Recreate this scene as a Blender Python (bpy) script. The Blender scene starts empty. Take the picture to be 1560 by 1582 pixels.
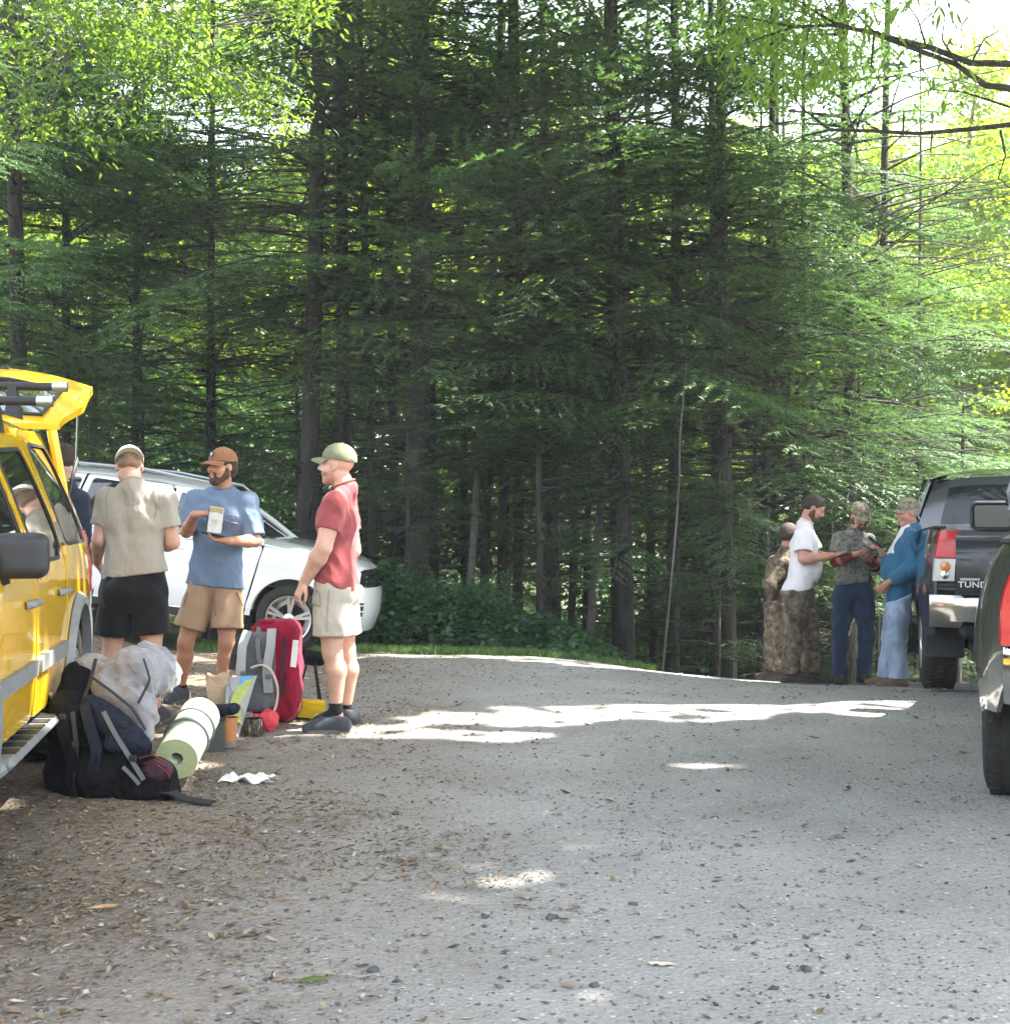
import bpy, bmesh, math, random
import numpy as np
from mathutils import Vector, Matrix
from mathutils.geometry import delaunay_2d_cdt
R = math.radians
rng = np.random.default_rng(7)
random.seed(7)
sc = bpy.context.scene
col = sc.collection
# ------------------------------------------------------------------ camera
CAMZ = 1.35
cam = bpy.data.cameras.new('camera'); camo = bpy.data.objects.new('camera', cam); col.objects.link(camo)
cam.sensor_fit = 'HORIZONTAL'; cam.sensor_width = 36; cam.lens = 36 * 2000 / 1560
cam.clip_start = .05; cam.clip_end = 2000
camo.location = (0, 0, CAMZ); camo.rotation_euler = (R(90), 0, 0)
sc.camera = camo
# ------------------------------------------------------------------ world, sun, exposure
SUN = np.array([.75, .09, 1.20]); SUN = SUN / np.linalg.norm(SUN)      # direction towards the sun
sun_el = math.asin(SUN[2]); sun_az = math.atan2(SUN[0], SUN[1])
w = bpy.data.worlds.new('World'); sc.world = w; w.use_nodes = True
nt = w.node_tree; nt.nodes.clear()
sky = nt.nodes.new('ShaderNodeTexSky'); sky.sky_type = 'NISHITA'; sky.sun_disc = False
sky.sun_elevation = sun_el; sky.sun_rotation = sun_az; sky.air_density = 1.0; sky.dust_density = 2.5; sky.ozone_density = 1.0
bg = nt.nodes.new('ShaderNodeBackground'); bg.inputs[1].default_value = .15
wo = nt.nodes.new('ShaderNodeOutputWorld')
hs = nt.nodes.new('ShaderNodeHueSaturation'); hs.inputs['Saturation'].default_value = .5; nt.links.new(sky.outputs[0], hs.inputs['Color']); nt.links.new(hs.outputs[0], bg.inputs[0]); nt.links.new(bg.outputs[0], wo.inputs[0])
sl = bpy.data.lights.new('sun', 'SUN'); sl.energy = 5.0; sl.angle = R(.5); sl.color = (1, .95, .86)
so = bpy.data.objects.new('sun', sl); col.objects.link(so)
so.rotation_euler = Vector(SUN).to_track_quat('Z', 'Y').to_euler()
so.location = (20, 0, 30)
sc.view_settings.view_transform = 'Standard'; sc.view_settings.look = 'None'
sc.view_settings.exposure = 3.05; sc.view_settings.gamma = 1; sc.view_settings.use_curve_mapping = False
sc.render.engine = 'CYCLES'
sc.cycles.max_bounces = 8; sc.cycles.diffuse_bounces = 4; sc.cycles.glossy_bounces = 3
sc.cycles.transmission_bounces = 5; sc.cycles.transparent_max_bounces = 8
sc.cycles.use_denoising = True
sc.cycles.caustics_reflective = False; sc.cycles.caustics_refractive = False
# ------------------------------------------------------------------ helpers
def tag(o, label=None, cat=None, group=None, kind=None):
    if label: o['label'] = label
    if cat: o['category'] = cat
    if group: o['group'] = group
    if kind: o['kind'] = kind
    return o
def empty(name, loc=(0, 0, 0), rz=0, label=None, cat=None, group=None):
    o = bpy.data.objects.new(name, None); col.objects.link(o); o.location = loc; o.rotation_euler = (0, 0, rz)
    o.empty_display_size = .1
    return tag(o, label, cat, group)
def mesh_np(name, V, F, smooth=False, mats=None, mi=None):
    """V Nx3, F MxK (K = 3 or 4) or list of such arrays"""
    me = bpy.data.meshes.new(name)
    Fs = F if isinstance(F, list) else [F]
    Fs = [np.asarray(f, dtype=np.int32) for f in Fs if len(f)]
    V = np.asarray(V, dtype=np.float32)
    me.vertices.add(len(V)); me.vertices.foreach_set('co', V.ravel())
    nl = sum(f.size for f in Fs); nf = sum(len(f) for f in Fs)
    me.loops.add(nl); me.loops.foreach_set('vertex_index', np.concatenate([f.ravel() for f in Fs]))
    starts = []; c = 0
    for f in Fs:
        starts.append(c + np.arange(len(f)) * f.shape[1]); c += f.size
    me.polygons.add(nf); me.polygons.foreach_set('loop_start', np.concatenate(starts).astype(np.int32))
    if smooth: me.polygons.foreach_set('use_smooth', np.ones(nf, dtype=bool))
    if mats:
        for m in (mats if isinstance(mats, (list, tuple)) else [mats]): me.materials.append(m)
    if mi is not None: me.polygons.foreach_set('material_index', np.asarray(mi, dtype=np.int32))
    me.update(calc_edges=True); me.validate()
    return me
def obj(name, me, parent=None, loc=None, rz=None, **kw):
    o = bpy.data.objects.new(name, me); col.objects.link(o)
    if parent: o.parent = parent
    if loc is not None: o.location = loc
    if rz is not None: o.rotation_euler = (0, 0, rz)
    return tag(o, **kw)
def copy_tree(o, parent=None):
    c = o.copy(); col.objects.link(c)
    if parent: c.parent = parent
    for ch in list(o.children): copy_tree(ch, c)
    return c
class MB:
    """collects shapes, builds ONE mesh object"""
    def __init__(s): s.V = []; s.F = []; s.n = 0; s.I = []
    def add(s, V, F, mi=0):
        V = np.asarray(V, dtype=float).reshape(-1, 3); s.V.append(V)
        for f in F: s.F.append([i + s.n for i in f]); s.I.append(mi)
        s.n += len(V); return s
    def box(s, c, d, rot=None, mi=0, bev=0.0):
        x, y, z = [k / 2 for k in d]
        if bev > 0:
            b = min(bev, x * .9, y * .9, z * .9)
            V = []
            for sx in (-1, 1):
                for sy in (-1, 1):
                    for sz in (-1, 1):
                        V += [(sx * x, sy * (y - b), sz * (z - b)), (sx * (x - b), sy * y, sz * (z - b)), (sx * (x - b), sy * (y - b), sz * z)]
            bm = bmesh.new()
            for v in V: bm.verts.new(v)
            bmesh.ops.convex_hull(bm, input=bm.verts[:])
            bm.verts.ensure_lookup_table(); bm.verts.index_update()
            VV = np.array([v.co[:] for v in bm.verts]); FF = [[v.index for v in f.verts] for f in bm.faces]; bm.free()
        else:
            VV = np.array([(sx * x, sy * y, sz * z) for sx in (-1, 1) for sy in (-1, 1) for sz in (-1, 1)])
            FF = [(0, 1, 3, 2), (4, 6, 7, 5), (0, 4, 5, 1), (2, 3, 7, 6), (0, 2, 6, 4), (1, 5, 7, 3)]
        if rot is not None: VV = VV @ np.array(rot.to_3x3() if hasattr(rot, 'to_3x3') else rot).T
        return s.add(VV + np.array(c), FF, mi)
    def tube(s, pts, r, n=8, mi=0, caps=True, flat=1.0, up=None):
        pts = np.asarray(pts, dtype=float); m = len(pts); rr = np.broadcast_to(np.asarray(r, dtype=float), (m,))
        T = np.gradient(pts, axis=0); T /= np.linalg.norm(T, axis=1)[:, None] + 1e-9
        u = np.array([0, 0, 1.0]) if up is None else np.array(up, float)
        if abs(T[0] @ u) > .9 and up is None: u = np.array([1.0, 0, 0])
        V = []
        for i in range(m):
            a = np.cross(T[i], u); a /= np.linalg.norm(a) + 1e-9; b = np.cross(a, T[i]); 
            if up is None: u = b
            for k in range(n):
                t = 2 * math.pi * k / n
                V.append(pts[i] + rr[i] * (a * math.cos(t) + b * flat * math.sin(t)))
        F = [(i * n + k, i * n + (k + 1) % n, (i + 1) * n + (k + 1) % n, (i + 1) * n + k) for i in range(m - 1) for k in range(n)]
        if caps: F += [tuple(range(n))[::-1], tuple((m - 1) * n + k for k in range(n))]
        return s.add(V, F, mi)
    def lathe(s, prof, n=24, c=(0, 0, 0), axis='z', mi=0, closed=False):
        """prof: list of (r, h)"""
        V = []; m = len(prof)
        for (r, h) in prof:
            for k in range(n):
                t = 2 * math.pi * k / n; a, b = r * math.cos(t), r * math.sin(t)
                V.append((a, b, h) if axis == 'z' else ((a, h, b) if axis == 'y' else (h, a, b)))
        rngm = m if closed else m - 1
        F = [(i * n + k, i * n + (k + 1) % n, ((i + 1) % m) * n + (k + 1) % n, ((i + 1) % m) * n + k) for i in range(rngm) for k in range(n)]
        return s.add(np.array(V) + np.array(c), F, mi)
    def grid(s, G, mi=0, thick=0.0):
        G = np.asarray(G, float); a, b = G.shape[:2]
        F = [(i * b + j, (i + 1) * b + j, (i + 1) * b + j + 1, i * b + j + 1) for i in range(a - 1) for j in range(b - 1)]
        s.add(G.reshape(-1, 3), F, mi)
        return s
    def build(s, name, mats, parent=None, smooth=True, auto=35, **kw):
        me = bpy.data.meshes.new(name); V = np.concatenate(s.V)
        me.from_pydata(V.tolist(), [], s.F)
        for m in (mats if isinstance(mats, (list, tuple)) else [mats]): me.materials.append(m)
        me.polygons.foreach_set('material_index', np.array(s.I, dtype=np.int32))
        bm = bmesh.new(); bm.from_mesh(me); bmesh.ops.recalc_face_normals(bm, faces=bm.faces[:])
        if smooth:
            for f in bm.faces: f.smooth = True
            th = R(auto)
            for e in bm.edges:
                if len(e.link_faces) == 2 and e.calc_face_angle(0) > th: e.smooth = False
        bm.to_mesh(me); bm.free()
        return obj(name, me, parent, **kw)
# ------------------------------------------------------------------ materials
def _n(nt, t, **kw):
    n = nt.nodes.new('ShaderNode' + t)
    for k, v in kw.items(): setattr(n, k, v)
    return n
def mat(name, c, rough=.6, metal=0., coat=0., spec=.5, var=0., vscale=8., bump=0., bscale=60., bdist=.01, trans=0., c2=None, ior=1.45, detail=4, coords='Object', stretch=None, sheen=0.):
    m = bpy.data.materials.new(name); m.use_nodes = True; nt = m.node_tree; b = nt.nodes['Principled BSDF']; L = nt.links
    b.inputs['Base Color'].default_value = (*c, 1); b.inputs['Roughness'].default_value = rough; b.inputs['Metallic'].default_value = metal
    b.inputs['Coat Weight'].default_value = coat; b.inputs['Specular IOR Level'].default_value = spec; b.inputs['IOR'].default_value = ior
    b.inputs['Coat Roughness'].default_value = .04; b.inputs['Sheen Weight'].default_value = sheen
    if trans: b.inputs['Transmission Weight'].default_value = trans
    tc = _n(nt, 'TexCoord'); vec = tc.outputs[coords]
    if stretch:
        mp = _n(nt, 'Mapping'); mp.inputs['Scale'].default_value = stretch; L.new(vec, mp.inputs[0]); vec = mp.outputs[0]
    if var > 0 or c2:
        nz = _n(nt, 'TexNoise'); nz.inputs['Scale'].default_value = vscale; nz.inputs['Detail'].default_value = detail; nz.inputs['Roughness'].default_value = .6
        L.new(vec, nz.inputs['Vector'])
        mx = _n(nt, 'MixRGB'); cc2 = c2 if c2 else tuple(max(0, k * (1 - var)) for k in c); cc1 = c if c2 else tuple(k * (1 + var * .6) for k in c)
        mx.inputs[1].default_value = (*cc1, 1); mx.inputs[2].default_value = (*cc2, 1)
        rp = _n(nt, 'ValToRGB'); rp.color_ramp.elements[0].position = .36; rp.color_ramp.elements[1].position = .64
        L.new(nz.outputs[0], rp.inputs[0]); L.new(rp.outputs[0], mx.inputs[0]); L.new(mx.outputs[0], b.inputs['Base Color'])
    if bump > 0:
        nb = _n(nt, 'TexNoise'); nb.inputs['Scale'].default_value = bscale; nb.inputs['Detail'].default_value = 5
        L.new(vec, nb.inputs['Vector']); bp = _n(nt, 'Bump'); bp.inputs['Strength'].default_value = bump; bp.inputs['Distance'].default_value = bdist
        L.new(nb.outputs[0], bp.inputs['Height']); L.new(bp.outputs[0], b.inputs['Normal'])
    return m
def leafmat(name, cols, tcol, tr=.5, rough=.5, gloss=.04):
    """foliage: each leaf (mesh island) takes its own colour from the ramp; part of the light passes through"""
    m = bpy.data.materials.new(name); m.use_nodes = True; nt = m.node_tree; nt.nodes.clear(); L = nt.links
    g = _n(nt, 'NewGeometry'); rp = _n(nt, 'ValToRGB'); cr = rp.color_ramp
    for i, c in enumerate(cols):
        p = i / max(1, len(cols) - 1)
        e = cr.elements[i] if i < 2 else cr.elements.new(p)
        e.position = p; e.color = (*c, 1)
    for i, c in enumerate(cols): cr.elements[i].color = (*c, 1); cr.elements[i].position = i / max(1, len(cols) - 1)
    L.new(g.outputs['Random Per Island'], rp.inputs[0])
    oi = _n(nt, 'ObjectInfo'); hsv = _n(nt, 'HueSaturation'); mr = _n(nt, 'MapRange'); mr.inputs[3].default_value = .75; mr.inputs[4].default_value = 1.3
    L.new(oi.outputs['Random'], mr.inputs[0]); L.new(mr.outputs[0], hsv.inputs['Value']); L.new(rp.outputs[0], hsv.inputs['Color'])
    d = _n(nt, 'BsdfDiffuse'); t = _n(nt, 'BsdfTranslucent'); gl = _n(nt, 'BsdfGlossy'); gl.inputs['Roughness'].default_value = rough; gl.inputs['Color'].default_value = (.6, .7, .6, 1)
    mul = _n(nt, 'MixRGB', blend_type='MULTIPLY'); mul.inputs[0].default_value = 1; mul.inputs[2].default_value = (*tcol, 1)
    L.new(hsv.outputs[0], mul.inputs[1]); L.new(hsv.outputs[0], d.inputs[0]); L.new(mul.outputs[0], t.inputs[0])
    m1 = _n(nt, 'MixShader'); m1.inputs[0].default_value = tr; L.new(d.outputs[0], m1.inputs[1]); L.new(t.outputs[0], m1.inputs[2])
    m2 = _n(nt, 'MixShader'); m2.inputs[0].default_value = gloss; L.new(m1.outputs[0], m2.inputs[1]); L.new(gl.outputs[0], m2.inputs[2])
    o = _n(nt, 'OutputMaterial'); L.new(m2.outputs[0], o.inputs[0])
    return m
# ------------------------------------------------------------------ the lie of the land
def sstep(a, b, x): 
    t = np.clip((np.asarray(x, float) - a) / (b - a), 0, 1); return t * t * (3 - 2 * t)
def edge_y(x):                                   # far edge of the gravel
    x = np.asarray(x, float)
    return 14.3 - .9 * sstep(.2, 2.6, x) + 5.5 * sstep(3.9, 6.0, x) + .12 * np.sin(x * 1.7) + 3.5 * sstep(-3.5, -8, x)
def gz(x, y):
    x = np.asarray(x, float); y = np.asarray(y, float)
    k = .024 + .040 * sstep(-.5, 3.6, x)
    z = -k * np.clip(y - 9, 0, 12) ** 1.3
    o = np.clip(y - edge_y(x), 0, 400)
    sl = -.015 - .33 * sstep(.6, 3.2, x) * (1 - .75 * sstep(5, 9, x)) 
    z = z + sl * np.minimum(o, 6) + .02 * np.clip(o - 14, 0, 400) * 1.0
    z = z + .02 * np.sin(x * .9 + 1) * np.sin(y * .7) * sstep(0, 2, np.abs(x - 1))
    z = z + .30 * sstep(-3.2, -5.6, x) * sstep(10.2, 13.0, y) * (1 - sstep(17, 20, y))
    return z + .006 * np.sin(x * 3.1 + y * 1.3) + .005 * np.sin(y * 4.3 - x * 2)
def gzf(x, y): return float(gz(x, y))
def at(px, py, d):                               # photograph pixel at depth d (metres from the camera) -> place
    return np.array([(px - 780) * d / 2000, d, CAMZ + (791 - py) * d / 2000])
# ================================================================== ground
def groundmat():
    m = bpy.data.materials.new('forest_floor'); m.use_nodes = True; nt = m.node_tree; b = nt.nodes['Principled BSDF']; L = nt.links
    b.inputs['Roughness'].default_value = .95; b.inputs['Specular IOR Level'].default_value = .2
    tc = _n(nt, 'TexCoord'); n1 = _n(nt, 'TexNoise'); n1.inputs['Scale'].default_value = .7; n1.inputs['Detail'].default_value = 6
    n2 = _n(nt, 'TexNoise'); n2.inputs['Scale'].default_value = 22; n2.inputs['Detail'].default_value = 6
    L.new(tc.outputs['Object'], n1.inputs[0]); L.new(tc.outputs['Object'], n2.inputs[0])
    r1 = _n(nt, 'ValToRGB'); r1.color_ramp.elements[0].color = (.035, .028, .018, 1); r1.color_ramp.elements[1].color = (.10, .085, .05, 1)
    r1.color_ramp.elements[0].position = .35; r1.color_ramp.elements[1].position = .68
    L.new(n2.outputs[0], r1.inputs[0])
    mx = _n(nt, 'MixRGB'); mx.inputs[2].default_value = (.04, .065, .02, 1); r2 = _n(nt, 'ValToRGB'); r2.color_ramp.elements[0].position = .45; r2.color_ramp.elements[1].position = .6
    L.new(n1.outputs[0], r2.inputs[0]); L.new(r2.outputs[0], mx.inputs[0]); L.new(r1.outputs[0], mx.inputs[1]); L.new(mx.outputs[0], b.inputs['Base Color'])
    bp = _n(nt, 'Bump'); bp.inputs['Strength'].default_value = .7; bp.inputs['Distance'].default_value = .03; L.new(n2.outputs[0], bp.inputs['Height']); L.new(bp.outputs[0], b.inputs['Normal'])
    return m
def roadmat():
    m = bpy.data.materials.new('packed_gravel'); m.use_nodes = True; nt = m.node_tree; b = nt.nodes['Principled BSDF']; L = nt.links
    b.inputs['Roughness'].default_value = .9; b.inputs['Specular IOR Level'].default_value = .25
    tc = _n(nt, 'TexCoord'); P = tc.outputs['Object']
    def noise(s, d=5, r=.6):
        n = _n(nt, 'TexNoise'); n.inputs['Scale'].default_value = s; n.inputs['Detail'].default_value = d; n.inputs['Roughness'].default_value = r; L.new(P, n.inputs[0]); return n.outputs[0]
    def ramp(src, a, b_, ca, cb):
        r = _n(nt, 'ValToRGB'); r.color_ramp.elements[0].position = a; r.color_ramp.elements[1].position = b_
        r.color_ramp.elements[0].color = (*ca, 1); r.color_ramp.elements[1].color = (*cb, 1); L.new(src, r.inputs[0]); return r.outputs[0]
    fine = ramp(noise(70, 6, .75), .33, .67, (.25, .243, .23), (.40, .39, .375))
    big = ramp(noise(1.1, 5), .3, .7, (.78, .77, .76), (1.06, 1.05, 1.04))
    m1 = _n(nt, 'MixRGB', blend_type='MULTIPLY'); m1.inputs[0].default_value = 1; L.new(fine, m1.inputs[1]); L.new(big, m1.inputs[2])
    # chips: voronoi cells, some dark, some pale
    v = _n(nt, 'TexVoronoi'); v.inputs['Scale'].default_value = 48; v.inputs['Randomness'].default_value = 1; L.new(P, v.inputs['Vector'])
    sep = _n(nt, 'SeparateColor'); L.new(v.outputs['Color'], sep.inputs[0])
    dk = ramp(sep.outputs[0], .86, .9, (0, 0, 0), (1, 1, 1)); inn = ramp(v.outputs['Distance'], .25, .42, (1, 1, 1), (0, 0, 0))
    mk = _n(nt, 'MixRGB', blend_type='MULTIPLY'); mk.inputs[0].default_value = 1; L.new(dk, mk.inputs[1]); L.new(inn, mk.inputs[2])
    m2 = _n(nt, 'MixRGB'); m2.inputs[2].default_value = (.09, .088, .09, 1); L.new(mk.outputs[0], m2.inputs[0]); L.new(m1.outputs[0], m2.inputs[1])
    lt = ramp(sep.outputs[1], .9, .94, (0, 0, 0), (1, 1, 1)); mk2 = _n(nt, 'MixRGB', blend_type='MULTIPLY'); mk2.inputs[0].default_value = 1; L.new(lt, mk2.inputs[1]); L.new(inn, mk2.inputs[2])
    m3 = _n(nt, 'MixRGB'); m3.inputs[2].default_value = (.5, .48, .45, 1); L.new(mk2.outputs[0], m3.inputs[0]); L.new(m2.outputs[0], m3.inputs[1])
    # trodden leaf litter and soil on the parking side (left)
    sx = _n(nt, 'SeparateXYZ'); L.new(P, sx.inputs[0])
    mth = _n(nt, 'Math', operation='MULTIPLY_ADD'); L.new(noise(1.3, 6, .7), mth.inputs[0]); mth.inputs[1].default_value = 2.4; L.new(sx.outputs[0], mth.inputs[2])
    msk = ramp(mth.outputs[0], .0, 1.0, (1, 1, 1), (0, 0, 0))
    mr = _n(nt, 'MapRange'); mr.inputs[1].default_value = -.9; mr.inputs[2].default_value = 1.5; mr.inputs[3].default_value = 1; mr.inputs[4].default_value = 0; mr.clamp = True
    L.new(mth.outputs[0], mr.inputs[0])
    lit = ramp(noise(30, 6, .8), .35, .65, (.07, .048, .035), (.25, .195, .145))
    m4 = _n(nt, 'MixRGB'); L.new(mr.outputs[0], m4.inputs[0]); L.new(m3.outputs[0], m4.inputs[1]); L.new(lit, m4.inputs[2])
    L.new(m4.outputs[0], b.inputs['Base Color'])
    ad = _n(nt, 'Math', operation='ADD'); L.new(noise(70, 6, .75), ad.inputs[0]); L.new(v.outputs['Distance'], ad.inputs[1])
    bp = _n(nt, 'Bump'); bp.inputs['Strength'].default_value = .75; bp.inputs['Distance'].default_value = .012; L.new(ad.outputs[0], bp.inputs['Height']); L.new(bp.outputs[0], b.inputs['Normal'])
    return m
M_floor = groundmat(); M_road = roadmat()
def sheet(name, xs, ys, dz, m, keep=None, **kw):
    X, Y = np.meshgrid(xs, ys); Z = gz(X, Y) + dz
    V = np.stack([X, Y, Z], -1).reshape(-1, 3); a, b = X.shape
    i, j = np.meshgrid(np.arange(a - 1), np.arange(b - 1), indexing='ij'); q = (i * b + j).ravel()
    F = np.stack([q, q + 1, q + b + 1, q + b], 1)
    if keep is not None:
        c = V[F].mean(1); F = F[keep(c)]
        u, inv = np.unique(F, return_inverse=True); V = V[u]; F = inv.reshape(F.shape)
    return obj(name, mesh_np(name, V, F, smooth=True, mats=m), **kw)
def axis(lo, a, b, hi, st): 
    return np.unique(np.concatenate([-np.geomspace(1, -lo + a + 1, 18)[::-1] + a + 1, np.arange(a, b, st), np.geomspace(1, hi - b + 1, 18) + b - 1]))
sheet('ground', axis(-120, -10, 12, 120, .2), axis(-60, -8, 24, 160, .2), -.012, M_floor, kind='structure')
# the road: rows end exactly on its wavering far edge
def road():
    us = np.arange(-12, 14.01, .13)
    rows = np.concatenate([np.linspace(0, .35, 14), np.linspace(.36, 1, 110)])
    X = np.broadcast_to(us, (len(rows), len(us))).copy(); E = edge_y(us) + .10 * np.sin(us * 9.1) * np.sin(us * 3.3)
    Y = -8 + rows[:, None] * (E[None] + 8)
    Z = gz(X, Y) + .006 + .006 * np.sin(X * 6.3 + np.sin(Y * 3) * 2) * np.sin(Y * 5.1 + X)
    Z[-1] -= .05
    V = np.stack([X, Y, Z], -1).reshape(-1, 3); a, b = X.shape
    i, j = np.meshgrid(np.arange(a - 1), np.arange(b - 1), indexing='ij'); q = (i * b + j).ravel()
    return obj('gravel_road', mesh_np('gravel_road', V, np.stack([q, q + 1, q + b + 1, q + b], 1), smooth=True, mats=M_road), kind='structure')
road()
# loose stones, as one mass, and leaf litter
def rot_from(n, ang, tilt, tax):
    """n random rotation matrices: yaw ang, then tilt about a horizontal axis tax"""
    c, s = np.cos(ang), np.sin(ang); Z = np.zeros(n); O = np.ones(n)
    Rz = np.stack([np.stack([c, -s, Z], -1), np.stack([s, c, Z], -1), np.stack([Z, Z, O], -1)], 1)
    k = np.stack([np.cos(tax), np.sin(tax), Z], -1); K = np.zeros((n, 3, 3))
    K[:, 0, 2] = k[:, 1]; K[:, 1, 2] = -k[:, 0]; K[:, 2, 0] = -k[:, 1]; K[:, 2, 1] = k[:, 0]
    ct, st = np.cos(tilt)[:, None, None], np.sin(tilt)[:, None, None]
    Rt = np.eye(3)[None] + st * K + (1 - ct) * (K @ K)
    return Rt @ Rz
def scatter_mesh(name, T, F, pos, Rm, S, m, jitter=0.0, smooth=False, **kw):
    """copies of template T placed at pos with rotations Rm and scales S (n or nx3), all one mesh"""
    n = len(pos); T = np.asarray(T, float); S = np.asarray(S, float)
    if S.ndim == 1: S = S[:, None].repeat(3, 1)
    P = T[None] * S[:, None, :]
    if jitter: P = P * (1 + rng.uniform(-jitter, jitter, P.shape))
    P = np.einsum('nij,nkj->nki', Rm, P) + pos[:, None, :]
    F = np.asarray(F); FF = (F[None] + (np.arange(n) * len(T))[:, None, None]).reshape(-1, F.shape[1])
    return obj(name, mesh_np(name, P.reshape(-1, 3), FF, smooth=smooth, mats=m), **kw)
M_stone = leafmat('grey_stone', [(.05, .05, .052), (.12, .12, .118), (.2, .195, .19), (.42, .40, .38)], (1, 1, 1), tr=0.0, gloss=.03)
M_litter = leafmat('dry_leaf', [(.10, .065, .04), (.22, .16, .11), (.34, .27, .2), (.07, .05, .035), (.28, .19, .11), (.45, .4, .33)], (.9, .7, .5), tr=.15, gloss=.04)
octa = [(1, 0, 0), (-1, 0, 0), (0, 1, 0), (0, -1, 0), (0, 0, .7), (0, 0, -.5)]
octf = [(0, 2, 4), (2, 1, 4), (1, 3, 4), (3, 0, 4), (2, 0, 5), (1, 2, 5), (3, 1, 5), (0, 3, 5)]
def road_pts(n, x0, x1, y0, y1, dens=None, bias=1.0):
    u = rng.random(n) ** bias
    y = y0 + (y1 - y0) * u; 
    x = rng.uniform(-.42, .42, n) * y + rng.normal(0, .05, n)
    k = (y < edge_y(x) - .1) & (x > x0) & (x < x1)
    if dens is not None: k &= rng.random(n) < dens(x, y)
    return x[k], y[k]
x, y = road_pts(17000, -6, 6, 2.6, 14.2, bias=1.15)
n = len(x); s = np.exp(rng.normal(-5.3, .5, n)); s = np.clip(s, .003, .020)
scatter_mesh('loose_gravel', octa, octf, np.stack([x, y, gz(x, y) + .006 + s * .15], 1), rot_from(n, rng.uniform(0, 6.28, n), rng.uniform(0, .5, n), rng.uniform(0, 6.28, n)),
             np.stack([s * rng.uniform(.8, 1.6, n), s * rng.uniform(.6, 1.1, n), s * rng.uniform(.35, .75, n)], 1), M_stone, jitter=.3, kind='stuff')
lt = [(-1, 0, 0), (-.3, .42, .10), (.45, .34, .05), (1, 0, .18), (.4, -.36, .12), (-.35, -.4, .02), (0, 0, -.06)]
lf = [(0, 6, 1), (1, 6, 2), (2, 6, 3), (3, 6, 4), (4, 6, 5), (5, 6, 0)]
def ldens(x, y):
    t = x + .45 * np.sin(y * 2.1) + .3 * np.sin(x * 5 + y * 3.7)
    return np.clip((.035 + 1.0 * (1 - sstep(-1.9, .3, t))) * np.clip(.75 + .55 * np.sin(x * 2.3 + 2 * np.sin(y * 1.1)) * np.cos(y * 1.9 + x) + .3 * np.sin(y * 6 + x * 4), .15, 1.2), .0, 1)
x, y = road_pts(76000, -7, 6, 2.6, 14.0, dens=ldens, bias=1.1)
n = len(x); s = np.clip(np.exp(rng.normal(-4.38, .36, n)), .005, .032)
scatter_mesh('leaf_litter', lt, lf, np.stack([x, y, gz(x, y) + .010 + s * .12], 1), rot_from(n, rng.uniform(0, 6.28, n), rng.uniform(0, .38, n), rng.uniform(0, 6.28, n)),
             np.stack([s, s * rng.uniform(.5, 1.0, n), s * rng.uniform(.6, 1.8, n)], 1), M_litter, jitter=.25, kind='stuff')
print('litter', n)
# a few things one can point at on the road
M_green = leafmat('fallen_green_leaf', [(.12, .16, .04), (.16, .19, .05)], (1, 1, .5), tr=.2)
def ground_leaf(px, py, size, m, label, rz, name='fallen_leaf', cat='leaf'):
    d = 1.35 * 2000 / (py - 791); p = at(px, py, d)
    big = [(-1, 0, .05), (-.55, .3, .1), (-.1, .42, .04), (.3, .25, .12), (.6, .38, .03), (1, 0, .15), (.6, -.3, .05), (.2, -.42, .1), (-.3, -.22, .02), (-.6, -.36, .1), (0, 0, .2), (-1.5, .06, .02)]
    f = [(10, i, (i + 1) % 10) for i in range(10)] + [(0, 9, 11)]
    V = np.array(big) * size * np.array([1, 1, .9]); c, s_ = math.cos(rz), math.sin(rz)
    o = obj(name, mesh_np(name, V, np.array(f), mats=m), loc=(p[0], d, gzf(p[0], d) + .014), rz=rz, label=label, cat=cat)
M_pale = mat('pale_dead_leaf', (.5, .43, .33), rough=.8, var=.3, vscale=40)
M_paper = mat('white_tissue', (.72, .70, .68), rough=.9, bump=.4, bscale=30, bdist=.02)
ground_leaf(484, 1521, .045, M_green, 'olive green fallen leaf lying alone on grey road near the bottom edge', .2)
ground_leaf(1020, 1499, .04, M_pale, 'pale tan curled leaf lying alone on the grey road below the middle', 2.9)
ground_leaf(160, 1412, .05, mat('ochre_leaf', (.42, .28, .12), rough=.8, var=.3, vscale=30), 'ochre brown leaf among the litter at lower left', .3)
def stone(px, py, size, label):
    d = 1.35 * 2000 / (py - 791); p = at(px, py, d); bm = bmesh.new(); bmesh.ops.create_icosphere(bm, subdivisions=2, radius=1)
    for v in bm.verts:
        k = 1 + .22 * math.sin(v.co.x * 3 + px) * math.cos(v.co.y * 4 + py) + random.uniform(-.07, .07); v.co = Vector((v.co.x * k * size * 1.3, v.co.y * k * size, v.co.z * k * size * .7))
    me = bpy.data.meshes.new('stone'); bm.to_mesh(me); bm.free(); me.materials.append(M_chunk)
    obj('stone', me, loc=(p[0], d, gzf(p[0], d) + size * .35), rz=random.uniform(0, 6), label=label, cat='stone', group='larger stones lying on the road')
M_chunk = mat('dark_stone', (.07, .07, .072), rough=.85, var=.4, vscale=40, bump=.6, bscale=80)
for a in [(1245, 1507, .017, 'dark stone with a pale leaf just behind it, bottom right of the road'),
          (577, 1501, .018, 'flat black stone right of the olive green fallen leaf'),
          (978, 1402, .017, 'grey stone alone right of the leaf and twig heap'),
          (1104, 1265, .018, 'dark lump of stone on the bare road, middle right'),
          (611, 1257, .016, 'dark stone at the litter edge below the man in the red shirt'),
          (918, 1528, .016, 'small dark square stone near the bottom centre'),
          (852, 1420, .02, 'grey stone just above the leaf and twig heap')]: stone(*a)
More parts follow.
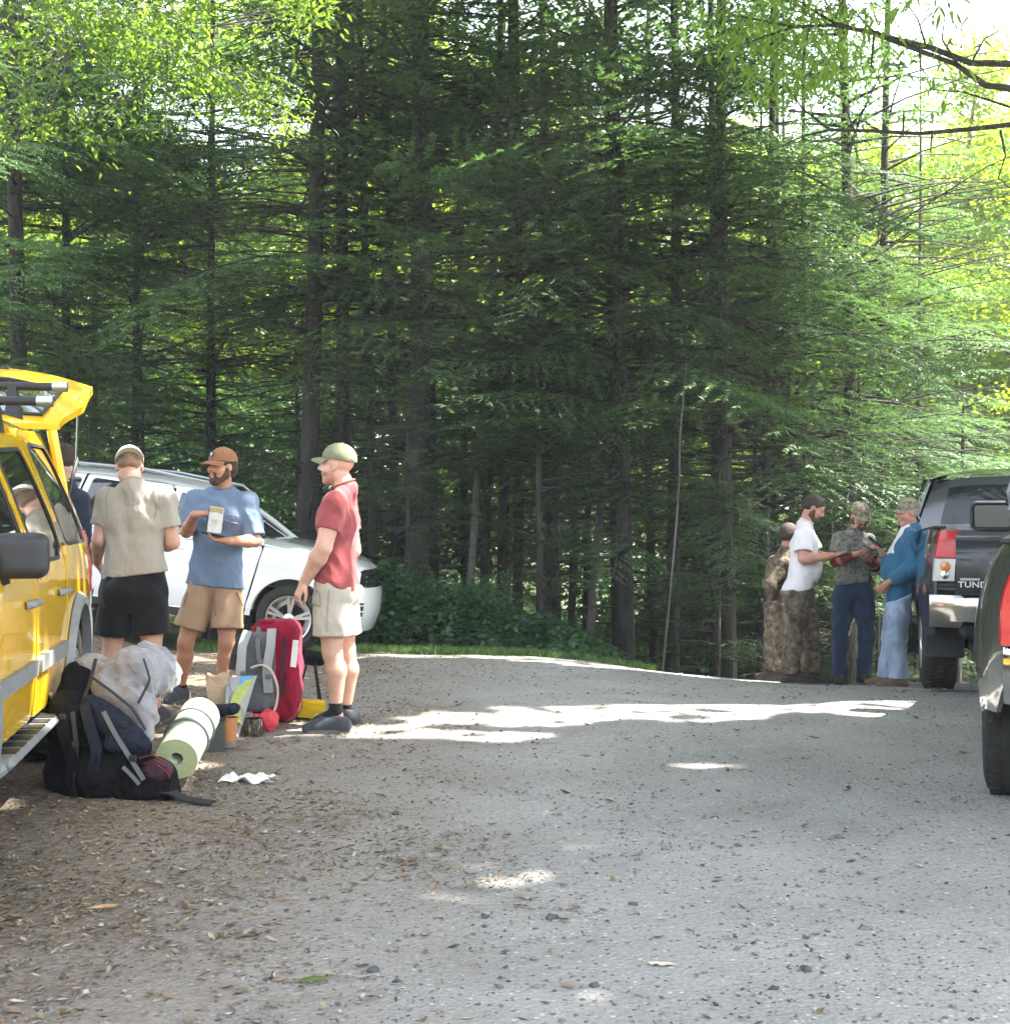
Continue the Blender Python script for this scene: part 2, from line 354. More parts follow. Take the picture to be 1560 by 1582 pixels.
# crumpled white tissue on the litter
def tissue():
    d = 1.35 * 2000 / (1207 - 791); p = at(385, 1207, d); n = 14; G = np.zeros((n, n, 3))
    for i in range(n):
        for j in range(n):
            u, v = i / (n - 1) - .5, j / (n - 1) - .5
            G[i, j] = (u * .24 * (1 + .2 * math.sin(v * 9)), v * .13 * (1 + .25 * math.sin(u * 11)), .012 + .012 * math.sin(u * 17 + v * 8) + .008 * math.cos(v * 23 + u * 9))
    o = MB().grid(G).build('tissue', M_paper, label='crumpled white tissue lying on the leaf litter in front of the orange pot', cat='tissue')
    o.location = (p[0], d, gzf(p[0], d) + .01)
tissue()
# ================================================================== forest
M_hem = leafmat('hemlock_needles', [(.045, .078, .040), (.070, .118, .056), (.095, .155, .070), (.055, .10, .052)], (1.4, 1.6, .7), tr=.42, gloss=.05)
M_hemtop = leafmat('hemlock_needles_dense', [(.03, .07, .03), (.04, .09, .03)], (1.2, 1.5, .6), tr=.3, gloss=.03)
M_dec = leafmat('broad_leaf', [(.10, .14, .02), (.14, .19, .025), (.18, .23, .03), (.11, .16, .03)], (2.6, 2.7, .8), tr=.6, gloss=.05)
M_shrub = leafmat('shrub_leaf', [(.025, .065, .026), (.04, .10, .036), (.06, .13, .045)], (1.4, 1.7, .6), tr=.35, gloss=.06)
M_grass = leafmat('grass_blade', [(.06, .12, .03), (.10, .17, .045), (.14, .19, .06)], (1.4, 1.5, .5), tr=.3, gloss=.04)
M_bark = mat('hemlock_bark', (.052, .047, .038), rough=.95, c2=(.02, .018, .015), vscale=9, bump=1.0, bscale=22, bdist=.04, stretch=(1, 1, .22))
M_bark2 = mat('smooth_grey_bark', (.17, .16, .145), rough=.9, c2=(.08, .078, .07), vscale=6, bump=.5, bscale=30, bdist=.02, stretch=(1, 1, .3))
M_snag = mat('bleached_dead_wood', (.17, .155, .135), rough=.9, c2=(.08, .07, .06), vscale=5, bump=.4, bscale=30, stretch=(1, 1, .2))
def branch_template(seed, nt=24, step=.011, lw=.0035, ll=.017, droop=.28, width=.34):
    """one flat hemlock bough of length 1 along +x: leaflet triangles"""
    r = np.random.default_rng(seed); tris = []
    ts = np.linspace(.10, 1.0, nt) + r.normal(0, .008, nt)
    def ax(t): return np.stack([t, .05 * np.sin(t * 3 + seed), .16 * t - droop * t ** 2.2], -1)
    segs = []
    for i, t in enumerate(ts):
        for sgn in (-1, 1):
            if r.random() < .12: continue
            tt = np.clip(t + r.normal(0, .01), .05, 1); L = width * (1 - tt) ** .75 * (.75 + .5 * r.random()) * min(1, tt * 3.5 + .3) + .05
            a = R(52 + r.normal(0, 9)) * sgn
            segs.append((ax(np.array([tt]))[0], a, L, -.35 - .35 * r.random()))
    segs.append((ax(np.array([.93]))[0], 0, .1, -.5))
    V = []
    for (p, a, L, dr) in segs:
        m = max(3, int(L / step)); s = np.linspace(.02, L, m)
        cx = p[0] + s * math.cos(a); cy = p[1] + s * math.sin(a); cz = p[2] + dr * s ** 1.6 * 1.3
        C = np.stack([cx, cy, cz], 1)
        for sg in (-1, 1):
            ang = a + sg * R(48) + r.normal(0, .18, m); l = ll * (1.15 - .6 * s / L) * r.uniform(.7, 1.3, m)
            d = np.stack([np.cos(ang), np.sin(ang), r.normal(-.25, .3, m)], 1); q = np.stack([-np.sin(ang), np.cos(ang), r.normal(0, .35, m)], 1)
            a0 = C - q * lw; a1 = C + q * lw; b0 = C + d * l[:, None]
            V.append(np.stack([a0, a1, b0], 1))
    return np.concatenate(V).reshape(-1, 3)
BT = [branch_template(k, nt=21, step=.0118, lw=.0036, ll=.021, droop=.25 + .05 * k, width=.30 + .04 * k) for k in range(4)]
BTc = [branch_template(k + 10, nt=12, step=.04, lw=.012, ll=.055, droop=.3, width=.36) for k in range(2)]
print('branch tris', [len(b) // 3 for b in BT + BTc])
def make_hemlock(seed, H=19., low=2.2, n_low=62, n_top=55, reach=3.1, split=9.5, r0=.125, dead=26):
    r = np.random.default_rng(seed); V = []; LV = MB(); 
    bend = lambda z: np.stack([.10 * np.sin(z * .25 + seed), .10 * np.cos(z * .21 + seed) - .1 * math.cos(seed), z], -1)
    zs = np.concatenate([low + (split - low) * r.random(n_low) ** .72, split + (H - split - .3) * np.linspace(0, 1, n_top)])
    for i, z in enumerate(zs):
        az = r.uniform(0, 6.283); f = (z - low) / (H - low)
        L = reach * (1 - max(0, (z - split * .6)) / (H - split * .6)) ** .8 * r.uniform(.6, 1.12) + .25
        if z < low + 2: L *= .75
        T = (BT[r.integers(4)] if z < split else BTc[r.integers(2)]) * L
        el = R(r.normal(4 if z < split else 12, 9)); roll = R(r.normal(0, 14))
        c, s = math.cos(roll), math.sin(roll); T = T @ np.array([[1, 0, 0], [0, c, -s], [0, s, c]]).T
        c, s = math.cos(-el), math.sin(-el); T = T @ np.array([[c, 0, s], [0, 1, 0], [-s, 0, c]]).T
        c, s = math.cos(az), math.sin(az); T = T @ np.array([[c, -s, 0], [s, c, 0], [0, 0, 1]]).T
        b = bend(np.array([z]))[0]; V.append(T + b)
        if z < split + 1:
            tt = np.array([0, .3, .6, .85]) * L; m = np.stack([tt, 0 * tt, L * (.16 * (tt / L) - .28 * (tt / L) ** 2.2)], 1)
            c2, s2 = math.cos(-el), math.sin(-el); m = m @ np.array([[c2, 0, s2], [0, 1, 0], [-s2, 0, c2]]).T @ np.array([[c, -s, 0], [s, c, 0], [0, 0, 1]]).T
            LV.tube(m + b, [.018 + .006 * L, .014, .009, .004], n=4, caps=False)
    for i in range(dead):                                           # bare dead limbs low on the stem
        z = r.uniform(.9, 6.5); az = r.uniform(0, 6.28); L = r.uniform(.5, 2.3); t = np.linspace(0, 1, 5)
        dx = np.cumsum(np.concatenate([[0], r.normal(0, .05, 4)]))
        p = np.stack([t * L, dx * L * .6, (.12 * t - r.uniform(.1, .4) * t * t) * L], 1) @ np.array([[math.cos(az), -math.sin(az), 0], [math.sin(az), math.cos(az), 0], [0, 0, 1]]).T
        LV.tube(p + bend(np.array([z]))[0], np.linspace(.014, .003, 5), n=4, caps=False)
        for k in (1, 2, 3):
            a2 = az + r.choice([-1, 1]) * R(50); q = p[k]; l2 = L * .28
            LV.tube(np.array([q, q + np.array([math.cos(a2), math.sin(a2), -.1]) * l2 * .5, q + np.array([math.cos(a2 + .2), math.sin(a2 + .2), -.25]) * l2]) + bend(np.array([z]))[0], [.006, .004, .002], n=3, caps=False)
    V = np.concatenate(V); F = np.arange(len(V)).reshape(-1, 3)
    crown = mesh_np('crown', V, F, mats=M_hem)
    tz = np.concatenate([[-.4, .0, .25, .6], np.linspace(1.2, H - .5, 12)]); fl = 1 + .55 * np.exp(-np.clip(tz, 0, 9) * 4)
    tm = MB().tube(bend(tz), r0 * (1 - tz.clip(0) / H) ** .85 * fl + .015, n=12)
    to = tm.build('trunk', M_bark); trunk = to.data; bpy.data.objects.remove(to)
    lo = LV.build('limbs', M_bark, smooth=False); limbs = lo.data; bpy.data.objects.remove(lo)
    return dict(crown=crown, trunk=trunk, limbs=limbs)
HEM = [make_hemlock(1, n_low=66, reach=3.4), make_hemlock(2, low=2.8, n_low=58, reach=3.3), make_hemlock(3, low=1.6, n_low=66, reach=3.5, r0=.105)]
SAP = make_hemlock(4, H=5.5, low=.35, n_low=46, n_top=6, reach=1.5, split=4.6, r0=.045, dead=0)
def leaf_cloud(centres, n, spread, ls, r, flat=.7, tilt=.95, shape=(1, .55)):
    """n leaves (rhombs bent at the midrib) round the given centres"""
    k = r.integers(0, len(centres), n); p = centres[k] + r.normal(0, 1, (n, 3)) * np.array([spread, spread, spread * flat])
    T = np.array([(-1, 0, 0), (0, -shape[1], .12), (1, 0, -.1), (0, shape[1], .12)]); F = np.array([(0, 1, 2), (0, 2, 3)])
    s = ls * r.uniform(.6, 1.3, n)
    Rm = rot_from(n, r.uniform(0, 6.28, n), r.normal(0, tilt, n), r.uniform(0, 6.28, n))
    P = np.einsum('nij,nkj->nki', Rm, T[None] * s[:, None, None]) + p[:, None, :]
    return P.reshape(-1, 3), (F[None] + (np.arange(n) * 4)[:, None, None]).reshape(-1, 3)
def make_decid(seed, H=13., base=3.2, rad=3.6, n=26000, ls=.075, r0=.16, clumps=170, m=None, bark=None, spread=.34, lean=0.):
    r = np.random.default_rng(seed); L = MB(); tips = []
    tr = np.array([[.25 * math.sin(z * .3 + seed) + lean * z, .2 * math.cos(z * .4 + seed), z] for z in np.linspace(-.3, H * .86, 9)])
    L0 = MB().tube(tr, np.linspace(r0, r0 * .25, 9) * np.array([1.35] + [1] * 8), n=10)
    for i in range(15):
        z = base * .8 + (H * .84 - base * .8) * (i + r.random()) / 15; az = i * 2.4 + r.normal(0, .3); f = (z - base) / (H - base)
        l = rad * (1.05 - .75 * f) * r.uniform(.75, 1.1); b = np.array([np.interp(z, tr[:, 2], tr[:, 0]), np.interp(z, tr[:, 2], tr[:, 1]), z])
        t = np.linspace(0, 1, 6)[:, None]; d = np.array([math.cos(az), math.sin(az), .45 + .4 * f])
        p = b + t * l * d + np.cumsum(r.normal(0, .05, (6, 3)), 0) * l * .35; p[0] = b
        L.tube(p, np.linspace(r0 * .35, .012, 6), n=5, caps=False); tips += [p[5], p[4], p[3]]
        for k in (2, 3, 4):
            a2 = az + r.choice([-1, 1]) * r.uniform(.5, 1.1); q = p[k] + np.array([math.cos(a2), math.sin(a2), .3]) * l * .35
            L.tube(np.array([p[k], (p[k] + q) / 2 + r.normal(0, .05, 3), q]), [.022, .014, .006], n=4, caps=False); tips.append(q)
    tips = np.array(tips)
    cs = tips[r.integers(0, len(tips), clumps)] + r.normal(0, .42, (clumps, 3))
    V, F = leaf_cloud(cs, n, spread, ls, r)
    crown = mesh_np('crown', V, F, mats=m or M_dec)
    to = L0.build('trunk', bark or M_bark2); tm = to.data; bpy.data.objects.remove(to)
    lo = L.build('limbs', bark or M_bark2, smooth=False); lm = lo.data; bpy.data.objects.remove(lo)
    return dict(crown=crown, trunk=tm, limbs=lm)
DEC = [make_decid(21), make_decid(22, H=15, base=4, rad=4.2, n=30000, clumps=210), make_decid(23, H=10, base=1.2, rad=3.2, n=24000, clumps=190)]
SHRUBT = [make_decid(31, H=2.4, base=.3, rad=1.1, n=4600, ls=.05, r0=.02, clumps=70, spread=.24, m=M_shrub), make_decid(32, H=1.7, base=.2, rad=1.0, n=4000, ls=.05, r0=.02, clumps=60, spread=.22, m=M_shrub)]
NT = 0
def tree(T, name, x, y, rz, s, label, cat, group=None, tr=1.0, sz=None, lean=(0, 0)):
    global NT; NT += 1
    if name == 'hemlock_tree': sz = s * .9
    e = empty(name, (x, y, gzf(x, y) - .02), rz, label, cat, group); e.scale = (s, s, sz or s); e.rotation_euler = (lean[0], lean[1], rz)
    for k in ('trunk', 'limbs', 'crown'):
        if T.get(k) is None: continue
        o = obj(k, T[k], e)
        if k == 'trunk': o.scale = (tr, tr, 1)
    return e
random.seed(11)
# stems one can tell apart in the photograph: (px at eye height, depth, template, trunk factor, scale, name of what sets it apart)
front = [
 (22, 17.0, 0, .9, 1.0, 'hemlock with a grey stem at the left edge of the wood, above the yellow car', (.0, .0)),
 (98, 19.0, 1, .55, 1.0, 'slim hemlock second from the left edge, above the open tailgate', (0, .01)),
 (205, 20.5, 2, .6, 1.0, 'thin hemlock standing behind the roof of the white car', (0, 0)),
 (330, 19.5, 1, .55, .95, 'thin hemlock stem behind the man in the orange cap', (0, 0)),
 (455, 17.2, 0, .95, 1.05, 'thick dark hemlock above and between the blue tee and red tee men', (0, .035)),
 (648, 16.8, 1, 1.12, 1.05, 'thickest hemlock, brown stem right of the man in the red tee', (0, .02)),
 (775, 18.5, 2, .72, 1.0, 'straight dark hemlock with bare limbs, next right of the thickest stem', (0, -.005)),
 (848, 19.5, 0, .72, 1.0, 'dark hemlock in the middle of the wood, left of the leaning pale stem', (0, 0)),
 (968, 17.0, 2, .95, 1.0, 'dark hemlock in the middle, its stem reaching down to the bank of leafy shrubs', (0, -.01)),
 (1045, 17.6, 1, .75, 1.0, 'hemlock with a thin bleached pole leaning on its left', (0, .01)),
 (1130, 17.0, 0, .85, 1.0, 'tall dark hemlock left of the group of men by the trucks', (0, .012)),
 (1245, 19.0, 1, .42, .95, 'slim hemlock standing directly above the man in the white tee', (0, 0)),
 (1330, 20.0, 2, .5, .62, 'slim hemlock behind the man in the camouflage tee', (0, 0)),
 (1420, 21.0, 0, .6, .66, 'hemlock whose boughs hang behind the dark pickup', (0, 0)),
]
for i, (px, d, k, tr, s, lab, ln) in enumerate(front):
    p = at(px, 790, d); tree(HEM[k], 'hemlock_tree', p[0], d, i * 1.7, s, lab, 'tree', 'hemlocks at the front of the wood', tr=tr, lean=ln)
# hemlocks further in
back = [(-60, 21, 1), (150, 23.5, 0), (715, 23.5, 0), (905, 24, 0), (1190, 23, 2), (1700, 24, 0)]
for i, (px, d, k) in enumerate(back):
    p = at(px, 790, d); tree(HEM[k], 'hemlock_tree', p[0], d, i * 2.3 + 1, random.uniform(.9, 1.1), 'dark hemlock standing further back among the stems of the wood', 'tree', 'hemlocks deeper in the wood', tr=random.uniform(.4, .8))
BARE = [dict(trunk=T['trunk'], limbs=T['limbs'], crown=None) for T in HEM]
for i in range(15):
    px = 480 + 920 * ((i * .618 + .11) % 1); d = random.uniform(17.5, 22); x = (px - 780) * d / 2000
    tree(BARE[(i * 2) % 3], 'hemlock_tree', x, d, random.uniform(0, 6), random.uniform(.9, 1.1), 'pole-thin stem with bare dead limbs', 'tree', 'pole-thin hemlocks among the bigger ones', tr=random.uniform(.45, .8), lean=(random.uniform(-.02, .02), random.uniform(-.03, .03)))
# young hemlocks filling the foot of the wood
for i in range(26):
    px = random.uniform(-40, 1480); d = random.uniform(15.8, 20.5); x = (px - 780) * d / 2000
    if px < 560: d = random.uniform(18, 21); x = (px - 780) * d / 2000
    if px > 1180: d = random.uniform(16.5, 22); x = (px - 780) * d / 2000
    tree(SAP, 'young_hemlock', x, d, random.uniform(0, 6), random.uniform(.42, .95), 'low young hemlock with dark feathery boughs at the foot of the wood', 'tree', 'young hemlocks under the big stems')
# broadleaf trees beyond, in the sun
for i in range(30):
    px = -150 + 1950 * ((i * .618) % 1); d = random.uniform(30, 50); x = (px - 780) * d / 2000
    tree(DEC[i % 3], 'broadleaf_tree', x, d, random.uniform(0, 6), random.uniform(.95, 1.35) * (1 if px < 1120 else .74), 'sunlit yellow green broadleaf tree glimpsed beyond the hemlock stems', 'tree', 'broadleaf trees beyond the hemlocks')
for i, (px, d, s_) in enumerate([(1430, 25, .75), (1500, 29, .95), (1570, 24, .8), (1640, 28, 1.0), (1370, 31, .8)]):
    tree(DEC[i % 3], 'broadleaf_tree', (px - 780) * d / 2000, d, i * 1.9, s_, 'x', 'tree', 'broadleaf trees beyond the hemlocks')
for i in range(22):
    px = -100 + 1800 * ((i * .618 + .3) % 1); d = random.uniform(23, 34); x = (px - 780) * d / 2000
    tree(SHRUBT[i % 2], 'understory_bush', x, d, random.uniform(0, 6), random.uniform(1.2, 2.0), 'low leafy bush growing under the trees far inside the wood', 'bush', 'bushes deep in the wood')
for i, (x, y) in enumerate([(-11, -14), (-4, -16), (3, -15), (10, -15), (16, -9)]):  # unseen trees added so that paint and glass reflect wood
    tree(HEM[i % 3], 'hemlock_tree', x, y, i * 1.3, .6, ['hemlock behind the camera, farthest to the left', 'hemlock behind the camera, second from the left', 'hemlock straight behind the camera', 'hemlock behind the camera, second from the right', 'hemlock behind the camera, farthest to the right'][i], 'tree', 'hemlocks behind the camera')
print('trees', NT)
def zone(px):
    for lim, t in [(60, 'at the left edge'), (140, 'above the yellow car'), (230, 'behind the man in beige'), (320, 'behind the white car'), (420, 'behind the man in blue tee'), (520, 'between the blue and the red tee'), (600, 'behind the man in red'), (700, 'by the thickest stem'), (800, 'right of the thickest stem'), (900, 'left of the middle of the wood'),
                   (1000, 'in the middle of the wood'), (1080, 'by the leaning pole'), (1180, 'left of the group of men'), (1290, 'behind the man in white'), (1370, 'behind the camouflage tee'), (1440, 'behind the blue work shirt')]:
        if px < lim: return t
    return 'above the dark pickup'
def name_by_place():
    short = {'hemlocks deeper in the wood': 'dark hemlock deeper in the wood', 'young hemlocks under the big stems': 'low young dark hemlock', 'pole-thin hemlocks among the bigger ones': 'pole-thin bare hemlock stem', 'broadleaf trees beyond the hemlocks': 'sunlit broadleaf tree far back', 'bushes deep in the wood': 'low leafy bush deep inside', 'shrubs along the bank': 'green shrub on the bank'}
    by = {}
    for o in col.objects:
        if o.get('group') in short: by.setdefault(short[o['group']] + ' ' + zone(780 + 2000 * o.location.x / o.location.y), []).append(o)
    rank = ['nearest', 'second nearest', 'third nearest', 'fourth nearest', 'fifth nearest', 'sixth nearest', 'seventh nearest', 'eighth nearest', 'ninth nearest', 'tenth nearest', 'eleventh nearest']
    for k, L in by.items():
        L.sort(key=lambda o: o.location.y)
        for i, o in enumerate(L): o['label'] = k if len(L) == 1 else k + ', ' + rank[min(i, 10)] + ' there'
# snag and leaning poles
def pole(name, pts, r0, r1, m, label):
    P = [at(*q) for q in pts]; b = P[0].copy(); b[2] = gzf(b[0], b[1]) - .05; P[0] = b
    t = np.linspace(0, 1, 9); A = np.array(P); L = np.linspace(0, 1, len(P)); Q = np.stack([np.interp(t, L, A[:, k]) for k in range(3)], 1)
    Q[1:-1] += rng.normal(0, .015, (7, 3)); o = MB().tube(Q - b, np.linspace(r0, r1, 9), n=8).build(name, m, label=label, cat='tree stem'); o.location = b
pole('leaning_stem', [(1020, 1010, 15.2), (1045, 800, 15.2), (1060, 560, 15.4)], .014, .008, M_snag, 'thin bleached stem leaning right in front of the middle hemlocks')
pole('dead_stem', [(725, 800, 17.5), (742, 640, 17.5)], .06, .045, M_snag, 'short pale dead stem standing in the dark of the wood')
pole('leaning_stem', [(905, 960, 18), (935, 700, 18), (985, 350, 18.5)], .06, .04, M_bark2, 'grey stem leaning right between two dark hemlocks in the middle of the wood')
# ---- bank at the far edge of the gravel: leafy shrubs and grass
def bank():
    n = 30000; px = rng.uniform(560, 1010, n); d = rng.uniform(14.2, 17.2, n); x = (px - 780) * d / 2000
    top = np.interp(px, [560, 620, 700, 780, 860, 930, 980, 1010], [.85, .8, .62, .45, .36, .28, .2, .05]); top = top * (1 + .25 * np.sin(px * .05) * np.cos(d * 3)) * sstep(14.25 + .55 * (px < 850), 15.4, d)
    edge = np.interp(px, [560, 700, 850, 950, 1010], [15.0, 14.9, 14.45, 13.95, 13.7]); k = d > edge + .1 * np.sin(px * .09); 
    x, d, top = x[k], d[k], top[k] + .04; n = len(x); z = gz(x, d) + top * rng.random(n) ** .45
    T = np.array([(-1, 0, 0), (-.2, -.55, .1), (1, 0, -.15), (-.2, .55, .1)]); F = np.array([(0, 1, 2), (0, 2, 3)])
    scatter_mesh('leafy_ground_cover', T, F, np.stack([x, d, z], 1), rot_from(n, rng.uniform(0, 6.28, n), rng.normal(.25, .4, n), rng.uniform(-.6, .6, n)), rng.uniform(.025, .06, n), M_shrub, kind='stuff')
bank()
for i in range(15):
    px = 575 + 24 * i + random.uniform(-10, 10); d = random.uniform(15.3, 16.6); x = (px - 780) * d / 2000
    tree(SHRUBT[i % 2], 'leafy_shrub', x, d, random.uniform(0, 6), random.uniform(.26, .44) * (1.1 - .045 * i), 'broad-leaved green shrub on the bank where the grass meets the dark wood', 'shrub', 'shrubs along the bank')
def grass(n, x0, x1, y0f, y1f, h, name='grass'):
    x = rng.uniform(x0, x1, n); e = edge_y(x); y = e + rng.uniform(y0f, y1f, n) ; 
    y = np.where(rng.random(n) < .15, e - np.abs(rng.normal(0, .08, n)), y)
    T = np.array([(-.006, 0, 0), (.006, 0, 0), (.002, .25, .8), (0, .5, 1.2)]); F = np.array([(0, 1, 2), (0, 2, 3)])
    hh = h * rng.uniform(.4, 1.3, n)
    scatter_mesh(name, T, F, np.stack([x, y, gz(x, y) - .01], 1), rot_from(n, rng.uniform(0, 6.28, n), rng.normal(0, .3, n), rng.uniform(0, 6.28, n)), np.stack([np.ones(n), hh, hh], 1), M_grass, kind='stuff')
grass(20000, -3.6, 1.6, 0, 2.0, .07)
name_by_place()
# ---- unseen tall broadleaf trees added beside the road to shade the gravel;
#      their crowns are cut open along the sun's rays where patches should fall
kx, ky = SUN[0] / SUN[2], SUN[1] / SUN[2]
GAPS = []                                           # (x, y, rx, ry, angle) on level ground z = 0 where the sun comes down
def gap3(x, y, z, rx, ry, a=0): GAPS.append((x - kx * z, y - ky * z, rx, ry, a))
def gapi(px, py, rx, ry, a=0, d=None):
    d = d or 1.35 * 2000 / (py - 791); p = at(px, py, d); GAPS.append((p[0] - kx * p[2], d - ky * p[2], rx, ry, a))
# the long sunlit band across the road, its thin companion, the far strip by the trees, little flecks nearer
for px, py, rx, ry in [(720, 1112, .5, .22), (850, 1106, .6, .33), (980, 1100, .65, .42), (1110, 1096, .65, .44), (1230, 1093, .6, .38), (1330, 1096, .55, .26), (1440, 1092, .55, .22), (1510, 1098, .45, .22), (1470, 1122, .35, .12)]: gapi(px, py, rx, ry)
for px, py, rx in [(600, 1132, .28), (680, 1135, .35), (760, 1136, .3)]: gapi(px, py, rx * 1.2, .15)
for px, d in [(590, 13.7), (660, 13.8), (740, 13.8), (820, 13.7), (900, 13.5), (980, 13.2), (1060, 13.0), (1140, 12.9), (1200, 12.8)]:
    x = (px - 780) * d / 2000; GAPS.append((x - kx * gzf(x, d), d - ky * gzf(x, d), .5, .5, 0))
for px, py, rx, ry in [(735, 1383, .07, .0), (815, 1362, .12, .01), (720, 1337, .02, -.02), (880, 1315, .03, -.03), (1130, 1188, .06, -.03), (1060, 1183, .05, -.02), (1160, 1157, .05, -.03), (1440, 1122, .2, .0)]: gapi(px, py, rx, ry)
for px, py, rx, ry in [(290, 1020, .4, .5), (340, 1045, .35, .35), (240, 1040, .4, .5), (400, 1010, .5, .5)]: gapi(px, py, rx, ry, d=10.9)
PEOPLE_GAPS = []
for px, py, d, rx, ry in [(525, 765, 8.0, .16, .16), (565, 830, 8.05, .07, .25), (540, 960, 8.0, .08, .2), (545, 1060, 8.0, .06, .2), (395, 790, 9.2, .12, .13), (392, 900, 9.25, .12, .25), (385, 940, 9.25, .1, .2),
                          (308, 1100, 6.7, .15, .20), (285, 1140, 6.4, .08, .10), (205, 830, 8.2, .05, .1),
                          (350, 1060, 8.8, .1, .1), (400, 1010, 8.4, .05, .1), (485, 1080, 8.0, .15, .1), (660, 850, 13.0, -.2, -.2)]:
    gapi(px, py, rx, ry, d=d)
for x, y, z, rx, ry in [(-2.2, 13.3, 1.2, .9, .6), (-1.6, 14.2, 1.0, .7, .5), (-3.0, 12.6, .9, .5, .5), (-4.2, 11.6, 1.8, 1.0, .5), (-2.35, 7.2, 1.8, .3, .4), (-2.6, 8.3, 2.2, .6, .3), (-2.0, 5.9, .7, .15, .2), (-2.15, 7.3, 1.1, .12, .3)]: gap3(x, y, z, rx, ry)
for px, py in [(90, 20), (160, 35), (230, 55), (290, 80), (350, 120), (410, 165), (460, 60), (250, 0), (330, 20), (500, 180)]: gapi(px, py, .45, .5, d=11.0)
GA = np.array(GAPS)
def canopy():
    r = np.random.default_rng(5)
    stems = [(6.6, 4.5), (8.5, 10.0), (8.2, 15.5), (-5.4, 3.0), (-7.6, 11.5), (7.0, -1.5), (2.6, -3.0)]
    n = 92000; h = r.uniform(8.5, 15.5, n); qx = r.uniform(-8.2, 6.8, n); qy = r.uniform(-1.0, 15.5, n)
    # leaves in the chosen sun gaps are dropped, with wavering edges
    def inside(qx, qy, grow=0.0):
        m = np.zeros(len(qx), bool)
        wob = .30 * np.sin(qx * 7 + 3 * np.sin(qy * 5)) + .30 * np.sin(qy * 17 + qx * 5)
        for (gx, gy, rx, ry, a) in GA:
            if rx + grow <= .04: continue
            m |= ((qx - gx) / (rx + grow)) ** 2 + ((qy - gy) / (ry + grow)) ** 2 < (1 + wob)
        return m
    k = ~inside(qx, qy, .10) | (r.random(n) < .03)
    # the far band is left out on the side of the trees further away
    h, qx, qy = h[k], qx[k], qy[k]; n = len(h)
    P = np.stack([qx + kx * h, qy + ky * h, h], 1)
    # keep every leaf out of the picture: above the top edge or past the right edge
    vis = (P[:, 1] > .3) & (P[:, 2] < CAMZ + .43 * P[:, 1] + .3) & (np.abs(P[:, 0]) < .42 * P[:, 1] + .3)
    P = P[~vis]; n = len(P)
    T = np.array([(-1, 0, 0), (0, -.6, .1), (1, 0, -.1), (0, .6, .1)]); F = np.array([(0, 1, 2), (0, 2, 3)])
    S = np.array(stems); own = np.argmin(((P[:, None, :2] - S[None]) ** 2).sum(-1), 1)
    labs = ['tall broadleaf tree beyond the right edge, beside the nearest truck', 'tall broadleaf tree beyond the right edge, level with the dark pickup', 'tall broadleaf tree beyond the right edge, furthest along the road', 'tall broadleaf tree beyond the left edge, beside the bonnet of the yellow car', 'tall broadleaf tree beyond the left edge, level with the white car', 'tall broadleaf tree beside the camera on the right', 'tall broadleaf tree behind the camera']
    for i, (sx, sy) in enumerate(stems):
        e = empty('broadleaf_tree', (sx, sy, gzf(sx, sy)), 0, labs[i], 'tree', 'tall trees shading the road')
        m = own == i; p = P[m] - np.array([sx, sy, gzf(sx, sy)]); nn = len(p)
        if nn:
            Rm = rot_from(nn, r.uniform(0, 6.28, nn), r.normal(0, .35, nn), r.uniform(0, 6.28, nn)); s = .15 * r.uniform(.7, 1.2, nn)
            V = np.einsum('nij,nkj->nki', Rm, T[None] * s[:, None, None]) + p[:, None, :]
            obj('crown', mesh_np('crown', V.reshape(-1, 3), (F[None] + (np.arange(nn) * 4)[:, None, None]).reshape(-1, 3), mats=M_dec), e)
        MB().tube([(0, 0, -.3), (0, 0, .4), (.05, 0, 4), (-.1, .05, 9), (0, 0, 14)], [.36, .27, .23, .17, .07], n=10).build('trunk', M_bark2, e)
        L = MB()
        if nn:
            for j in range(12):
                q = p[r.integers(nn)]; b = np.array([0, 0, r.uniform(5, 9)]); t = np.linspace(0, 1, 6)[:, None]
                c_ = b + t * (q - b) + np.array([0, 0, 1.0]) * np.sin(t * 3.14) * .5; w_ = b * 0 + c_ + np.array([sx, sy, gzf(sx, sy)])
                if ((w_[:, 1] > .3) & (w_[:, 2] < CAMZ + .43 * w_[:, 1] + .2) & (np.abs(w_[:, 0]) < .42 * w_[:, 1] + .3)).any(): continue
                L.tube(c_, np.linspace(.10, .015, 6), n=5, caps=False)
            if L.n: L.build('limbs', M_bark2, e, smooth=False)
canopy()
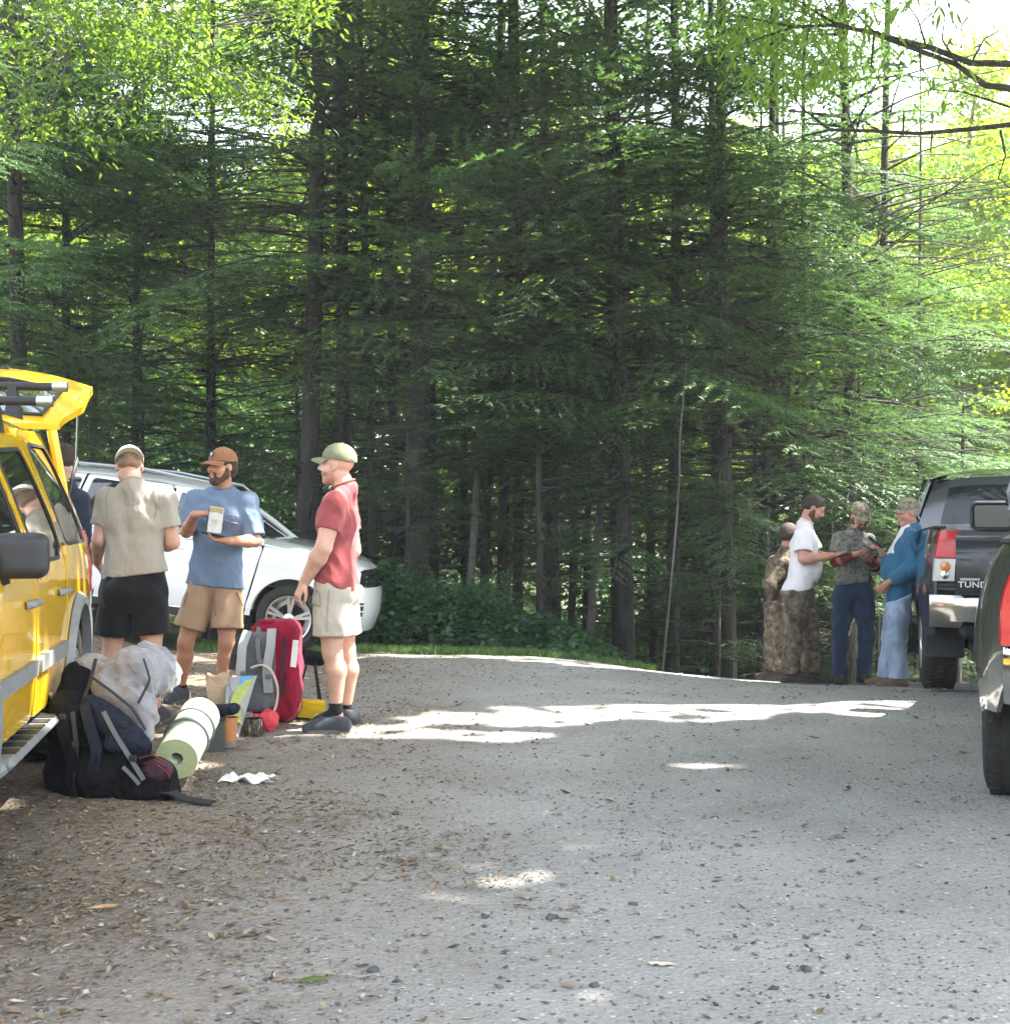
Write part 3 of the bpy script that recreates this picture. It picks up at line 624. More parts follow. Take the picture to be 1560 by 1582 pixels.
# ---- overhanging limb with long drooping leaves, top right of the picture
M_over = leafmat('backlit_leaf', [(.10, .17, .03), (.13, .2, .035), (.09, .15, .03)], (2.0, 2.1, 1.0), tr=.6, gloss=.04)
def hang_leaves(e, spots, n, ls, r, m, name='leaves', droop=.7, width=.34, rad=.16):
    V = []; F = []; c = 0
    T = np.array([(0, 0, 0), (.5, -width * .5, -.04), (1.0, -width * .38, -.2), (1.6, 0, -.5), (1.0, width * .38, -.2), (.5, width * .5, -.04), (.55, 0, .03), (1.05, 0, -.12)])
    Ft = np.array([(0, 1, 6), (0, 6, 5), (1, 2, 7), (1, 7, 6), (5, 6, 7), (5, 7, 4), (2, 3, 7), (7, 3, 4)])
    k = r.integers(0, len(spots), n); p = np.array(spots)[k] + r.normal(0, 1, (n, 3)) * rad * np.array([1, 1.5, .8])
    Rm = rot_from(n, r.uniform(0, 6.28, n), r.normal(0, .5, n), r.uniform(0, 6.28, n)); s = ls * r.uniform(.45, 1.5, n)
    # droop: tilt the far end down
    P = np.einsum('nij,nkj->nki', Rm, T[None] * s[:, None, None]); P[:, :, 2] -= droop * np.hypot(P[:, :, 0], P[:, :, 1])
    P += p[:, None, :]
    return obj(name, mesh_np(name, P.reshape(-1, 3), (Ft[None] + (np.arange(n) * 8)[:, None, None]).reshape(-1, 3), mats=m), e)
def overhang():
    r = np.random.default_rng(3); B = np.array([6.6, 11.0, gzf(6.6, 11)])
    e = empty('broadleaf_tree', B, 0, 'tree whose crooked limbs and light green leaves reach in at top right', 'tree')
    MB().tube([(0, 0, -.3), (0, 0, .5), (.02, 0, 3), (0, 0, 7), (.1, 0, 11)], [.3, .22, .2, .16, .05], n=10).build('trunk', M_bark2, e)
    d = 10.2; A = lambda pts: np.array([at(px, py, d + k * .04) for k, (px, py) in enumerate(pts)]) - B
    L = MB()
    a = A([(1560, 98), (1500, 97), (1440, 74), (1390, 62), (1350, 50), (1285, 38), (1225, 41), (1130, 22), (1060, -10)]); a = np.vstack([[(0, 0, 4.6)], [(-1, -.3, 4.9)], a]); L.tube(a, [.04, .03, .027, .025, .023, .021, .018, .014, .011, .008, .004], n=6, caps=False)
    a = A([(1560, 136), (1522, 131), (1475, 98), (1410, 74), (1350, 52), (1290, 34)]); a = np.vstack([[(0, 0, 4.2)], a]); L.tube(a, [.04, .028, .024, .02, .018, .015, .008], n=6, caps=False)
    a = A([(1560, 192), (1500, 199), (1420, 206), (1350, 202), (1282, 200), (1240, 168), (1212, 128)]); a = np.vstack([[(0, 0, 3.9)], a]); L.tube(a, [.035, .022, .019, .016, .015, .013, .008, .004], n=6, caps=False)
    for pts in [[(1282, 200), (1240, 210), (1205, 226)], [(1545, 200), (1553, 240), (1542, 275), (1562, 292)], [(1350, 52), (1346, 100), (1360, 128)], [(1420, 68), (1422, 105), (1434, 118)], [(1430, 70), (1418, 30), (1390, -10)], [(1350, 50), (1310, 5)], [(1290, 36), (1240, 5), (1200, -20)],
                [(1250, 42), (1243, 75), (1238, 110)], [(1225, 41), (1170, 60), (1120, 78)], [(1320, 202), (1300, 150)], [(1395, 204), (1396, 170)], [(1440, 203), (1437, 235)], [(1560, 165), (1490, 142), (1440, 138)], [(1480, 100), (1455, 60), (1460, 20)], [(1500, 97), (1520, 60), (1555, 40)]]:
        a = A(pts); L.tube(a, np.linspace(.011, .004, len(a)), n=4, caps=False)
    L.build('limbs', M_bark, e, smooth=False)
    sp = [at(px, py, d + r.uniform(-.5, .8)) - B for (px, py) in [(1100, 8), (1130, 20), (1160, 45), (1175, 30), (1150, 90), (1190, 70), (1200, 100), (1225, 85), (1250, 120), (1270, 110), (1295, 130), (1290, 100), (1240, 55), (1270, 50), (1310, 60), (1170, 115), (1215, 20), (1190, 8), (1260, 5), (1330, 12), (1360, 30), (1390, 10), (1440, 8), (1455, 125), (1480, 60), (1220, 130), (1120, 70), (1300, 35), (1340, 75)]]
    hang_leaves(e, sp, 1500, .046, r, M_over, 'crown', rad=.15, width=.5)
overhang()
# ---- sunlit broadleaf bough, top left
def left_bough():
    r = np.random.default_rng(4); B = np.array([-6.2, 10.5, gzf(-6.2, 10.5)])
    e = empty('broadleaf_tree', B, 0, 'tree whose sunlit bough of yellow green leaves hangs in at the top left', 'tree')
    MB().tube([(0, 0, -.3), (0, 0, .5), (.02, 0, 3), (0, 0, 7), (.1, 0, 11)], [.3, .22, .2, .16, .05], n=10).build('trunk', M_bark2, e)
    d = 11.0; L = MB(); A = lambda pts: np.array([at(px, py, d) for (px, py) in pts]) - B
    for pts, w in [([(-150, -160), (-40, -60), (60, 0), (80, 45), (108, 80), (110, 110)], .02), ([(-40, -60), (150, 20), (260, 70), (345, 115), (430, 180)], .022), ([(150, 20), (240, 10), (330, 40)], .012), ([(260, 70), (255, 150), (258, 210)], .01), ([(345, 115), (380, 110), (430, 140)], .01), ([(60, 0), (150, 90), (200, 140)], .012)]:
        a = A(pts); L.tube(a, np.linspace(w, .004, len(a)), n=5, caps=False)
    L.tube(np.array([(0, 0, 5.2)] + list(A([(-150, -160)]))), [.05, .02], n=5, caps=False)
    main = np.concatenate([np.stack([np.interp(np.linspace(0, 1, 30), np.linspace(0, 1, len(q)), A(q)[:, k]) for k in range(3)], 1) for q in [[(-150, -160), (-40, -60), (60, 0), (80, 45), (108, 80)], [(-40, -60), (150, 20), (260, 70), (345, 115), (430, 180)], [(150, 20), (240, 10), (330, 40)], [(60, 0), (150, 90), (200, 140)]]])
    sp = []
    for t in np.linspace(0, 1, 60):
        px, py = 60 + 380 * t, -5 + 190 * t ** 1.2; sp.append(at(px + r.normal(0, 14), py + r.normal(-8, 16), d + r.normal(0, .4)) - B)
    for k in range(40): sp.append(at(r.uniform(-20, 330), r.uniform(-10, 80), d + r.normal(0, .5)) - B)
    for k in range(22): sp.append(at(r.uniform(-20, 230), r.uniform(70, 230), d + r.normal(0, .5)) - B)
    for k in range(10): sp.append(at(r.uniform(440, 500), r.uniform(0, 30), d + r.normal(0, .3)) - B)
    for q in sp:
        m = main[np.argmin(((main - q) ** 2).sum(1))]; L.tube(np.array([m, (m + q) / 2 + r.normal(0, .03, 3), q]), [.006, .004, .002], n=3, caps=False)
    L.build('limbs', M_bark2, e, smooth=False)
    hang_leaves(e, sp, 5200, .036, r, M_over, 'crown', rad=.13, width=.7, droop=.3)
left_bough()
# ================================================================== smooth bodies: distance fields turned into one surface
class Field:
    def __init__(s, xs, ys, zs):
        s.ax = [np.asarray(a, np.float64) for a in (xs, ys, zs)]; s.d = np.full([len(a) for a in s.ax], .5, np.float32)
    @staticmethod
    def box(lo, hi, h): return Field(*[np.arange(lo[k], hi[k] + h, h) for k in range(3)])
    def _sl(s, lo, hi):
        r = []
        for k in range(3):
            a = np.searchsorted(s.ax[k], lo[k]); b = np.searchsorted(s.ax[k], hi[k]); 
            if b <= a: return None, None
            r.append(slice(a, b))
        X = s.ax[0][r[0]][:, None, None]; Y = s.ax[1][r[1]][None, :, None]; Z = s.ax[2][r[2]][None, None, :]
        return tuple(r), (X, Y, Z)
    def apply(s, f, lo, hi, op='u', k=.02):
        m = (k if op == 'u' else 0) + .03; sl, P = s._sl(np.asarray(lo) - m, np.asarray(hi) + m)
        if sl is None: return s
        v = f(*P).astype(np.float32); a = s.d[sl]
        if op == 'u':
            if k > 0:
                h = np.maximum(k - np.abs(a - v), 0) / k; s.d[sl] = np.minimum(a, v) - h * h * k * .25
            else: s.d[sl] = np.minimum(a, v)
        elif op == 's': s.d[sl] = np.maximum(a, -v)
        elif op == 'ss':
            kk = k; v = -v; h = np.maximum(kk - np.abs(a - v), 0) / kk; s.d[sl] = np.maximum(a, v) + h * h * kk * .25
        return s
    def cone(s, a, b, ra, rb, k=.02, flat=None, op='u'):
        """round cone a->b; flat = (direction, factor): thins the cross-section along a direction"""
        a = np.asarray(a, float); b = np.asarray(b, float)
        if flat is not None: n = np.asarray(flat[0], float); n = n / np.linalg.norm(n); fk = 1 / flat[1] - 1
        def f(X, Y, Z):
            px, py, pz = X - a[0], Y - a[1], Z - a[2]; ba = b - a
            if flat is not None:
                dn = px * n[0] + py * n[1] + pz * n[2]; bn = ba @ n
                px, py, pz = px + dn * n[0] * fk, py + dn * n[1] * fk, pz + dn * n[2] * fk; ba = ba + bn * n * fk
            t = np.clip((px * ba[0] + py * ba[1] + pz * ba[2]) / (ba @ ba + 1e-12), 0, 1)
            return np.sqrt((px - t * ba[0]) ** 2 + (py - t * ba[1]) ** 2 + (pz - t * ba[2]) ** 2) - (ra + (rb - ra) * t)
        r = max(ra, rb); return s.apply(f, np.minimum(a, b) - r, np.maximum(a, b) + r, op, k)
    def chain(s, pts, rs, k=.02, flat=None, op='u'):
        for i in range(len(pts) - 1): s.cone(pts[i], pts[i + 1], rs[i], rs[i + 1], k, flat, op)
        return s
    def ell(s, c, r, M=None, k=.02, op='u'):
        """ellipsoid with radii r along the columns of M"""
        c = np.asarray(c, float); r = np.asarray(r, float); M = np.eye(3) if M is None else np.asarray(M, float); rm = r.max()
        def f(X, Y, Z):
            p = (X - c[0], Y - c[1], Z - c[2]); q = [(p[0] * M[0, i] + p[1] * M[1, i] + p[2] * M[2, i]) for i in range(3)]
            k0 = np.sqrt(sum((q[i] / r[i]) ** 2 for i in range(3))); k1 = np.sqrt(sum((q[i] / r[i] ** 2) ** 2 for i in range(3))) + 1e-9
            return k0 * (k0 - 1) / k1
        return s.apply(f, c - rm, c + rm, op, k)
    def rbox(s, c, r, M=None, rr=.01, k=.01, op='u'):
        c = np.asarray(c, float); r = np.asarray(r, float); M = np.eye(3) if M is None else np.asarray(M, float); rm = np.linalg.norm(r)
        def f(X, Y, Z):
            p = (X - c[0], Y - c[1], Z - c[2]); q = [np.abs(p[0] * M[0, i] + p[1] * M[1, i] + p[2] * M[2, i]) - (r[i] - rr) for i in range(3)]
            return np.sqrt(sum(np.maximum(v, 0) ** 2 for v in q)) + np.minimum(np.maximum(np.maximum(q[0], q[1]), q[2]), 0) - rr
        return s.apply(f, c - rm, c + rm, op, k)
    def cut(s, c, n, lo=None, hi=None):
        """keep the side of the plane the normal n points away from"""
        n = np.asarray(n, float); n = n / np.linalg.norm(n); lo = [a[0] for a in s.ax] if lo is None else lo; hi = [a[-1] for a in s.ax] if hi is None else hi
        sl, P = s._sl(lo, hi); v = (P[0] - c[0]) * n[0] + (P[1] - c[1]) * n[1] + (P[2] - c[2]) * n[2]
        s.d[sl] = np.maximum(s.d[sl], v); return s
    def folds(s, amp, seed=0, scale=1.0, zs=1.0, zr=None):
        """cloth folds: warped ripples, stretched along z by zs; zr=(z0,z1,extra) more where cloth bunches"""
        r = np.random.default_rng(seed); X, Y, Z = s.ax[0][:, None, None], s.ax[1][None, :, None], s.ax[2][None, None, :]
        v = 0
        w1 = .04 * np.sin(Z * 17 + X * 9 + seed) ; w2 = .035 * np.sin(X * 15 + Z * 8 + Y * 11 + seed * 2)
        for i in range(6):
            d = r.normal(0, 1, 3); d[2] *= zs; d /= np.linalg.norm(d); f = r.uniform(28, 75) * scale
            q = np.sin(((X + w2) * d[0] + (Y + w1) * d[1] + (Z + w2) * d[2]) * f * .5 + r.uniform(0, 6)); v = v + (np.abs(q) ** .6 - .65) * 1.5 / (1 + i * .25)
        v = v * .62
        if zr is not None: v = v * (1 + zr[2] * np.clip((Z - zr[0]) / (zr[1] - zr[0]), 0, 1))
        s.d = (s.d + amp * v).astype(np.float32); return s
    def mesh(s):
        d = s.d; S = d < 0; nx, ny, nz = d.shape
        c = np.zeros((nx - 1, ny - 1, nz - 1), np.int8)
        for i in (0, 1):
            for j in (0, 1):
                for k in (0, 1): c += S[i:nx - 1 + i, j:ny - 1 + j, k:nz - 1 + k]
        act = (c > 0) & (c < 8); I = np.argwhere(act); n = len(I); idx = np.full(act.shape, -1, np.int32); idx[act] = np.arange(n)
        acc = np.zeros((n, 3)); cnt = np.zeros(n); cor = [(i, j, k) for i in (0, 1) for j in (0, 1) for k in (0, 1)]
        val = {q: d[I[:, 0] + q[0], I[:, 1] + q[1], I[:, 2] + q[2]] for q in cor}
        for q in cor:
            for a in range(3):
                if q[a] == 0:
                    q2 = list(q); q2[a] = 1; q2 = tuple(q2); v0, v1 = val[q], val[q2]; m = (v0 < 0) != (v1 < 0)
                    t = np.where(m, v0 / (v0 - v1 + 1e-12), 0); p = np.tile(np.array(q, float), (n, 1)); p[:, a] = t; acc[m] += p[m]; cnt[m] += 1
        loc = acc / cnt[:, None]; V = np.zeros((n, 3))
        for a in range(3):
            A = s.ax[a]; V[:, a] = A[I[:, a]] + loc[:, a] * (A[I[:, a] + 1] - A[I[:, a]])
        Fs = []
        for a in range(3):
            b, cc = (a + 1) % 3, (a + 2) % 3; sl0 = [slice(None)] * 3; sl1 = [slice(None)] * 3; sl0[a] = slice(0, -1); sl1[a] = slice(1, None)
            s0, s1 = S[tuple(sl0)], S[tuple(sl1)]; E = np.argwhere(s0 != s1); ins = s0[E[:, 0], E[:, 1], E[:, 2]]
            ok = (E[:, b] > 0) & (E[:, cc] > 0) & (E[:, b] < d.shape[b] - 1) & (E[:, cc] < d.shape[cc] - 1); E, ins = E[ok], ins[ok]
            def g(ob, oc):
                e = E.copy(); e[:, b] += ob; e[:, cc] += oc; return idx[e[:, 0], e[:, 1], e[:, 2]]
            q = np.stack([g(-1, -1), g(0, -1), g(0, 0), g(-1, 0)], 1); q[~ins] = q[~ins][:, ::-1]; Fs.append(q)
        F = np.concatenate(Fs); return V, F
    def build(s, name, mats, parent=None, mi=None, loc=None, relax=1, **kw):
        V, F = s.mesh()
        for _ in range(relax):                         # light smoothing of the raw surface
            acc = np.zeros_like(V); cnt = np.zeros(len(V))
            for k in range(4):
                np.add.at(acc, F[:, k], V[F[:, (k + 1) % 4]]); np.add.at(cnt, F[:, k], 1)
                np.add.at(acc, F[:, k], V[F[:, (k + 3) % 4]]); np.add.at(cnt, F[:, k], 1)
            V = V * .55 + .45 * acc / np.maximum(cnt, 1)[:, None]
        m = None if mi is None else mi(V[F].mean(1))
        return obj(name, mesh_np(name, V, F, smooth=True, mats=mats, mi=m), parent, loc=loc, **kw)
def unit(v): v = np.asarray(v, float); return v / (np.linalg.norm(v) + 1e-12)
def frame(f, u):
    """columns: right, forward, up"""
    f = unit(f); r = unit(np.cross(f, u)); u = np.cross(r, f); return np.stack([r, f, u], 1)
# ================================================================== people
M_skin = mat('skin_light', (.52, .30, .22), rough=.5, var=.12, vscale=14, spec=.4)
M_skin2 = mat('skin_tanned', (.45, .22, .13), rough=.5, var=.12, vscale=14, spec=.4)
M_skin3 = mat('skin_ruddy', (.42, .20, .14), rough=.5, var=.15, vscale=14, spec=.4)
M_eye = mat('eye_dark', (.03, .02, .018), rough=.25)
M_lip = mat('lip', (.38, .15, .12), rough=.5)
M_hairb = mat('brown_hair', (.045, .028, .018), rough=.75, c2=(.02, .012, .008), vscale=60, bump=.8, bscale=120)
M_beard = mat('brown_beard', (.10, .055, .035), rough=.85, c2=(.05, .028, .018), vscale=90, bump=.8, bscale=150)
M_grey = mat('grey_hair', (.28, .25, .22), rough=.85, var=.3, vscale=90, bump=.6, bscale=120)
def cloth(name, c, bump=.35, var=.10, **kw): return mat(name, c, rough=.9, spec=.15, var=var, vscale=kw.pop('vscale', 5), bump=bump, bscale=kw.pop('bscale', 8), bdist=kw.pop('bdist', .05), stretch=kw.pop('stretch', (1.3, 1.3, .5)), sheen=kw.pop('sheen', .1), **kw)
def camo(name, cols, scale=26):
    m = bpy.data.materials.new(name); m.use_nodes = True; nt = m.node_tree; b = nt.nodes['Principled BSDF']; L = nt.links; b.inputs['Roughness'].default_value = .92; b.inputs['Specular IOR Level'].default_value = .1
    tc = _n(nt, 'TexCoord'); n = _n(nt, 'TexNoise'); n.inputs['Scale'].default_value = scale; n.inputs['Detail'].default_value = 4; n.inputs['Distortion'].default_value = .35; L.new(tc.outputs['Object'], n.inputs[0])
    r = _n(nt, 'ValToRGB'); r.color_ramp.interpolation = 'CONSTANT'; P = np.linspace(.30, .68, len(cols))
    for i, c in enumerate(cols):
        e = r.color_ramp.elements[i] if i < 2 else r.color_ramp.elements.new(P[i])
        e.position = P[i]
    for i, c in enumerate(cols): r.color_ramp.elements[i].position = 0 if i == 0 else P[i]; r.color_ramp.elements[i].color = (*c, 1)
    L.new(n.outputs[0], r.inputs[0]); L.new(r.outputs[0], b.inputs['Base Color'])
    nb = _n(nt, 'TexNoise'); nb.inputs['Scale'].default_value = 25; L.new(tc.outputs['Object'], nb.inputs[0]); bp = _n(nt, 'Bump'); bp.inputs['Strength'].default_value = .4; bp.inputs['Distance'].default_value = .012; L.new(nb.outputs[0], bp.inputs['Height']); L.new(bp.outputs[0], b.inputs['Normal'])
    return m
def head(F, c, M, k=.012):
    """c: centre of the skull between the ears; M: frame (right, forward, up)"""
    P = lambda r, f, u: c + M @ np.array([r, f, u])
    F.ell(P(0, -.012, .035), (.077, .096, .088), M, .01); F.ell(P(0, .03, -.02), (.066, .068, .085), M, .03)
    F.cone(P(0, .01, -.06), P(0, .062, -.102), .052, .026, .03)
    F.cone(P(-.045, .0, -.06), P(-.02, .062, -.098), .024, .020, .02); F.cone(P(.045, .0, -.06), P(.02, .062, -.098), .024, .020, .02)
    F.cone(P(-.03, .082, .028), P(.03, .082, .028), .013, .013, .015)
    F.cone(P(0, .094, .018), P(0, .114, -.022), .007, .013, .010); F.cone(P(-.012, .098, -.026), P(.012, .098, -.026), .010, .010, .008)
    F.cone(P(-.018, .082, -.056), P(.018, .082, -.056), .010, .010, .01); F.cone(P(-.014, .082, -.068), P(.014, .082, -.068), .010, .010, .008)
    F.ell(P(-.031, .093, .010), (.014, .010, .008), M, .008, 'ss'); F.ell(P(.031, .093, .010), (.014, .010, .008), M, .008, 'ss')
    for s_ in (-1, 1):
        F.ell(P(s_ * .031, .078, .008), (.012, .012, .010), M, .003); F.ell(P(s_ * .045, .055, -.03), (.025, .03, .025), M, .02)
        F.ell(P(s_ * .080, -.006, -.008), (.009, .019, .031), M, .006); F.ell(P(s_ * .087, .002, -.006), (.004, .009, .017), M, .004, 'ss')
def hand(F, w, d, pn, curl=.5, side=1, thumb=.5, sc_=1.0, spread=.12, fcurls=None):
    """w wrist, d direction of the hand, pn palm normal (palm faces pn), side: +1/-1 where the thumb leaves"""
    d = unit(d); pn = unit(pn - np.dot(pn, d) * d); sd = np.cross(d, pn) * side; k = .007
    L = lambda a, b_, c_: w + d * a * sc_ + sd * b_ * sc_ + pn * c_ * sc_
    F.cone(L(0, 0, 0), L(.03, 0, 0), .027 * sc_, .028 * sc_, .015, (pn, .72))
    for b_ in (-.026, -.009, .009, .026): F.cone(L(.02, b_ * .6, 0), L(.088, b_, 0), .016 * sc_, .0115 * sc_, .012)
    F.ell(L(.035, .022, .008), np.array([.030, .016, .013]) * sc_, np.stack([d, sd, pn], 1), .012)
    for i, (b_, l) in enumerate([(.028, .070), (.0095, .078), (-.0095, .072), (-.028, .058)]):
        p = L(.088, b_, 0); a = 0.; ln = [l * .46, l * .30, l * .24]; rr = [.0098, .0088, .0080, .0068]; cu = curl if fcurls is None else fcurls[i]
        for j in range(3):
            a += cu * (1.0, 1.25, .8)[j]; dirn = d * math.cos(a) + pn * math.sin(a) + sd * spread * (b_ / .028) * math.cos(a)
            q = p + unit(dirn) * ln[j] * sc_; F.cone(p, q, rr[j] * sc_, rr[j + 1] * sc_, .0035); p = q
    p = L(.022, .028, .006); dirs = [unit(d * .75 + sd * (.75 - thumb * .3) + pn * thumb * .5), unit(d * .95 + sd * (.3 - thumb * .5) + pn * thumb * .8), unit(d * 1 - sd * thumb * .5 + pn * thumb * .8)]
    for j, (l, r_) in enumerate([(.042, .0125), (.034, .0108), (.026, .0095)]):
        q = p + dirs[j] * l * sc_; F.cone(p, q, r_ * sc_, (r_ - .0012) * sc_, .004); p = q
def lin(a, b, t): return np.asarray(a, float) * (1 - t) + np.asarray(b, float) * t
def person(J, label, skin=M_skin, h=.007, top=None, bottom=None, capd=None, hairc=None, beard=None, shoes=None, build=1.0, belly=0., hands=None, socks=None, face=True, armk=1.0, extra=None, legk=1.0, deep=.68, stubble=None):
    """J: joints as places in the scene. One continuous skin; hair and clothing are its children"""
    J = {k: np.asarray(v, float) for k, v in J.items()}
    base = (J['aL'] + J['aR']) / 2; gz0 = gzf(base[0], base[1]); B = np.array([base[0], base[1], gz0])
    for k in J:
        if k not in ('face', 'up', 'chestf', 'pelvf', 'footL', 'footR'): J[k] = J[k] - B
    e = empty('person', B, 0, label, 'person')
    g = lambda x, y: gzf(x + B[0], y + B[1]) - gz0
    HM = frame(J['face'], J.get('up', (0, 0, 1))); hc = J['head']
    cf = unit(J['chestf']); pf = unit(J.get('pelvf', J['chestf'])); b = build
    neck = J['neck']; ch = lin(J['sL'], J['sR'], .5); pel = J['pelvis']; waist = lin(pel, ch, .45)
    pts = [v for k, v in J.items() if k not in ('face', 'up', 'chestf', 'pelvf', 'footL', 'footR')]
    lo = np.min(pts, 0) - .22; hi = np.max(pts, 0) + .22; lo[2] = -.05
    def torso(F, g_, upper=True, low=True):
        rr = unit(J['sR'] - J['sL']); up = unit(ch - pel); w = .5 * np.linalg.norm(J['sR'] - J['sL'])
        fl = (cf, deep); fp = (pf, deep + .04); k = .035
        for s_ in (-1, 1):
            F.cone(pel + rr * s_ * .070 * b, waist + rr * s_ * .055 * b, (.100 * b + g_), (.093 * b + g_), k, fp)
            F.cone(waist + rr * s_ * .055 * b, lin(waist, ch, .55) + rr * s_ * .072 * b, (.093 * b + g_), (.112 * b + g_), k, fl)
            F.cone(lin(waist, ch, .55) + rr * s_ * .072 * b, ch + rr * s_ * (w - .075) - up * .045, (.112 * b + g_), (.080 * b + g_), k, fl)
            F.ell(lin(waist, ch, .66) + rr * s_ * .07 + cf * .055 * b, np.array([.085, .045, .07]) * b + g_, frame(cf, up), .04)
            F.cone(ch + rr * s_ * (w - .035) - up * .012, neck - up * .012, .040 * b + g_, .046 + g_, .035)
            F.ell((J['sR'] if s_ > 0 else J['sL']), np.array([.052, .054, .052]) * b + g_, None, .03)
            if bottom: F.ell(pel + rr * s_ * .075 * b - pf * .05 * b - up * .06, np.array([.085, .07, .085]) * b + g_, frame(pf, up), .05)
        if belly: F.ell(lin(pel, ch, .36) + cf * (.05 + belly * .5), np.array([.135 * b, .09 + belly, .15]) + g_, frame(cf, up), .06)
    arms = {s_: (J['s' + s_], J['e' + s_], J['w' + s_]) for s_ in 'LR'}; legs = {s_: (J['h' + s_], J['k' + s_], J['a' + s_]) for s_ in 'LR'}
    # ---------------- skin
    hz = hc[2]; zl = lo[2]; zs = [zl]
    fine = [(hz - .16, hz + .16)] + [(J['w' + s_][2] - .14, J['w' + s_][2] + .10) for s_ in 'LR']
    while zs[-1] < hi[2]:
        z = zs[-1]; zs.append(z + (h * .8 if any(a < z < b_ for a, b_ in fine) else h * 1.7))
    F = Field(np.arange(lo[0], hi[0], h), np.arange(lo[1], hi[1], h), zs)
    torso(F, -.012)
    for s_, (a, m, w_) in arms.items():
        ak = armk; F.cone(a, lin(a, m, .45), .050 * ak, .049 * ak, .03); F.cone(lin(a, m, .45), m, .049 * ak, .040 * ak, .02)
        F.cone(m, lin(m, w_, .28), .040 * ak, .044 * ak, .02); F.cone(lin(m, w_, .28), w_, .044 * ak, .027 * ak, .02)
    for s_, (a, m, w_) in legs.items():
        lk = legk; back = -pf * .012
        F.cone(a, lin(a, m, .5), .090 * lk, .078 * lk, .04); F.cone(lin(a, m, .5), m, .078 * lk, .054 * lk, .03)
        F.cone(m, lin(m, w_, .3) + back * 1.6, .050 * lk, .057 * lk, .03); F.cone(lin(m, w_, .3) + back * 1.6, w_ + np.array([0, 0, .03]), .057 * lk, .034 * lk, .02)
        ft = unit(J['foot' + s_]); F.cone(w_, w_ + ft * .09 - np.array([0, 0, .075]), .033, .022, .01); F.cone(w_ - ft * .02 - np.array([0, 0, .04]), w_, .028, .033, .02)
    F.cone(neck - np.array([0, 0, .03]), hc + HM @ np.array([0, -.012, -.05]), .062 * (.5 + .5 * b), .056 * (.5 + .5 * b), .03)
    head(F, hc, HM)
    for s_ in 'LR':
        hd = (hands or {}).get(s_, dict()); w_ = J['w' + s_]; fore = unit(w_ - J['e' + s_])
        hand(F, w_, hd.get('d', fore), np.asarray(hd.get('pn', -cf), float), hd.get('curl', .35), hd.get('side', 1 if s_ == 'L' else -1), hd.get('thumb', .4), hd.get('sc', 1.0), fcurls=hd.get('f'))
    if face:
        eyes = [hc + HM @ np.array([q * .031, .089, .009]) for q in (-1, 1)]; lips = hc + HM @ np.array([0, .094, -.062])
        def mi(c):
            m = np.zeros(len(c), np.int32)
            if stubble:
                l = (c - hc) @ HM; m[(l[:, 2] < -.035 + .35 * np.clip(.02 - l[:, 1], -.05, .05)) & (l[:, 2] > -.125) & (l[:, 1] > .0) & (np.abs(l).max(1) < .14)] = 3
            for q in eyes: 
                l = (c - q) @ HM; m[(l[:, 0] / .013) ** 2 + (l[:, 2] / .0055) ** 2 + (l[:, 1] / .02) ** 2 < 1] = 1
            l = (c - lips) @ HM; m[(l[:, 0] / .026) ** 2 + (l[:, 2] / .009) ** 2 + (l[:, 1] / .015) ** 2 < 1] = 2
            return m
    else: mi = None
    F.build('body', [skin, M_eye, M_lip] + ([stubble] if stubble else []), e, mi=mi, relax=1)
    # ---------------- beard and hair
    Pm = lambda r, f, u: hc + HM @ np.array([r, f, u])
    if beard:
        G = Field.box(hc - .17, hc + .17, .006); bm_, full = beard; t = .006 + .010 * full
        G.cone(Pm(0, .012, -.06), Pm(0, .066, -.102 - .012 * full), .052 + t * .5, .026 + t, .02)
        for q in (-1, 1):
            G.cone(Pm(q * .045, .0, -.06), Pm(q * .02, .064, -.10 - .01 * full), .024 + t, .020 + t, .01); G.cone(Pm(q * .066, .012, -.012), Pm(q * .052, .02, -.06), .012 + t * .6, .022 + t * .6, .01)
        G.cone(Pm(-.026, .088, -.048), Pm(.026, .088, -.048), .0075, .0075, .008); G.cone(Pm(-.03, .085, -.05), Pm(-.024, .076, -.085), .008, .014, .01); G.cone(Pm(.03, .085, -.05), Pm(.024, .076, -.085), .008, .014, .01)
        G.ell(Pm(0, .100, -.064), (.021, .014, .0085), HM, 0, 's')
        G.cut(Pm(0, 0, -.012), HM @ np.array([0, -.15, 1.0])); G.cut(Pm(0, .0 - .012, 0), HM @ np.array([0, -1.0, 0]))
        def nz(X, Y, Z): return .0022 * np.sin(X * 420 + Y * 250) * np.sin(Z * 380 + Y * 200)
        sl, P_ = G._sl([a[0] for a in G.ax], [a[-1] + 1 for a in G.ax]); G.d = G.d + nz(*P_).astype(np.float32)
        G.build('beard', bm_, e, relax=0)
    if hairc:
        hm_, t, lowz, opts = hairc; G = Field.box(hc - .18, hc + .18, .0065)
        G.ell(Pm(0, -.014, .036), np.array([.077, .096, .088]) + t, HM, .01)
        G.cone(Pm(0, -.055, -.02), Pm(0, -.05, lowz + .02), .055 + t, .045 + t, .03)
        G.cut(Pm(0, 0, lowz), HM @ np.array([0, 0, -1.0]))
        G.ell(Pm(0, .075, -.045), (.10, .075, .105), HM, 0, 's')         # keep the face free
        for q in (-1, 1): G.ell(Pm(q * .083, .004, -.014), (.022, .026, .035), HM, 0, 's')
        if opts == 'under': G.cut(Pm(0, 0, .035), HM @ np.array([0, 0, 1.0]))
        G.folds(.0012, 3, 4.0); G.build('hair', hm_, e, relax=0)
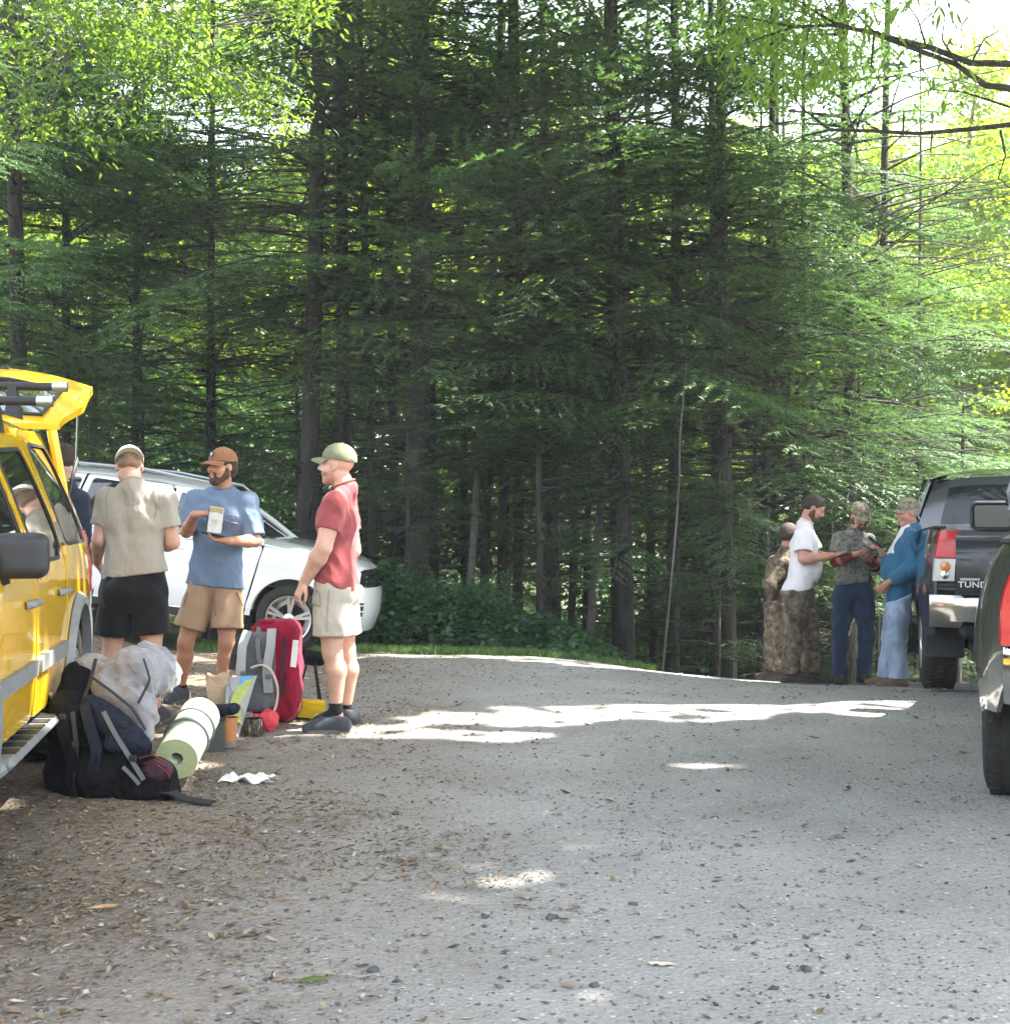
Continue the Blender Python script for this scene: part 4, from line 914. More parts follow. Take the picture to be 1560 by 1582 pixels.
    # ---------------- cap
    if capd:
        cm, cb, back = capd['m'], capd.get('brim', capd['m']), capd.get('back', False); CM = HM if not back else HM @ np.diag([-1., -1., 1.])
        tilt = capd.get('tilt', .1); Rt = np.array([[1, 0, 0], [0, math.cos(tilt), -math.sin(tilt)], [0, math.sin(tilt), math.cos(tilt)]]); CM = CM @ Rt
        Q = lambda r, f, u: hc + HM @ np.array([0, -.012, .03]) + CM @ np.array([r, f, u]); hh = .0045
        G = Field.box(hc - .2, hc + .2, hh); G.ell(Q(0, 0, .012), (.089, .110, .098), CM, 0)
        G.ell(Q(0, 0, .008), (.083, .104, .092), CM, 0, 's'); G.cut(Q(0, 0, .002), CM @ np.array([0, 0, -1.0]))
        if capd.get('hole', back): G.ell(Q(0, -.10, .022), (.042, .06, .032), CM, 0, 's')
        cap = G.build('cap', cm, e, relax=1)
        n1, n2 = 13, 7; g1 = []; g2 = []
        for i in range(n1):
            a = -1.15 + 2.3 * i / (n1 - 1); r1 = []; r2 = []
            for j in range(n2):
                t = j / (n2 - 1); ex = .070 * math.cos(a * .95) ** .6 * t; rx, ry = .087, .108
                p = (math.sin(a) * (rx + ex * .25), math.cos(a) * ry * (1 if t == 0 else 1) + ex, .004 - .016 * (math.sin(a) ** 2) * (.3 + t) - .022 * t * t)
                r1.append(Q(*p)); r2.append(Q(p[0], p[1], p[2] - .0035))
            g1.append(r1); g2.append(r2)
        m = MB().grid(g1).grid(g2); ring = [g1[i][-1] for i in range(n1)]; ring2 = [g2[i][-1] for i in range(n1)]; m.grid([ring, ring2]); m.build('brim', cb, cap)
        st = MB(); 
        st.lathe([(.0001, .006), (.008, .005), (.009, 0)], 10, Q(0, 0, .110)); st.build('button', cb, cap)
        if capd.get('badge'):
            o = MB().add([Q(x, .1125 - .5 * x * x * 8 - (z - .04) * .35, z) for x, z in [(-.022, .032), (.022, .032), (.024, .068), (0, .074), (-.024, .068)]], [(0, 1, 2, 3, 4)]); o.add([Q(x, .1135 - .5 * x * x * 8 - (z - .04) * .35, z) for x, z in [(0, .036), (.010, .060), (-.010, .060)]], [(0, 1, 2)], 1); o.build('badge', [capd['badge'], M_white], cap, smooth=False)
    # ---------------- top
    Tn = dict(hem=pel[2] - .02, sleeve=.62, g=.016, m=None, name='shirt', amp=.004, neckdrop=0, sl=.012, k=.0)
    if top:
        top = dict(top)
        if 'hem' in top: top['hem'] = top['hem'] - gz0
        T = {**Tn, **top}; hh = T.get('h', h * 1.15); gg = T['g']
        G = Field(np.arange(lo[0], hi[0], hh), np.arange(lo[1], hi[1], hh), np.arange(T['hem'] - .05, hc[2] + .02, hh)); torso(G, gg)
        rr = unit(J['sR'] - J['sL'])
        hemw = T.get('hemw', .012)
        for s_ in (-1, 1): G.cone(np.array([pel[0], pel[1], T['hem'] - .06]) + rr * s_ * .068 * b, waist + rr * s_ * .055 * b, (.100 * b + gg + hemw), (.095 * b + gg), .03, (pf, .80))
        G.cone(ch - np.array([0, 0, .01]), neck - np.array([0, 0, .03]), .074 + gg, .060 + gg * .5, .03); G2 = Field(G.ax[0], G.ax[1], G.ax[2]); ends = []; G.folds(T['amp'], int(abs(hc[0]) * 100) % 17, 1.0, T.get('zs', .32), None)
        for s_, (a, m, w_) in arms.items():
            t = T['sleeve']; q = lin(a, m, min(t, 1)); sr = T['sl']
            G2.cone(a, q, .050 * armk + gg * .8, (.047 if t < 1 else .042) * armk + gg * .6 + sr, 0)
            if t > 1: q2 = lin(m, w_, t - 1); G2.cone(m, q2, .045 * armk + gg * .6 + sr, .034 * armk + gg * .5 + sr * .8, .02); d = unit(w_ - m); qq, r_ = q2, .034 * armk + gg * .5
            else: d = unit(m - a); qq, r_ = q, .043 * armk + gg * .4 + sr * .6
            ends.append((qq, d, r_))
        G2.folds(T['amp'], 5, 1.0, .5)
        for qq, d, r_ in ends:
            sl, P_ = G2._sl(qq - .16, qq + .16)
            if sl is None: continue
            v = (P_[0] - qq[0]) * d[0] + (P_[1] - qq[1]) * d[1] + (P_[2] - qq[2]) * d[2]
            rad = np.sqrt((P_[0] - qq[0] - v * d[0]) ** 2 + (P_[1] - qq[1] - v * d[1]) ** 2 + (P_[2] - qq[2] - v * d[2]) ** 2)
            G2.d[sl] = np.where(rad < .12, np.maximum(G2.d[sl], v), G2.d[sl]).astype(np.float32)
            G2.cone(qq - d * .012, qq + d * .05, r_ * .84, r_ * .86, 0, None, 's')
        kk = .035; h_ = np.maximum(kk - np.abs(G.d - G2.d), 0) / kk; G.d = np.minimum(G.d, G2.d) - h_ * h_ * kk * .25
        hn = T.get('hemn', (0, 0, -1)); hp = np.array([pel[0], pel[1], T['hem']]); G.cut(hp, hn)
        na = unit(hc - neck); nn = unit(unit(np.array([0, 0, 1.0]) + na * .6) + cf * .25); G.cut(neck + nn * .016, nn, neck - .14, neck + .16)
        G.cone(neck + na * .045 + cf * .006, neck + na * .12, .058 * (.5 + .5 * b), .064 * (.5 + .5 * b), 0, None, 's')
        if T.get('cutf'): T['cutf'](G)
        so_ = G.build(T['name'], T['m'], e, mi=T.get('mi'))
        cr = MB(); cc = neck + na * .036 + cf * .006; a1 = unit(np.cross(nn, [0.3, 1, 0])); a2 = np.cross(nn, a1)
        cr.tube([cc + (a1 * math.cos(t) + a2 * math.sin(t)) * .064 * (.5 + .5 * b) - nn * .014 for t in np.linspace(0, 2 * math.pi, 29)], .0075, 8, caps=False); cr.build('collar', T['m'], so_)
        J['_shirt'] = so_
    # ---------------- trousers or shorts
    if bottom:
        T = dict(m=None, name='trousers', end=.97, g=.016, amp=.005, flare=.0, knee=.014); T.update(bottom); hh = T.get('h', h * 1.35); gg = T['g']
        zt = T.get('top', pel[2] + .10); G = Field(np.arange(lo[0], hi[0], hh), np.arange(lo[1], hi[1], hh), np.arange(-.02, zt + .06, hh))
        rr = unit(J['hR'] - J['hL']); up = unit(ch - pel)
        for s_ in (-1, 1):
            G.cone(pel + rr * s_ * .075 * b - np.array([0, 0, .03]), pel + rr * s_ * .062 * b + up * .14, (.106 * b + gg), (.092 * b + gg * .6), .05, (pf, .76))
            G.ell(pel + rr * s_ * .075 * b - pf * .05 * b - up * .06, np.array([.088, .078, .09]) * b + gg * .8, frame(pf, up), .05)
        for s_, (a, m, w_) in legs.items():
            t = T['end']; lk = legk
            if t < 1.0 and T['name'] == 'shorts' or T['name'] == 'shorts':
                q = lin(a, m, t); G.cone(a, q + unit(m - a) * .08, .086 * lk * (.6 + .4 * b) + gg, .074 * lk + gg + T['flare'], .012)
                d = unit(m - a); q = q; sl, P_ = G._sl(q - .26, q + .26)
                v = (P_[0] - q[0]) * d[0] + (P_[1] - q[1]) * d[1] + (P_[2] - q[2]) * d[2]; rad = np.sqrt((P_[0] - q[0] - v * d[0]) ** 2 + (P_[1] - q[1] - v * d[1]) ** 2 + (P_[2] - q[2] - v * d[2]) ** 2)
                T.setdefault('ends', []).append((sl, v, rad, q, d, .074 * lk + gg + T['flare'] - .012))
            else:
                an = lin(m, w_, T['end']); cuff = T.get('cuff', .02)
                G.cone(a, lin(a, m, .5), .098 * lk * (.6 + .4 * b) + gg, .084 * lk + gg, .04); G.cone(lin(a, m, .5), m, .084 * lk + gg, .058 * lk + gg + T['knee'], .03)
                G.cone(m, an, .058 * lk + gg + T['knee'], .042 * lk + gg + cuff, .03)
                T.setdefault('ends2', []).append((an, unit(w_ - m), .04 * lk + gg + cuff))
        G.folds(T['amp'], int(abs(hc[0] * 31)) % 19 + 2, .9, T.get('zs', 1.0))
        for (sl, v, rad, q, d, r_) in T.get('ends', []):
            G.d[sl] = np.where(rad < .16, np.maximum(G.d[sl], v), G.d[sl]).astype(np.float32); G.cone(q - d * .012, q + d * .05, r_ - .012, r_ - .008, 0, None, 's')
        for (q, d, r_) in T.get('ends2', []): G.cut(q, (0, 0, -1), q - np.array([.14, .14, .2]), q + np.array([.14, .14, .06]))
        G.cut((0, 0, zt), (0, 0, 1))
        if top: hn = unit(top.get('hemn', (0, 0, -1))); G.cut(np.array([pel[0], pel[1], top['hem']]) - hn * .03, -hn)
        G.build(T['name'], T['m'], e)
    if socks:
        for s_ in 'LR':
            w_ = J['a' + s_]; k = J['k' + s_]; G = Field.box(w_ - .12, w_ + .2, .006); ft = unit(J['foot' + s_]); q = lin(w_, k, socks[1]); G.cone(w_, q, .040, .043, .01); G.cone(w_, w_ + ft * .08 - np.array([0, 0, .062]), .040, .030, .01); G.cut(q, unit(q - w_)); G.build('sock', socks[0], e)
    if shoes:
        for s_ in 'LR':
            w_ = J['a' + s_]; ft = unit(J['foot' + s_] * np.array([1, 1, 0])); zf = g(w_[0] + ft[0] * .06, w_[1] + ft[1] * .06); u = np.array([0, 0, 1.]); p = lambda f, u_, r=0: np.array([w_[0], w_[1], zf]) + ft * f + u * u_ + np.cross(ft, u) * r
            G = Field.box(p(.06, 0) - np.array([.24, .24, .03]), p(.06, 0) + np.array([.24, .24, .2]), .006); hi_ = shoes.get('high', 0)
            G.chain([p(-.055, .045), p(.03, .05), p(.12, .04), p(.175, .034)], [.043, .046, .044, .034], .02, (np.cross(ft, u), .92))
            G.cone(p(-.03, .05), p(-.012 + .01 * hi_, .10 + .07 * hi_), .044, .046, .03); G.cone(p(.0, .07), p(.09, .055), .045, .04, .02); G.cone(p(-.01, .07), p(.06, .075), .044, .042, .02); G.cut(p(0, .112 + .07 * hi_), u - ft * .25 * (1 - hi_)); G.cut(p(0, .014), -u)
            so1 = G.build('shoe', shoes['m'], e, relax=1)
            S = MB(); ol = []; 
            for i in range(20):
                a = 2 * math.pi * i / 20; f = math.cos(a) * .142 + .055; wd = .047 + .006 * math.cos(a); ol.append((f, math.sin(a) * wd))
            S.add([p(f, .002, r) for f, r in ol] + [p(f, .026, r) for f, r in ol], [tuple(range(20)), tuple(range(20, 40))] + [(i, (i + 1) % 20, 20 + (i + 1) % 20, 20 + i) for i in range(20)]); S.build('sole', shoes.get('sole', M_sole), so1)
            lc = MB()
            for i in range(4): lc.tube([p(.045 + .022 * i, .094 - .010 * i, -.022), p(.05 + .022 * i, .101 - .012 * i, 0), p(.045 + .022 * i, .094 - .010 * i, .022)], .003, 4)
            lc.build('laces', shoes.get('lace', M_lace), so1)
    if extra: extra(e, J, HM, B)
    return e, J, HM, B
M_white = mat('white_print', (.75, .75, .72), rough=.7)
M_lace = mat('grey_lace', (.22, .22, .21), rough=.9); M_sole = mat('grey_rubber_sole', (.10, .10, .095), rough=.8)
M_stub = mat('stubbled_skin', (.36, .20, .15), rough=.6, var=.2, vscale=200)
M_hairl = mat('short_fair_hair', (.22, .14, .09), rough=.8, var=.2, vscale=90)
M_beige = cloth('beige_knit', (.34, .315, .27)); M_blackc = cloth('black_nylon', (.012, .012, .014), var=.3); M_blue = cloth('faded_blue_cotton', (.145, .195, .275))
M_khaki = cloth('tan_cotton', (.36, .235, .145)); M_red = cloth('brick_red_jersey', (.27, .062, .064)); M_stonec = cloth('stone_cotton', (.45, .40, .33)); M_navy = cloth('navy_cotton', (.03, .035, .06))
M_capw = cloth('offwhite_cap', (.60, .60, .53), bump=.2); M_capo = cloth('rust_cap', (.25, .115, .055), bump=.2); M_capg = cloth('olive_cap', (.155, .16, .10), bump=.2); M_black = mat('black_plastic', (.012, .012, .013), rough=.4)
M_shoeg = cloth('grey_trail_shoe', (.05, .055, .065), bump=.3); M_whitet = cloth('white_cotton', (.62, .58, .60)); M_jean = cloth('indigo_denim', (.028, .045, .085), bump=.4); M_jeanl = cloth('light_denim', (.24, .30, .40), bump=.5, var=.3, vscale=6)
M_camo = camo('camouflage_brown', [(.06, .048, .035), (.11, .088, .063), (.16, .13, .10), (.23, .20, .16)], 18); M_camot = camo('camouflage_grey', [(.09, .09, .08), (.15, .15, .135), (.20, .20, .18), (.13, .13, .115)], 34); M_camocap = camo('camouflage_tan_cap', [(.10, .085, .06), (.20, .175, .13), (.28, .25, .19), (.16, .145, .10)], 40)
M_denimj = cloth('blue_work_shirt', (.03, .105, .19), bump=.45); M_maroon = cloth('maroon_sleeve', (.16, .018, .03)); M_boot = mat('brown_leather', (.14, .085, .055), rough=.7, var=.3, vscale=20); M_bootd = mat('dark_leather', (.045, .035, .03), rough=.75, var=.3, vscale=20)
M_phone = mat('phone_black', (.008, .008, .009), rough=.5, spec=.3)
# ---- man in grey-beige tee and black shorts, seen from behind, looking down
d = 8.2; A = lambda px, py, dd=0: at(px, py, d + dd); gG = 1119
J = dict(head=A(200, 722, .06), neck=A(206, 748, .0), face=(-.25, .80, -.62), chestf=(-.18, 1, 0), pelvf=(-.1, 1, 0),
         sL=A(166, 770, .03), sR=A(254, 769, .0), eL=A(153, 834, .0), wL=A(150, 868, .24), eR=A(267, 838, .02), wR=A(240, 846, .24),
         pelvis=A(207, 905, -.01), hL=A(181, 925), hR=A(231, 925), kL=A(172, 1010, .02), kR=A(236, 1010, -.02), aL=A(168, 1104, .0), aR=A(240, 1104, -.04), footL=(-.25, 1, 0), footR=(.15, 1, 0))
person(J, 'man seen from behind in light beige tee, black shorts and off-white cap worn backwards', M_skin, top=dict(m=M_beige, hem=A(0, 889)[2], hemn=(.12, 0, -1), amp=.009, hemw=.02, sleeve=.66, sl=.016), bottom=dict(m=M_blackc, name='shorts', end=.66, g=.024, flare=.022, amp=.005),
       capd=dict(m=M_capw, back=True, tilt=.02), hairc=(M_hairl, .002, -.05, 'under'), shoes=dict(m=M_shoeg), build=1.08, armk=1.08, hands=dict(L=dict(d=(.2, .8, -.7), curl=.5, pn=(.9, .1, 0)), R=dict(d=(-.7, .7, .1), curl=.5, pn=(0, 0, 1))))
# ---- man in blue tee with rust cap, holding a snack pouch
d = 9.2; A = lambda px, py, dd=0: at(px, py, d + dd)
J = dict(head=A(343, 721, -.02), neck=A(345, 755, .04), face=(-.62, -.78, .0), chestf=(-.12, -1, 0), pelvf=(-.1, -1, 0),
         sR=A(302, 772, .05), sL=A(383, 776, .02), eR=A(288, 822, -.02), wR=A(300, 795, -.27), eL=A(395, 836, -.04), wL=A(352, 836, -.27),
         pelvis=A(332, 896, .03), hR=A(310, 918, .03), hL=A(352, 918, .03), kR=A(287, 992, -.01), kL=A(350, 992, .0), aR=A(279, 1066, .06), aL=A(340, 1068, .04), footR=(-.3, -1, 0), footL=(.1, -1, 0))
def pouch(e, J, HM, B): pass
person(J, 'bearded man in blue tee, tan shorts and rust-coloured cap, holding a snack pouch', M_skin2, top=dict(m=M_blue, hem=A(0, 906)[2], hemn=(-.10, 0, -1), amp=.008, hemw=.03, g=.024, sleeve=.88, sl=.018), bottom=dict(m=M_khaki, name='shorts', end=.72, g=.024, flare=.024),
       capd=dict(m=M_capo, badge=M_black, tilt=.05), hairc=(M_hairb, .012, -.075, ''), beard=(M_beard, .15), shoes=dict(m=M_shoeg), socks=(M_blackc, .12), build=.98, hands=dict(R=dict(d=(.85, .05, .10), curl=.62, pn=(.1, .35, -1), thumb=.8, side=1), L=dict(d=(-.9, -.2, .08), curl=.45, pn=(0, .05, 1), thumb=.5, side=1)))
# ---- man in red tee, profile to the left
d = 8.0; A = lambda px, py, dd=0: at(px, py, d + dd)
J = dict(head=A(521, 719, .0), neck=A(535, 752, .0), face=(-.99, .16, .04), up=(-.05, 0, 1), chestf=(-1, -.08, 0), pelvf=(-1, -.05, 0),
         sL=A(517, 778, -.20), sR=A(533, 774, .20), eL=A(500, 846, -.25), wL=A(470, 900, -.16), eR=A(545, 850, .22), wR=A(505, 905, .22),
         pelvis=A(517, 898, .0), hL=A(513, 925, -.09), hR=A(523, 925, .09), kL=A(513, 1008, -.10), kR=A(534, 1006, .12), aL=A(519, 1098, -.09), aR=A(534, 1100, .17), footL=(-1, -.22, 0), footR=(-1, .1, 0))
person(J, 'man in brick red tee, stone shorts and olive cap, standing in profile', M_skin, top=dict(m=M_red, hem=A(0, 903)[2], hemn=(-.28, 0, -1), amp=.009, hemw=.034, g=.014, sleeve=.60, sl=.012), bottom=dict(m=M_stonec, name='shorts', end=.70, g=.022, flare=.016, amp=.006),
       capd=dict(m=M_capg, tilt=.12), hairc=None, stubble=M_stub, deep=.84, shoes=dict(m=M_shoeg), socks=(M_blackc, .14), build=1.12, armk=1.22, legk=1.08,
       hands=dict(L=dict(d=(-.45, -.1, -.9), curl=.55, pn=(.8, .55, -.1), thumb=.5)))
# ---- person in navy behind the yellow car
d = 9.1; A = lambda px, py, dd=0: at(px, py, d + dd)
J = dict(head=A(100, 714, .0), neck=A(102, 748, .0), face=(.1, .95, -.3), chestf=(0, 1, 0), sL=A(66, 770), sR=A(123, 772), eL=A(60, 830), wL=A(70, 872, .2), eR=A(129, 850), wR=A(126, 905, .12),
         pelvis=A(98, 895), hL=A(78, 912), hR=A(118, 912), kL=A(78, 990), kR=A(118, 990), aL=A(78, 1070), aR=A(118, 1070), footL=(0, 1, 0), footR=(0, 1, 0))
person(J, 'person in a long-sleeved navy top mostly hidden behind the tail of the yellow car', M_skin, h=.009, top=dict(m=M_navy, hem=A(0, 915)[2], sleeve=1.92, sl=.02), bottom=dict(m=M_blackc, end=.95), hairc=(M_hairb, .008, -.05, ''), shoes=dict(m=M_bootd), face=False)
# ---- the group by the dark pickup
H2 = .009
d = 12.3; A = lambda px, py, dd=0: at(px, py, d + dd)
J = dict(head=A(1256, 785, .0), neck=A(1243, 808, .0), face=(.85, -.18, -.48), chestf=(1, -.12, 0), pelvf=(1, -.1, 0),
         sR=A(1240, 826, -.17), sL=A(1245, 824, .20), eR=A(1241, 864, -.24), wR=A(1276, 860, -.27), eL=A(1262, 862, .2), wL=A(1284, 858, .02),
         pelvis=A(1234, 905, .0), hR=A(1230, 920, -.09), hL=A(1238, 920, .09), kR=A(1224, 978, -.10), kL=A(1250, 978, .12), aR=A(1221, 1044, -.08), aL=A(1252, 1040, .14), footR=(1, -.15, 0), footL=(1, .1, 0))
M_shades = mat('sunglasses_black', (.01, .01, .01), rough=.15)
def shades(e, J, HM, B):
    hc = J['head']; m = MB()
    for q in (-1, 1): m.box(hc + HM @ np.array([q * .032, .075, .105]), (.05, .01, .03), HM, bev=.008)
    m.build('sunglasses', M_shades, e)
person(J, 'bearded man in white tee and camouflage trousers looking down at his phone', M_skin3, h=H2, top=dict(m=M_whitet, hem=A(0, 911)[2], hemn=(.18, 0, -1), amp=.009, hemw=.025, g=.02, sleeve=.70, sl=.026), bottom=dict(m=M_camo, end=.96, g=.024, cuff=.024, knee=.012, amp=.014),
       hairc=(M_hairb, .006, -.04, ''), beard=(M_beard, .6), shoes=dict(m=M_bootd, high=1), build=1.12, armk=1.15, belly=.03, deep=.8, extra=shades, hands=dict(R=dict(d=(1, -.05, .03), curl=.35, pn=(0, .15, 1), side=1), L=dict(d=(.9, -.3, 0), curl=.5, pn=(0, .1, 1), side=-1)))
d = 12.6; A = lambda px, py, dd=0: at(px, py, d + dd)
J = dict(head=A(1328, 797, -.03), neck=A(1320, 818, .0), face=(.22, -.90, -.42), chestf=(.1, -1, 0), pelvf=(.05, -1, 0),
         sR=A(1296, 832, .0), sL=A(1341, 834, .02), eR=A(1290, 868, -.03), wR=A(1322, 856, -.27), eL=A(1352, 876, .04), wL=A(1342, 862, -.2),
         pelvis=A(1318, 905, .0), hR=A(1303, 920), hL=A(1334, 920), kR=A(1297, 984, -.01), kL=A(1338, 984), aR=A(1296, 1046), aL=A(1333, 1047), footR=(-.25, -1, 0), footL=(.25, -1, 0))
def undersleeves(e, J, HM, B):
    for s_ in 'LR':
        a, m_, w_ = J['s' + s_], J['e' + s_], J['w' + s_]; lo = np.minimum(np.minimum(a, m_), w_) - .1; hi = np.maximum(np.maximum(a, m_), w_) + .1
        G = Field.box(lo, hi, .009); G.cone(lin(a, m_, .5), m_, .056, .050, .02); G.cone(m_, lin(m_, w_, .84), .050, .040, .02); G.folds(.003, 4, 1.3); G.build('sleeve', M_maroon, e)
    m = MB(); p = J['head']; Bs = J['_shirt']
person(J, 'slim man in camouflage tee over maroon sleeves, dark jeans, camouflage cap', M_skin3, h=H2, top=dict(m=M_camot, hem=A(0, 901)[2], hemn=(.1, 0, -1), amp=.009, hemw=.01, g=.016, sleeve=.62, sl=.02), bottom=dict(m=M_jean, end=.97, g=.012, cuff=.018, knee=.006, amp=.012),
       capd=dict(m=M_camocap, tilt=.05), hairc=(M_hairb, .004, -.04, 'under'), beard=(M_beard, .15), shoes=dict(m=M_bootd), build=.93, extra=undersleeves, hands=dict(R=dict(d=(1, -.1, .15), curl=.5, pn=(0, .3, 1), side=1), L=dict(d=(-.4, -.8, .4), curl=.5, pn=(-.5, .3, .5))))
d = 12.0; A = lambda px, py, dd=0: at(px, py, d + dd)
J = dict(head=A(1402, 792, .0), neck=A(1411, 812, .0), face=(-.97, -.12, -.12), chestf=(-1, -.15, 0), pelvf=(-1, -.1, 0),
         sL=A(1408, 830, -.18), sR=A(1412, 828, .18), eL=A(1414, 878, -.24), wL=A(1372, 900, -.17), eR=A(1388, 868, .15), wR=A(1364, 856, .0),
         pelvis=A(1388, 908, .0), hL=A(1388, 922, -.09), hR=A(1388, 922, .09), kL=A(1384, 986, -.10), kR=A(1377, 986, .12), aL=A(1388, 1050, -.08), aR=A(1370, 1048, .16), footL=(-1, -.05, 0), footR=(-1, .1, 0))
def inner(e, J, HM, B):
    G = Field.box(J['pelvis'] - np.array([.35, .3, .1]), J['neck'] + .3, .010)
    ch = lin(J['sL'], J['sR'], .5); G.ell(lin(J['pelvis'], ch, .42) + np.array([-.045, 0, 0]), (.135, .11, .17), None, .05); G.cone(lin(J['pelvis'], ch, .5) + np.array([-.1, 0, 0]), J['neck'] + np.array([-.04, 0, .0]), .1, .06, .05); G.folds(.003, 3)
    G.build('undershirt', M_whitet, e)
def jacket_open(G):
    pass
person(J, 'older man in open blue work shirt, pale jeans and camouflage cap leaning by the pickup', M_skin3, h=H2, top=dict(m=M_denimj, name='overshirt', hem=A(0, 925)[2], hemn=(.42, 0, -1), amp=.015, hemw=.02, g=.028, sleeve=1.9, sl=.018), bottom=dict(m=M_jeanl, end=.97, g=.026, cuff=.03, knee=.012, amp=.014),
       capd=dict(m=M_camocap, tilt=.10), hairc=(M_grey, .004, -.04, 'under'), shoes=dict(m=M_boot, high=.6), build=1.02, belly=.03, deep=.8, extra=inner, hands=dict(L=dict(d=(-.7, .3, -.7), curl=.4, pn=(0, 1, 0)), R=dict(d=(-.6, -.2, .75), curl=.6, pn=(-.5, .2, -.2))))
d = 13.0; A = lambda px, py, dd=0: at(px, py, d + dd)
J = dict(head=A(1219, 828, .0), neck=A(1213, 850, .0), face=(.8, .5, -.2), chestf=(.8, .55, 0), pelvf=(.7, .6, 0),
         sL=A(1196, 868, .12), sR=A(1212, 872, -.15), eL=A(1187, 902, .08), wL=A(1200, 922, .0), eR=A(1190, 905, -.2), wR=A(1196, 925, -.1),
         pelvis=A(1205, 932, .0), hL=A(1200, 940, .06), hR=A(1212, 940, -.06), kL=A(1196, 985, .04), kR=A(1210, 985, -.06), aL=A(1195, 1039, .06), aR=A(1206, 1040, -.08), footL=(-.6, .5, 0), footR=(-.8, -.2, 0))
person(J, 'person in full camouflage jacket and trousers, mostly hidden behind the man in white tee', M_skin3, h=H2, top=dict(m=M_camo, name='jacket', hem=A(0, 935)[2], sleeve=1.95, sl=.012, g=.018, hemw=.01, amp=.007), bottom=dict(m=M_camo, end=.96, g=.03, cuff=.02, knee=.014, amp=.008), hairc=(M_hairb, .01, -.06, ''), shoes=dict(m=M_bootd, high=1), face=False, build=.84)
# ---- what they hold
def slab(name, px, py, d, size, rot, m, label, cat, m2=None, bev=.004):
    p = at(px, py, d); o = MB().box((0, 0, 0), size, bev=bev)
    o = o.build(name, m, label=label, cat=cat); o.location = p; o.rotation_euler = rot; return o
def snack():
    p = at(333, 803, 8.86); n = 9; G1 = []; G2 = []
    for i in range(n):
        a = []; b_ = []
        for j in range(n):
            u, v = i / (n - 1) * 2 - 1, j / (n - 1) * 2 - 1; th = .022 * (1 - v) * .5 * (1 - u * u) * (1.2) + .001
            w_ = .052 * (1 + .03 * math.sin(v * 9 + u)); a.append((u * w_, -th, v * .088)); b_.append((u * w_, th, v * .088))
        G1.append(a); G2.append(b_)
    e = empty('snack_pouch', p, 0, 'white and tan foil snack pouch held upright by the man in the blue tee', 'food pouch'); e.rotation_euler = (0, R(8), R(-10))
    MB().grid(G1).grid(G2).build('pouch', mat('pouch_white', (.62, .6, .56), rough=.35, bump=.4, bscale=30), e)
    m = MB(); m.box((0, -.0045, .066), (.098, .004, .036), bev=.001); m.build('tan_band', mat('pouch_tan', (.45, .33, .17), rough=.4), e)
    m = MB(); m.box((-.006, -.0185, -.02), (.05, .003, .05), bev=.001); m.build('print_panel', mat('pouch_print', (.5, .42, .3), rough=.5, c2=(.7, .68, .62), vscale=45), e)
    m = MB(); m.box((-.0545, .002, -.01), (.004, .012, .16), bev=.001); m.build('side_seam', M_black, e)
snack()
slab('phone', 329, 826, 8.93, (.078, .15, .010), (R(80 - 70), R(4), R(70)), M_phone, 'black phone lying in the palm under the snack pouch', 'phone')
slab('phone', 1300, 858, 12.0, (.15, .072, .010), (R(10), R(-14), 0), M_phone, 'phone in the hand of the man in the white tee', 'phone')
slab('phone', 1343, 846, 12.25, (.07, .12, .012), (R(20), R(6), R(30)), M_phone, 'black phone in the hand of the man in the camouflage tee', 'phone')
slab('phone', 1352, 838, 11.98, (.012, .07, .16), (R(0), R(-48), 0), M_phone, 'phone held tilted up by the man in the blue work shirt', 'phone')
slab('pouch', 478, 790, 8.0, (.022, .07, .12), (0, R(6), 0), M_phone, 'small black pouch at the chest of the man in the red tee', 'pouch')
def surf_patch(root, part, name, m, pts, w=.003, off=.004):
    '''thin stitched line laid on a garment: pts are places; each is dropped onto the nearest point of the cloth'''
    ob = next(c for c in root.children if c.name.split('.')[0] == part); dg = None; Q = []
    for i in range(len(pts) - 1):
        for t in np.linspace(0, 1, 9): Q.append(lin(pts[i], pts[i + 1], t))
    me = ob.data; n = len(me.vertices); V = np.empty(n * 3, np.float32); me.vertices.foreach_get('co', V); V = V.reshape(-1, 3); out = []
    for q in Q:
        q = q - np.array(root.location); d2 = (V[:, 0] - q[0]) ** 2 + (V[:, 2] - q[2]) ** 2; k = np.where(d2 < .012 ** 2)[0]
        if len(k) == 0: continue
        out.append(np.array([q[0], V[k, 1].min() - off * .4, q[2]]))
    if len(out) > 2: mb = MB(); mb.tube(np.array(out), w, 5); mb.build(name, m, ob)
PEO = [o for o in col.objects if o.name.split('.')[0] == 'person']
def by(word): return next(o for o in PEO if word in o['label'])
M_sb = cloth('faded_print', (.30, .25, .27)); M_sk = cloth('tan_seam', (.26, .17, .10)); M_sr = cloth('red_seam', (.19, .03, .036)); M_ss = cloth('stone_seam', (.30, .27, .22)); M_sg = cloth('beige_seam', (.24, .22, .19))
bm_ = by('blue tee, tan'); A9 = lambda px, py: at(px, py, 9.2)
surf_patch(bm_, 'shirt', 'chest_print', M_sb, [A9(351, 802), A9(358, 806), A9(372, 809)], .0035)
surf_patch(bm_, 'shirt', 'chest_print', M_sb, [A9(351, 794), A9(372, 797)], .0025)
surf_patch(bm_, 'shorts', 'fly_seam', M_sk, [A9(333, 912), A9(334, 935), A9(336, 950)], .004)
surf_patch(bm_, 'shorts', 'pocket_seam', M_sk, [A9(292, 914), A9(287, 935)], .004)
surf_patch(bm_, 'shorts', 'pocket_seam', M_sk, [A9(368, 914), A9(376, 936)], .004)
rm_ = by('brick red'); A8 = lambda px, py: at(px, py, 8.0)
